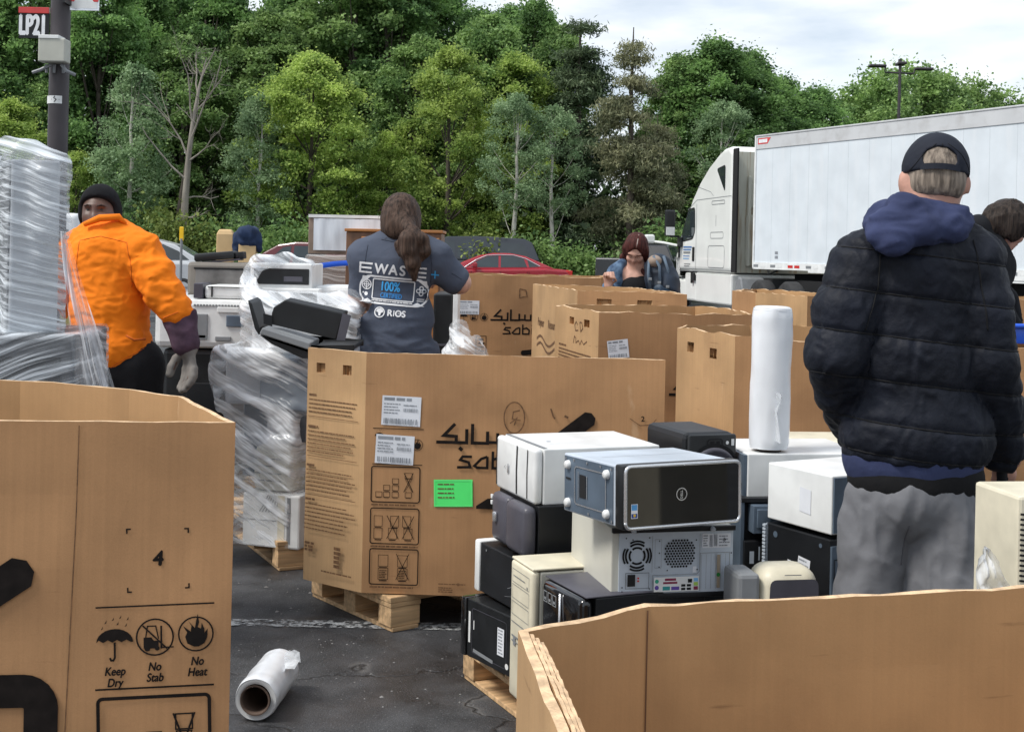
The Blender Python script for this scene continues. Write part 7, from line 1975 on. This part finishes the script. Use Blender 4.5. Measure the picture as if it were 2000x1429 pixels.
for i in range(10):
    p = hh(rr.uniform(-.08, .08), .1, .05); k.tube([p, p + V((.012, 0, -.03)), p + V((.012, 0, -.06))], [.0035, .003, .001], 4)
k.build('hair_strands', M['hair_dark'], hr, smooth=True, recalc=False)
s = SDF(); s.ell(m(1918, 520, .01), (.17, .19, .17), .08); s.ell(m(1900, 610, .04), (.16, .18, .24), .1); s.cap(m(1912, 455, .0), m(1925, 480), .085, .11, .06); s.ell(m(1912, 440, .0), (.05, .09, .055), .04); s.cap(m(1930, 462), m(1940, 470), .08, .075, .04)
s.chain([J['shL'], J['elL'], J['wrL']], [.09, .075, .055], .05); s.chain([J['shR'], J['elR'], J['wrR']], [.09, .075, .055], .05); s.ell(hh(0, .06, -.07), (.07, .09, .08), .02, Rm, 's')
sdf_obj('hooded_top', s, (m(1840, 600).x, -.32, m(1900, 720).z), (m(2015, 600).x, .36, m(1900, 415).z), .011, cloth('black fleece', (.010, .011, .014), .95), root, lambda v, n: .008*folds(v, 6, 4))
s = SDF(); s.ell(m(1888, 700, .05), (.15, .17, .13), .06)
for e in 'LR': s.chain([J['hip'+e], J['kn'+e], J['an'+e] + V((0, 0, .02))], [.10, .075, .06], .035)
sdf_obj('trousers', s, (m(1830, 800).x, -.2, .02), (m(1950, 800).x, .3, m(1890, 650).z), .015, M['joggers'], root)
footwear(root, J, M['black_pl'])
# ------------------------------------------------------------------ wrapped heaps and loose equipment on the left
M['film_a'] = film('tight stretch film', (2.0, 2.0, 60), .18, .88, (.82, .87, .91), 1.0, .44, .64, .25, (0, .28, 0), .05)
M['film_e'] = film('thin stretch film', (1.6, 1.6, 46), .10, .85, (.80, .85, .90), 1.0, .44, .66, .22, (0, -.35, 0), .10)
M['film_b'] = film('crumpled stretch film', (2.6, 2.6, 30), .16, .92, (.88, .91, .94), 1.0, .46, .64, .16, (.1, .5, 0), .09)
M['film_c'] = film('hanging stretch film', (42, 6, 1.6), .10, .8, (.88, .90, .94), 1.0, .46, .66, .15, (0, -.30, 0), .03, 2)
M['cab_grey'] = pm('light grey cabinet steel', (.42, .44, .47), r=.5, var=.08)
M['cab_dark'] = pm('dark grey cabinet steel', (.055, .058, .066), r=.5, var=.15)
def block(name, label, cat, lo, hi, mat, d_rot=0.0, bev=.006, group=None, body='case', loc=None):
    lo, hi = V(lo), V(hi); c = V(((lo.x+hi.x)/2, (lo.y+hi.y)/2, lo.z))
    r_ = thing(name, label, cat, c, d_rot, group)
    MB().box(lo - c, hi - c).build(body, mat, r_, bevel=bev); return r_, lo - c, hi - c

# A: tall wrapped tower at the left edge
LOADA = 'cabinets wrapped on the left-hand pallet'
e0 = at(24, 310, 4.85); zt1, zm = at(24, 306, 4.85).z, at(148, 657, 4.8).z
c = thing('equipment_cabinet', 'pale grey cabinet in the upper half of the wrapped tower', 'cabinet', (e0.x, e0.y, zm+.002), math.radians(28), LOADA)
MB().box((0, 0, 0), (.17, .55, zt1-zm-.01)).build('case', M['cab_grey'], c, bevel=.008)
MB().box((-.004, .02, .01), (-.0005, .53, zt1-zm-.03)).build('front_panel', M['cab_dark'], c)
k = MB()
for i in range(22): k.box((-.007, .03, .02+i*.029), (-.0045, .52, .026+i*.029))
k.build('louvre', M['cab_grey'], c)
e1 = at(147, 700, 4.8)
c = thing('equipment_cabinet', 'dark grey cabinet at the foot of the wrapped tower', 'cabinet', (e1.x, e1.y, .145), math.radians(8), LOADA)
MB().box((-.75, 0, 0), (0, .7, zm-.147)).build('case', M['cab_dark'], c, bevel=.01)
k = MB(); k.box((-.70, -.006, .1), (-.05, -.0005, zm-.22)); k.build('front_panel', M['black_metal'], c)
pallet('wooden pallet under the wrapped tower', (e1.x-.95, e1.y-.06), math.radians(6), 1.0, 1.0, seed=8)
q = lambda px, py, dy=0.0: at(px, py, 4.82+dy)
s = SDF(); Rt = Matrix.Rotation(math.radians(28), 3, 'Z'); Rl = Matrix.Rotation(math.radians(8), 3, 'Z')
cc = V((e0.x, e0.y, zm)) + Rt @ V((.09, .275, (zt1-zm)/2))
s.bx(cc, (.105, .29, (zt1-zm)/2+.012), .015, .03, Rt)
s.cap(q(96, 345, .05), q(100, 440, .05), .060, .058, .05); s.cap(q(65, 305, .1), q(98, 330, .08), .05, .06, .05); s.cap(q(100, 440, .05), q(80, 540, .09), .056, .02, .05); s.cap(q(40, 300, .1), q(14, 287, .12), .05, .04, .06)
s.plane((0, 0, zm-.05), (0, 0, -1))
wa = sdf_obj('stretch_film_wrap', s, (-2.55, 4.55, zm-.08), (-1.45, 5.75, 2.02), .012, M['film_a'], None,
             lambda v, n: .0045*folds(v, 7, 2, (.5, .5, 3.5), .3) + .0025*folds(v, 14, 4, (.4, .4, 4), .3))
tag(wa, 'milky stretch film wrapped tightly round the upper half of the tall tower', 'film wrap', 'stretch film round the tall tower')
s = SDF(); cl = V((e1.x, e1.y, .145)) + Rl @ V((-.375, .35, (zm-.147)/2)); s.bx(cl, (.383, .358, (zm-.147)/2+.008), .012, .02, Rl)
wb = sdf_obj('stretch_film_wrap', s, (-2.55, 4.55, .1), (-1.45, 5.75, 1.5), .014, M['film_e'], None, lambda v, n: .003*folds(v, 7, 2, (.5, .5, 3.5), .3))
tag(wb, 'thin see-through stretch film round the dark foot of the tall tower', 'film wrap', 'stretch film round the tall tower')
k = MB(); vs = []; nu, nv_ = 26, 30
for i in range(nu+1):
    for j in range(nv_+1):
        u, v = i/nu, j/nv_
        x0, x1 = 118 + 32*v**1.2, 134 + 16*min(1, v*1.5) + 76*v**1.25
        p = at(x0 + (x1-x0)*u, 452 + 312*v, 4.62 - .08*math.sin(v*2) + .05*noise.noise(V((u*9, v*2.2, 1))) + .025*noise.noise(V((u*22, v*3, 5))))
        vs.append(p)
k.add(vs, [(i*(nv_+1)+j, i*(nv_+1)+j+1, (i+1)*(nv_+1)+j+1, (i+1)*(nv_+1)+j) for i in range(nu) for j in range(nv_)])
hf = k.build('hanging_film', M['film_c'], None, smooth=True, recalc=False); tag(hf, 'loose sheet of clear film hanging off the wrapped tower beside the orange shirt', 'plastic film')

# B: white and black machines behind the orange sleeve
MB_G = 'scrap machines stacked behind the orange sleeve'
def zof(px, py, d): return at(px, py, d).z
d = 7.35
X = lambda px, d_=d: at(px, 600, d_).x
r1_, a, b = block('office_copier', 'black machine at the foot of the stack behind the grey work glove', 'copier', (X(318), d, .145), (X(447), d+.65, zof(400, 681, d)), M['black_pl'], .0, .03, MB_G)
MB().box((a.x+.14, -.335, .25), (b.x-.03, -.3255, .62), .004).build('paper_tray', M['black_metal'], r1_); MB().box((a.x+.1, -.34, .1), (b.x-.06, -.3255, .22), .004).build('paper_tray', M['grey_pl'], r1_)
MB().box((a.x+.22, -.35, .40), (b.x-.12, -.3255, .47), .004).build('output_slot', M['hole'], r1_)
pallet('wooden pallet under the white machines behind the orange sleeve', (X(318)-.1, d-.08), .0, 1.1, .9, seed=12)
r2_, a, b = block('multifunction_printer', 'big white machine with two grey windows behind the orange sleeve', 'printer', (X(305), d-.04, zof(400, 680, d)+.002), (X(486), d+.6, zof(400, 584, d)), M['white_pl'], .0, .035, MB_G)
for px0, px1, y0, y1, m_, nm in ((384, 410, 612, 662, M['grey_pl'], 'window'), (446, 480, 614, 636, M['steel_dark'], 'window'), (428, 470, 598, 609, M['white_metal'], 'raised_panel'), (386, 408, 652, 660, M['paper'], 'sticker'), (425, 456, 655, 664, M['grey_pl'], 'handle_recess')):
    MB().box((X(px0)-r2_.location.x, a.y-.010, zof(400, y1, d)-r2_.location.z), (X(px1)-r2_.location.x, a.y-.0005, zof(400, y0, d)-r2_.location.z), .004).build(nm, m_, r2_)
k = MB()
for i in range(16): k.box((X(382+i*6)-r2_.location.x, a.y-.006, zof(400, 597, d)-r2_.location.z), (X(386+i*6)-r2_.location.x, a.y-.0005, zof(400, 593.5, d)-r2_.location.z))
k.build('vent_slot', M['grey_pl'], r2_)
r3_, a, b = block('desktop_printer', 'low white printer lying on the big white machine', 'printer', (X(398), d+.0, zof(400, 584, d)+.002), (X(484), d+.45, zof(400, 557, d)), M['white_pl'], .0, .02, MB_G)
MB().box((X(378)-r3_.location.x, a.y-.01, .002), (X(396)-r3_.location.x, a.y+.2, .085), .004).build('open_flap', M['dark_grey_pl'], r3_); MB().box((X(412)-r3_.location.x, a.y-.004, .01), (X(415)-r3_.location.x, a.y-.0005, .07)).build('catch', M['hole'], r3_)
MB().box((a.x+.02, a.y-.004, b.z-.012), (b.x, a.y-.0005, b.z-.006)).build('lid_gap', M['hole'], r3_)
M['taupe'] = pm('taupe plastic', (.20, .18, .155), r=.6, var=.12, vs=6)
r4_, a, b = block('television_back', 'dull taupe television shell with a framed back, above the white machines', 'television', (X(338), d+.3, zof(400, 584, d)+.01), (X(484), d+.62, zof(400, 512, d+.3)), M['taupe'], .0, .02, MB_G)
MB().box((a.x+.05, a.y-.008, b.z-.22), (b.x-.045, a.y-.0005, b.z-.04), .004).build('back_plate', pm('smudged grey plate', (.12, .115, .11), r=.5, var=.5, vs=9), r4_)
MB().box((a.x+.04, a.y-.012, b.z-.04), (b.x-.035, a.y-.0005, b.z-.03), .003).box((b.x-.045, a.y-.012, b.z-.23), (b.x-.035, a.y-.0005, b.z-.041), .003).build('plate_frame', M['hole'], r4_)
p0 = at(432, 512, d+.45)
bx_ = thing('black_device', 'flat black device lying tilted on top of the taupe television', 'device', (p0.x, p0.y, r4_.location.z + b.z + .002), .1, MB_G); bx_.rotation_euler.y = -.10
MB().box((-.14, -.11, .012), (.09, .11, .058), .012).build('case', M['black_pl'], bx_, autosm=True); MB().box((.091, -.09, .008), (.14, .09, .05), .006).build('hinge_block', M['black_metal'], bx_, autosm=True); MB().box((-.10, -.1, .0), (.12, .1, .011)).build('base', M['dark_grey_pl'], bx_)

# C: the shrink-wrapped heap on its pallet
cW = atz(541, 1116, 0); cL_ = atz(455, 1046, 0); aw = math.atan2(cL_.y-cW.y, cL_.x-cW.x)
pallet('greenish wooden pallet under the shrink-wrapped heap', (cW.x, cW.y), aw-PI/2, 1.15, .95, seed=5)
HEAP = 'scrap machines inside the shrink-wrapped heap'
w = lambda px, py, dy=0.0: at(px, py, 6.35+dy)
def hb(name, label, cat, px0, px1, py0, py1, dy, dep, mat, a=-.3, bev=.01):
    p, q_ = w(px0, py1, dy), w(px1, py0, dy); r_ = thing(name, label, cat, (p.x, p.y, p.z), a, HEAP)
    W, Hh = (q_.x-p.x)/math.cos(a), q_.z-p.z
    MB().box((0, 0, 0), (W, dep, Hh)).build('case', mat, r_, bevel=bev); return r_, W, Hh
r_, W, Hh = hb('desktop_printer', 'white printer with slanted slats at the foot of the wrapped heap', 'printer', 472, 592, 962, 1064, 0, .42, M['white_pl'])
k = Ink()
for i in range(6): k.stroke([(W*.45+i*.011, Hh*.98), (W*.38+i*.014, Hh*.80), (W*.30+i*.016, Hh*.66)], .004)
k.rect(W*.78, Hh*.1, W*.84, Hh*.95); k.rect(W*.02, Hh*.5, W*.6, Hh*.515); k.mi = 1; k.rect(W*.62, Hh*.02, W*.74, Hh*.98); k.build('slat', [M['grey_pl'], M['beige_pl']], r_, lambda x, y, l: V((x, -l, y)))
r_, W, Hh = hb('fax_machine', 'rounded cream machine in the middle of the wrapped heap', 'fax machine', 488, 582, 868, 960, .02, .4, M['beige_metal'], -.3, .05)
k = Ink(); 
for i in range(4): k.rect(.02, Hh*(.25+.15*i), W*.7, Hh*(.25+.15*i)+.006)
k.build('panel_groove', [M['grey_pl']], r_, lambda x, y, l: V((x, -l, y)))
r_, W, Hh = hb('computer_case', 'dark grey case end sticking out of the wrapped heap beside the main box', 'computer', 520, 602, 802, 858, .05, .42, M['cab_grey'], -.3)
MB().box((W*.55, -.006, .0), (W, -.0005, Hh)).build('end_panel', M['cab_dark'], r_)
r_, W, Hh = hb('computer_case', 'dark case low on the left side of the wrapped heap', 'computer', 474, 530, 790, 930, .25, .3, M['steel_dark'], .2)
r_, W, Hh = hb('computer_case', 'blue grey case behind film at the middle of the wrapped heap', 'computer', 505, 640, 700, 800, .05, .45, M['steel_dark'], -.25)
r_, W, Hh = hb('desktop_printer', 'silvery printer at the left bulge of the wrapped heap', 'printer', 440, 520, 690, 790, .1, .4, M['cab_grey'], .2, .02)
r_, W, Hh = hb('desktop_printer', 'white printer under the black slab of the wrapped heap', 'printer', 490, 680, 610, 695, .25, .45, M['white_pl'], -.05, .02)
for lb, px0, px1, y0, y1, dy in (('white machine with a long black slot, top of the wrapped heap', 488, 610, 516, 563, .55), ('white machine with a black slot, second from the top of the wrapped heap', 486, 625, 564, 608, .5)):
    r_, W, Hh = hb('disc_recorder', lb, 'recorder', px0, px1, y0, y1, dy, .4, M['white_pl'], .0, .008)
    MB().box((.02, -.006, Hh*.18), (W-.015, -.0005, Hh*.80), .002).build('slot', M['black_pl'], r_); MB().box((W*.55, -.009, Hh*.3), (W*.85, -.0065, Hh*.5)).build('button_strip', M['dark_grey_pl'], r_)
r_, W, Hh = hb('desktop_printer', 'white slope fronted printer beside the arm of the t-shirt woman', 'printer', 612, 690, 560, 610, .6, .4, M['white_metal'], .0, .02)
# black slab and grey lid, tilted
def slab(name, label, cat, pts, dy, th, mat, group=HEAP, extra=None):
    P = [w(px, py, dy) for px, py in pts]; o = sum(P, V())/len(P); r_ = thing(name, label, cat, o, 0, group)
    n = len(P); k = MB(); back = V((.02, th, .012)); k.add([p-o for p in P] + [p-o+back for p in P], [tuple(range(n)), tuple(range(2*n-1, n-1, -1))] + [(i, n+i, n+(i+1) % n, (i+1) % n) for i in range(n)])
    k.build('panel', mat, r_, bevel=.005); return r_, o
r_, o = slab('flat_monitor', 'big black slab leaning on top of the shrink-wrapped heap', 'monitor', [(530, 612), (534, 600), (556, 586), (670, 612), (668, 622), (656, 664), (530, 634)], -.15, .05, M['black_pl'])
MB().add([w(px, py, -.155)-o for px, py in ((669, 611), (686, 616), (674, 665), (657, 664))], [(0, 1, 2, 3)]).build('side_edge', M['dark_grey_pl'], r_)
MB().add([w(px, py, -.17)-o for px, py in ((514, 612), (531, 616), (532, 638), (515, 632))], [(0, 1, 2, 3)]).build('stand_block', M['black_metal'], r_)
r_, o = slab('scanner_lid', 'grey scanner lid sloping below the black slab', 'scanner', [(512, 640), (606, 670), (604, 684), (506, 652)], -.22, .16, M['grey_pl'])
r_, o = slab('monitor_stand', 'thin black plate standing at the left of the black slab', 'monitor stand', [(483, 586), (491, 592), (506, 640), (505, 655), (497, 642)], -.18, .14, M['black_pl'])
r_, o = slab('flatbed_scanner', 'black scanner body below the grey scanner lid', 'scanner', [(506, 654), (604, 686), (690, 684), (690, 676), (612, 676), (604, 700), (590, 700), (530, 672)], -.20, .2, M['black_pl'])
s = SDF()
def sb(px0, px1, py0, py1, dy, hy, r=.012, k=.035, a=-.3):
    p, q_ = w(px0, py1, dy), w(px1, py0, dy); c_ = (p+q_)/2; c_.y = 6.35+dy+hy
    s.bx(c_, (abs(q_.x-p.x)/2+.012, hy+.03, abs(q_.z-p.z)/2+.01), r, k, Matrix.Rotation(a, 3, 'Z'))
sb(466, 600, 950, 1066, .0, .22); sb(480, 604, 860, 955, .0, .22); sb(470, 610, 795, 865, .03, .24); sb(434, 640, 690, 800, .03, .25, .02, .05, -.1); sb(478, 690, 606, 698, .16, .26, .03, .06, 0)
s.cap(w(440, 700, .05), w(432, 740, .1), .05, .04, .08); s.cap(w(495, 600, .2), w(485, 560, .4), .045, .04, .08); s.cap(w(484, 545, .45), w(500, 517, .5), .03, .03, .05); s.cap(w(500, 514, .52), w(560, 511, .6), .03, .03, .05); s.cap(w(560, 511, .6), w(606, 518, .6), .03, .025, .05)
s.cap(w(520, 590, .3), w(690, 588, .35), .04, .05, .06)
fw = sdf_obj('stretch_film_wrap', s, (-1.62, 5.95, .1), (-.55, 7.5, 1.5), .0135, M['film_b'], None,
             lambda v, n: .011*folds(v, 4.5, 2, (1, 1, 1.3), .7) + .006*folds(v, 12, 4, (1, 1, 2.2), .5))
tag(fw, 'crumpled clear film wrapped round the heap between the orange shirt and the main box', 'film wrap')

# D: furniture and wrapped goods behind the t-shirt woman
d = 8.7; X = lambda px, d_=8.7: at(px, 470, d_).x; Zz = lambda py, d_=8.7: at(680, py, d_).z
M['film_d'] = film('film over brown goods', (1.5, 1.5, 40), .15, .55, (.72, .68, .66), 1.0, .42, .62, .3, (.1, .08, 0), .2)
r_, a, b = block('stacked_goods', 'low stack of brown goods under clear film, left of the t-shirt woman', 'wrapped goods', (X(600), d, .0), (X(760), d+.7, Zz(502)), pm('brown goods', (.20, .14, .11), r=.7, var=.3, vs=3, stretch=(1, 1, 20)), .0, .02, None, 'goods')
MB().box((a.x-.012, a.y-.012, .3), (b.x+.012, b.y+.012, b.z+.012), .02, seg=3).build('film_cover', M['film_d'], r_, autosm=True)
r_, a, b = block('display_case', 'pale framed case covered with white plastic sheet, above the wrapped goods', 'display case', (X(601), d+.02, Zz(502)+.016), (X(752), d+.4, Zz(426)), pm('weathered brown frame', (.23, .17, .13), r=.7, var=.2), .0, .006, None, 'frame')
k = MB(); vs = []
for i in range(31):
    for j in range(9):
        u, v = i/30, j/8; vs.append(V((a.x+.035+(b.x-a.x-.02)*u, a.y-.008+.006*noise.noise(V((u*14, v*1.2, 0))), .025+(b.z-.03)*v)))
k.add(vs, [(i*9+j, i*9+9+j, i*9+10+j, i*9+j+1) for i in range(30) for j in range(8)]); k.build('plastic_sheet', pm('milky plastic sheet', (.66, .70, .75), r=.35, var=.12, vs=5, stretch=(4, 1, .5)), r_, smooth=True, recalc=False)
MB().box((a.x, a.y-.01, b.z), (b.x, b.y, b.z+.02)).build('top_cover', M['white_pl'], r_)
d2 = 8.45; X2 = lambda px: at(px, 470, d2).x; Z2 = lambda py: at(770, py, d2).z
M['oak'] = pm('orange brown wood', (.36, .15, .045), r=.5, var=.25, vs=2.5, stretch=(1, 9, 9)); M['oak_dark'] = pm('darker brown wood', (.17, .085, .045), r=.5, var=.25, vs=2.5, stretch=(9, 9, 1))
r_ = thing('wooden_chest', 'orange brown wooden chest behind the head of the t-shirt woman', 'chest', (X2(768), d2, 0))
x0, x1 = X2(676)-r_.location.x, X2(862)-r_.location.x; zb_, zt_2 = .02, Z2(448)
MB().box((x0, 0, zb_), (x1, .42, zt_2-.02)).build('carcass', M['oak_dark'], r_, bevel=.004)
xm = X2(706)-r_.location.x
for i in range(3): MB().box((xm, -.014, zb_+.1+i*(zt_2-.16)/3), (x1-.012, -.0005, zb_+.09+(i+1)*(zt_2-.16)/3), .004).build('drawer', M['oak'], r_)
MB().box((x0-.01, -.018, zt_2-.019), (x1+.01, .43, zt_2), .004).build('top', M['oak'], r_)
k = MB(); pts = [at(px, py, dd_) for px, py, dd_ in ((594, 524, 8.5), (615, 521, 8.42), (650, 516, 8.4), (690, 513, 8.38), (720, 512, 8.38))]
vs = []
for p in pts: vs += [p + V((0, 0, .018)), p + V((0, -.006, 0)), p + V((0, 0, -.016))]
k.add(vs, [(i*3+j, i*3+j+1, i*3+4+j, i*3+3+j) for i in range(4) for j in range(2)]); bs = k.build('blue_strap', M['blue_pl'], None, smooth=True, recalc=False); tag(bs, 'bright blue strap stretched across the wrapped goods', 'strap')
d3 = 7.6; X3 = lambda px: at(px, 620, d3).x; Z3 = lambda py: at(880, py, d3).z
r_, a, b = block('black_cabinet', 'narrow black cabinet with a pale edge, right of the t-shirt woman', 'cabinet', (X3(846), d3, .0), (X3(884), d3+.5, Z3(574)), M['black_pl'], .0, .01)
MB().box((b.x+.001, a.y-.01, 0), (b.x+.03, a.y+.3, b.z+.005), .003).build('side_board', M['white_pl'], r_)
for z in (.86, .98): MB().box((a.x+.01, a.y-.008, z), (b.x-.01, a.y-.0005, z+.012)).build('shelf_edge', M['dark_grey_pl'], r_)
s = SDF(); s.cap(at(896, 640, 7.5), at(905, 690, 7.45), .04, .06, .05); s.cap(at(905, 690, 7.45), at(926, 670, 7.4), .06, .03, .05); s.ell(at(908, 705, 7.45), (.12, .1, .10), .06)
fs2 = sdf_obj('crumpled_film', s, tuple(at(908, 680, 7.45) - V((.25, .2, .25))), tuple(at(908, 680, 7.45) + V((.25, .2, .25))), .011, M['film_b'], None, lambda v, n: .018*folds(v, 8, 2) + .007*folds(v, 20, 3))
tag(fs2, 'crumpled bag of clear film between the black cabinet and the box with a small label', 'plastic film')
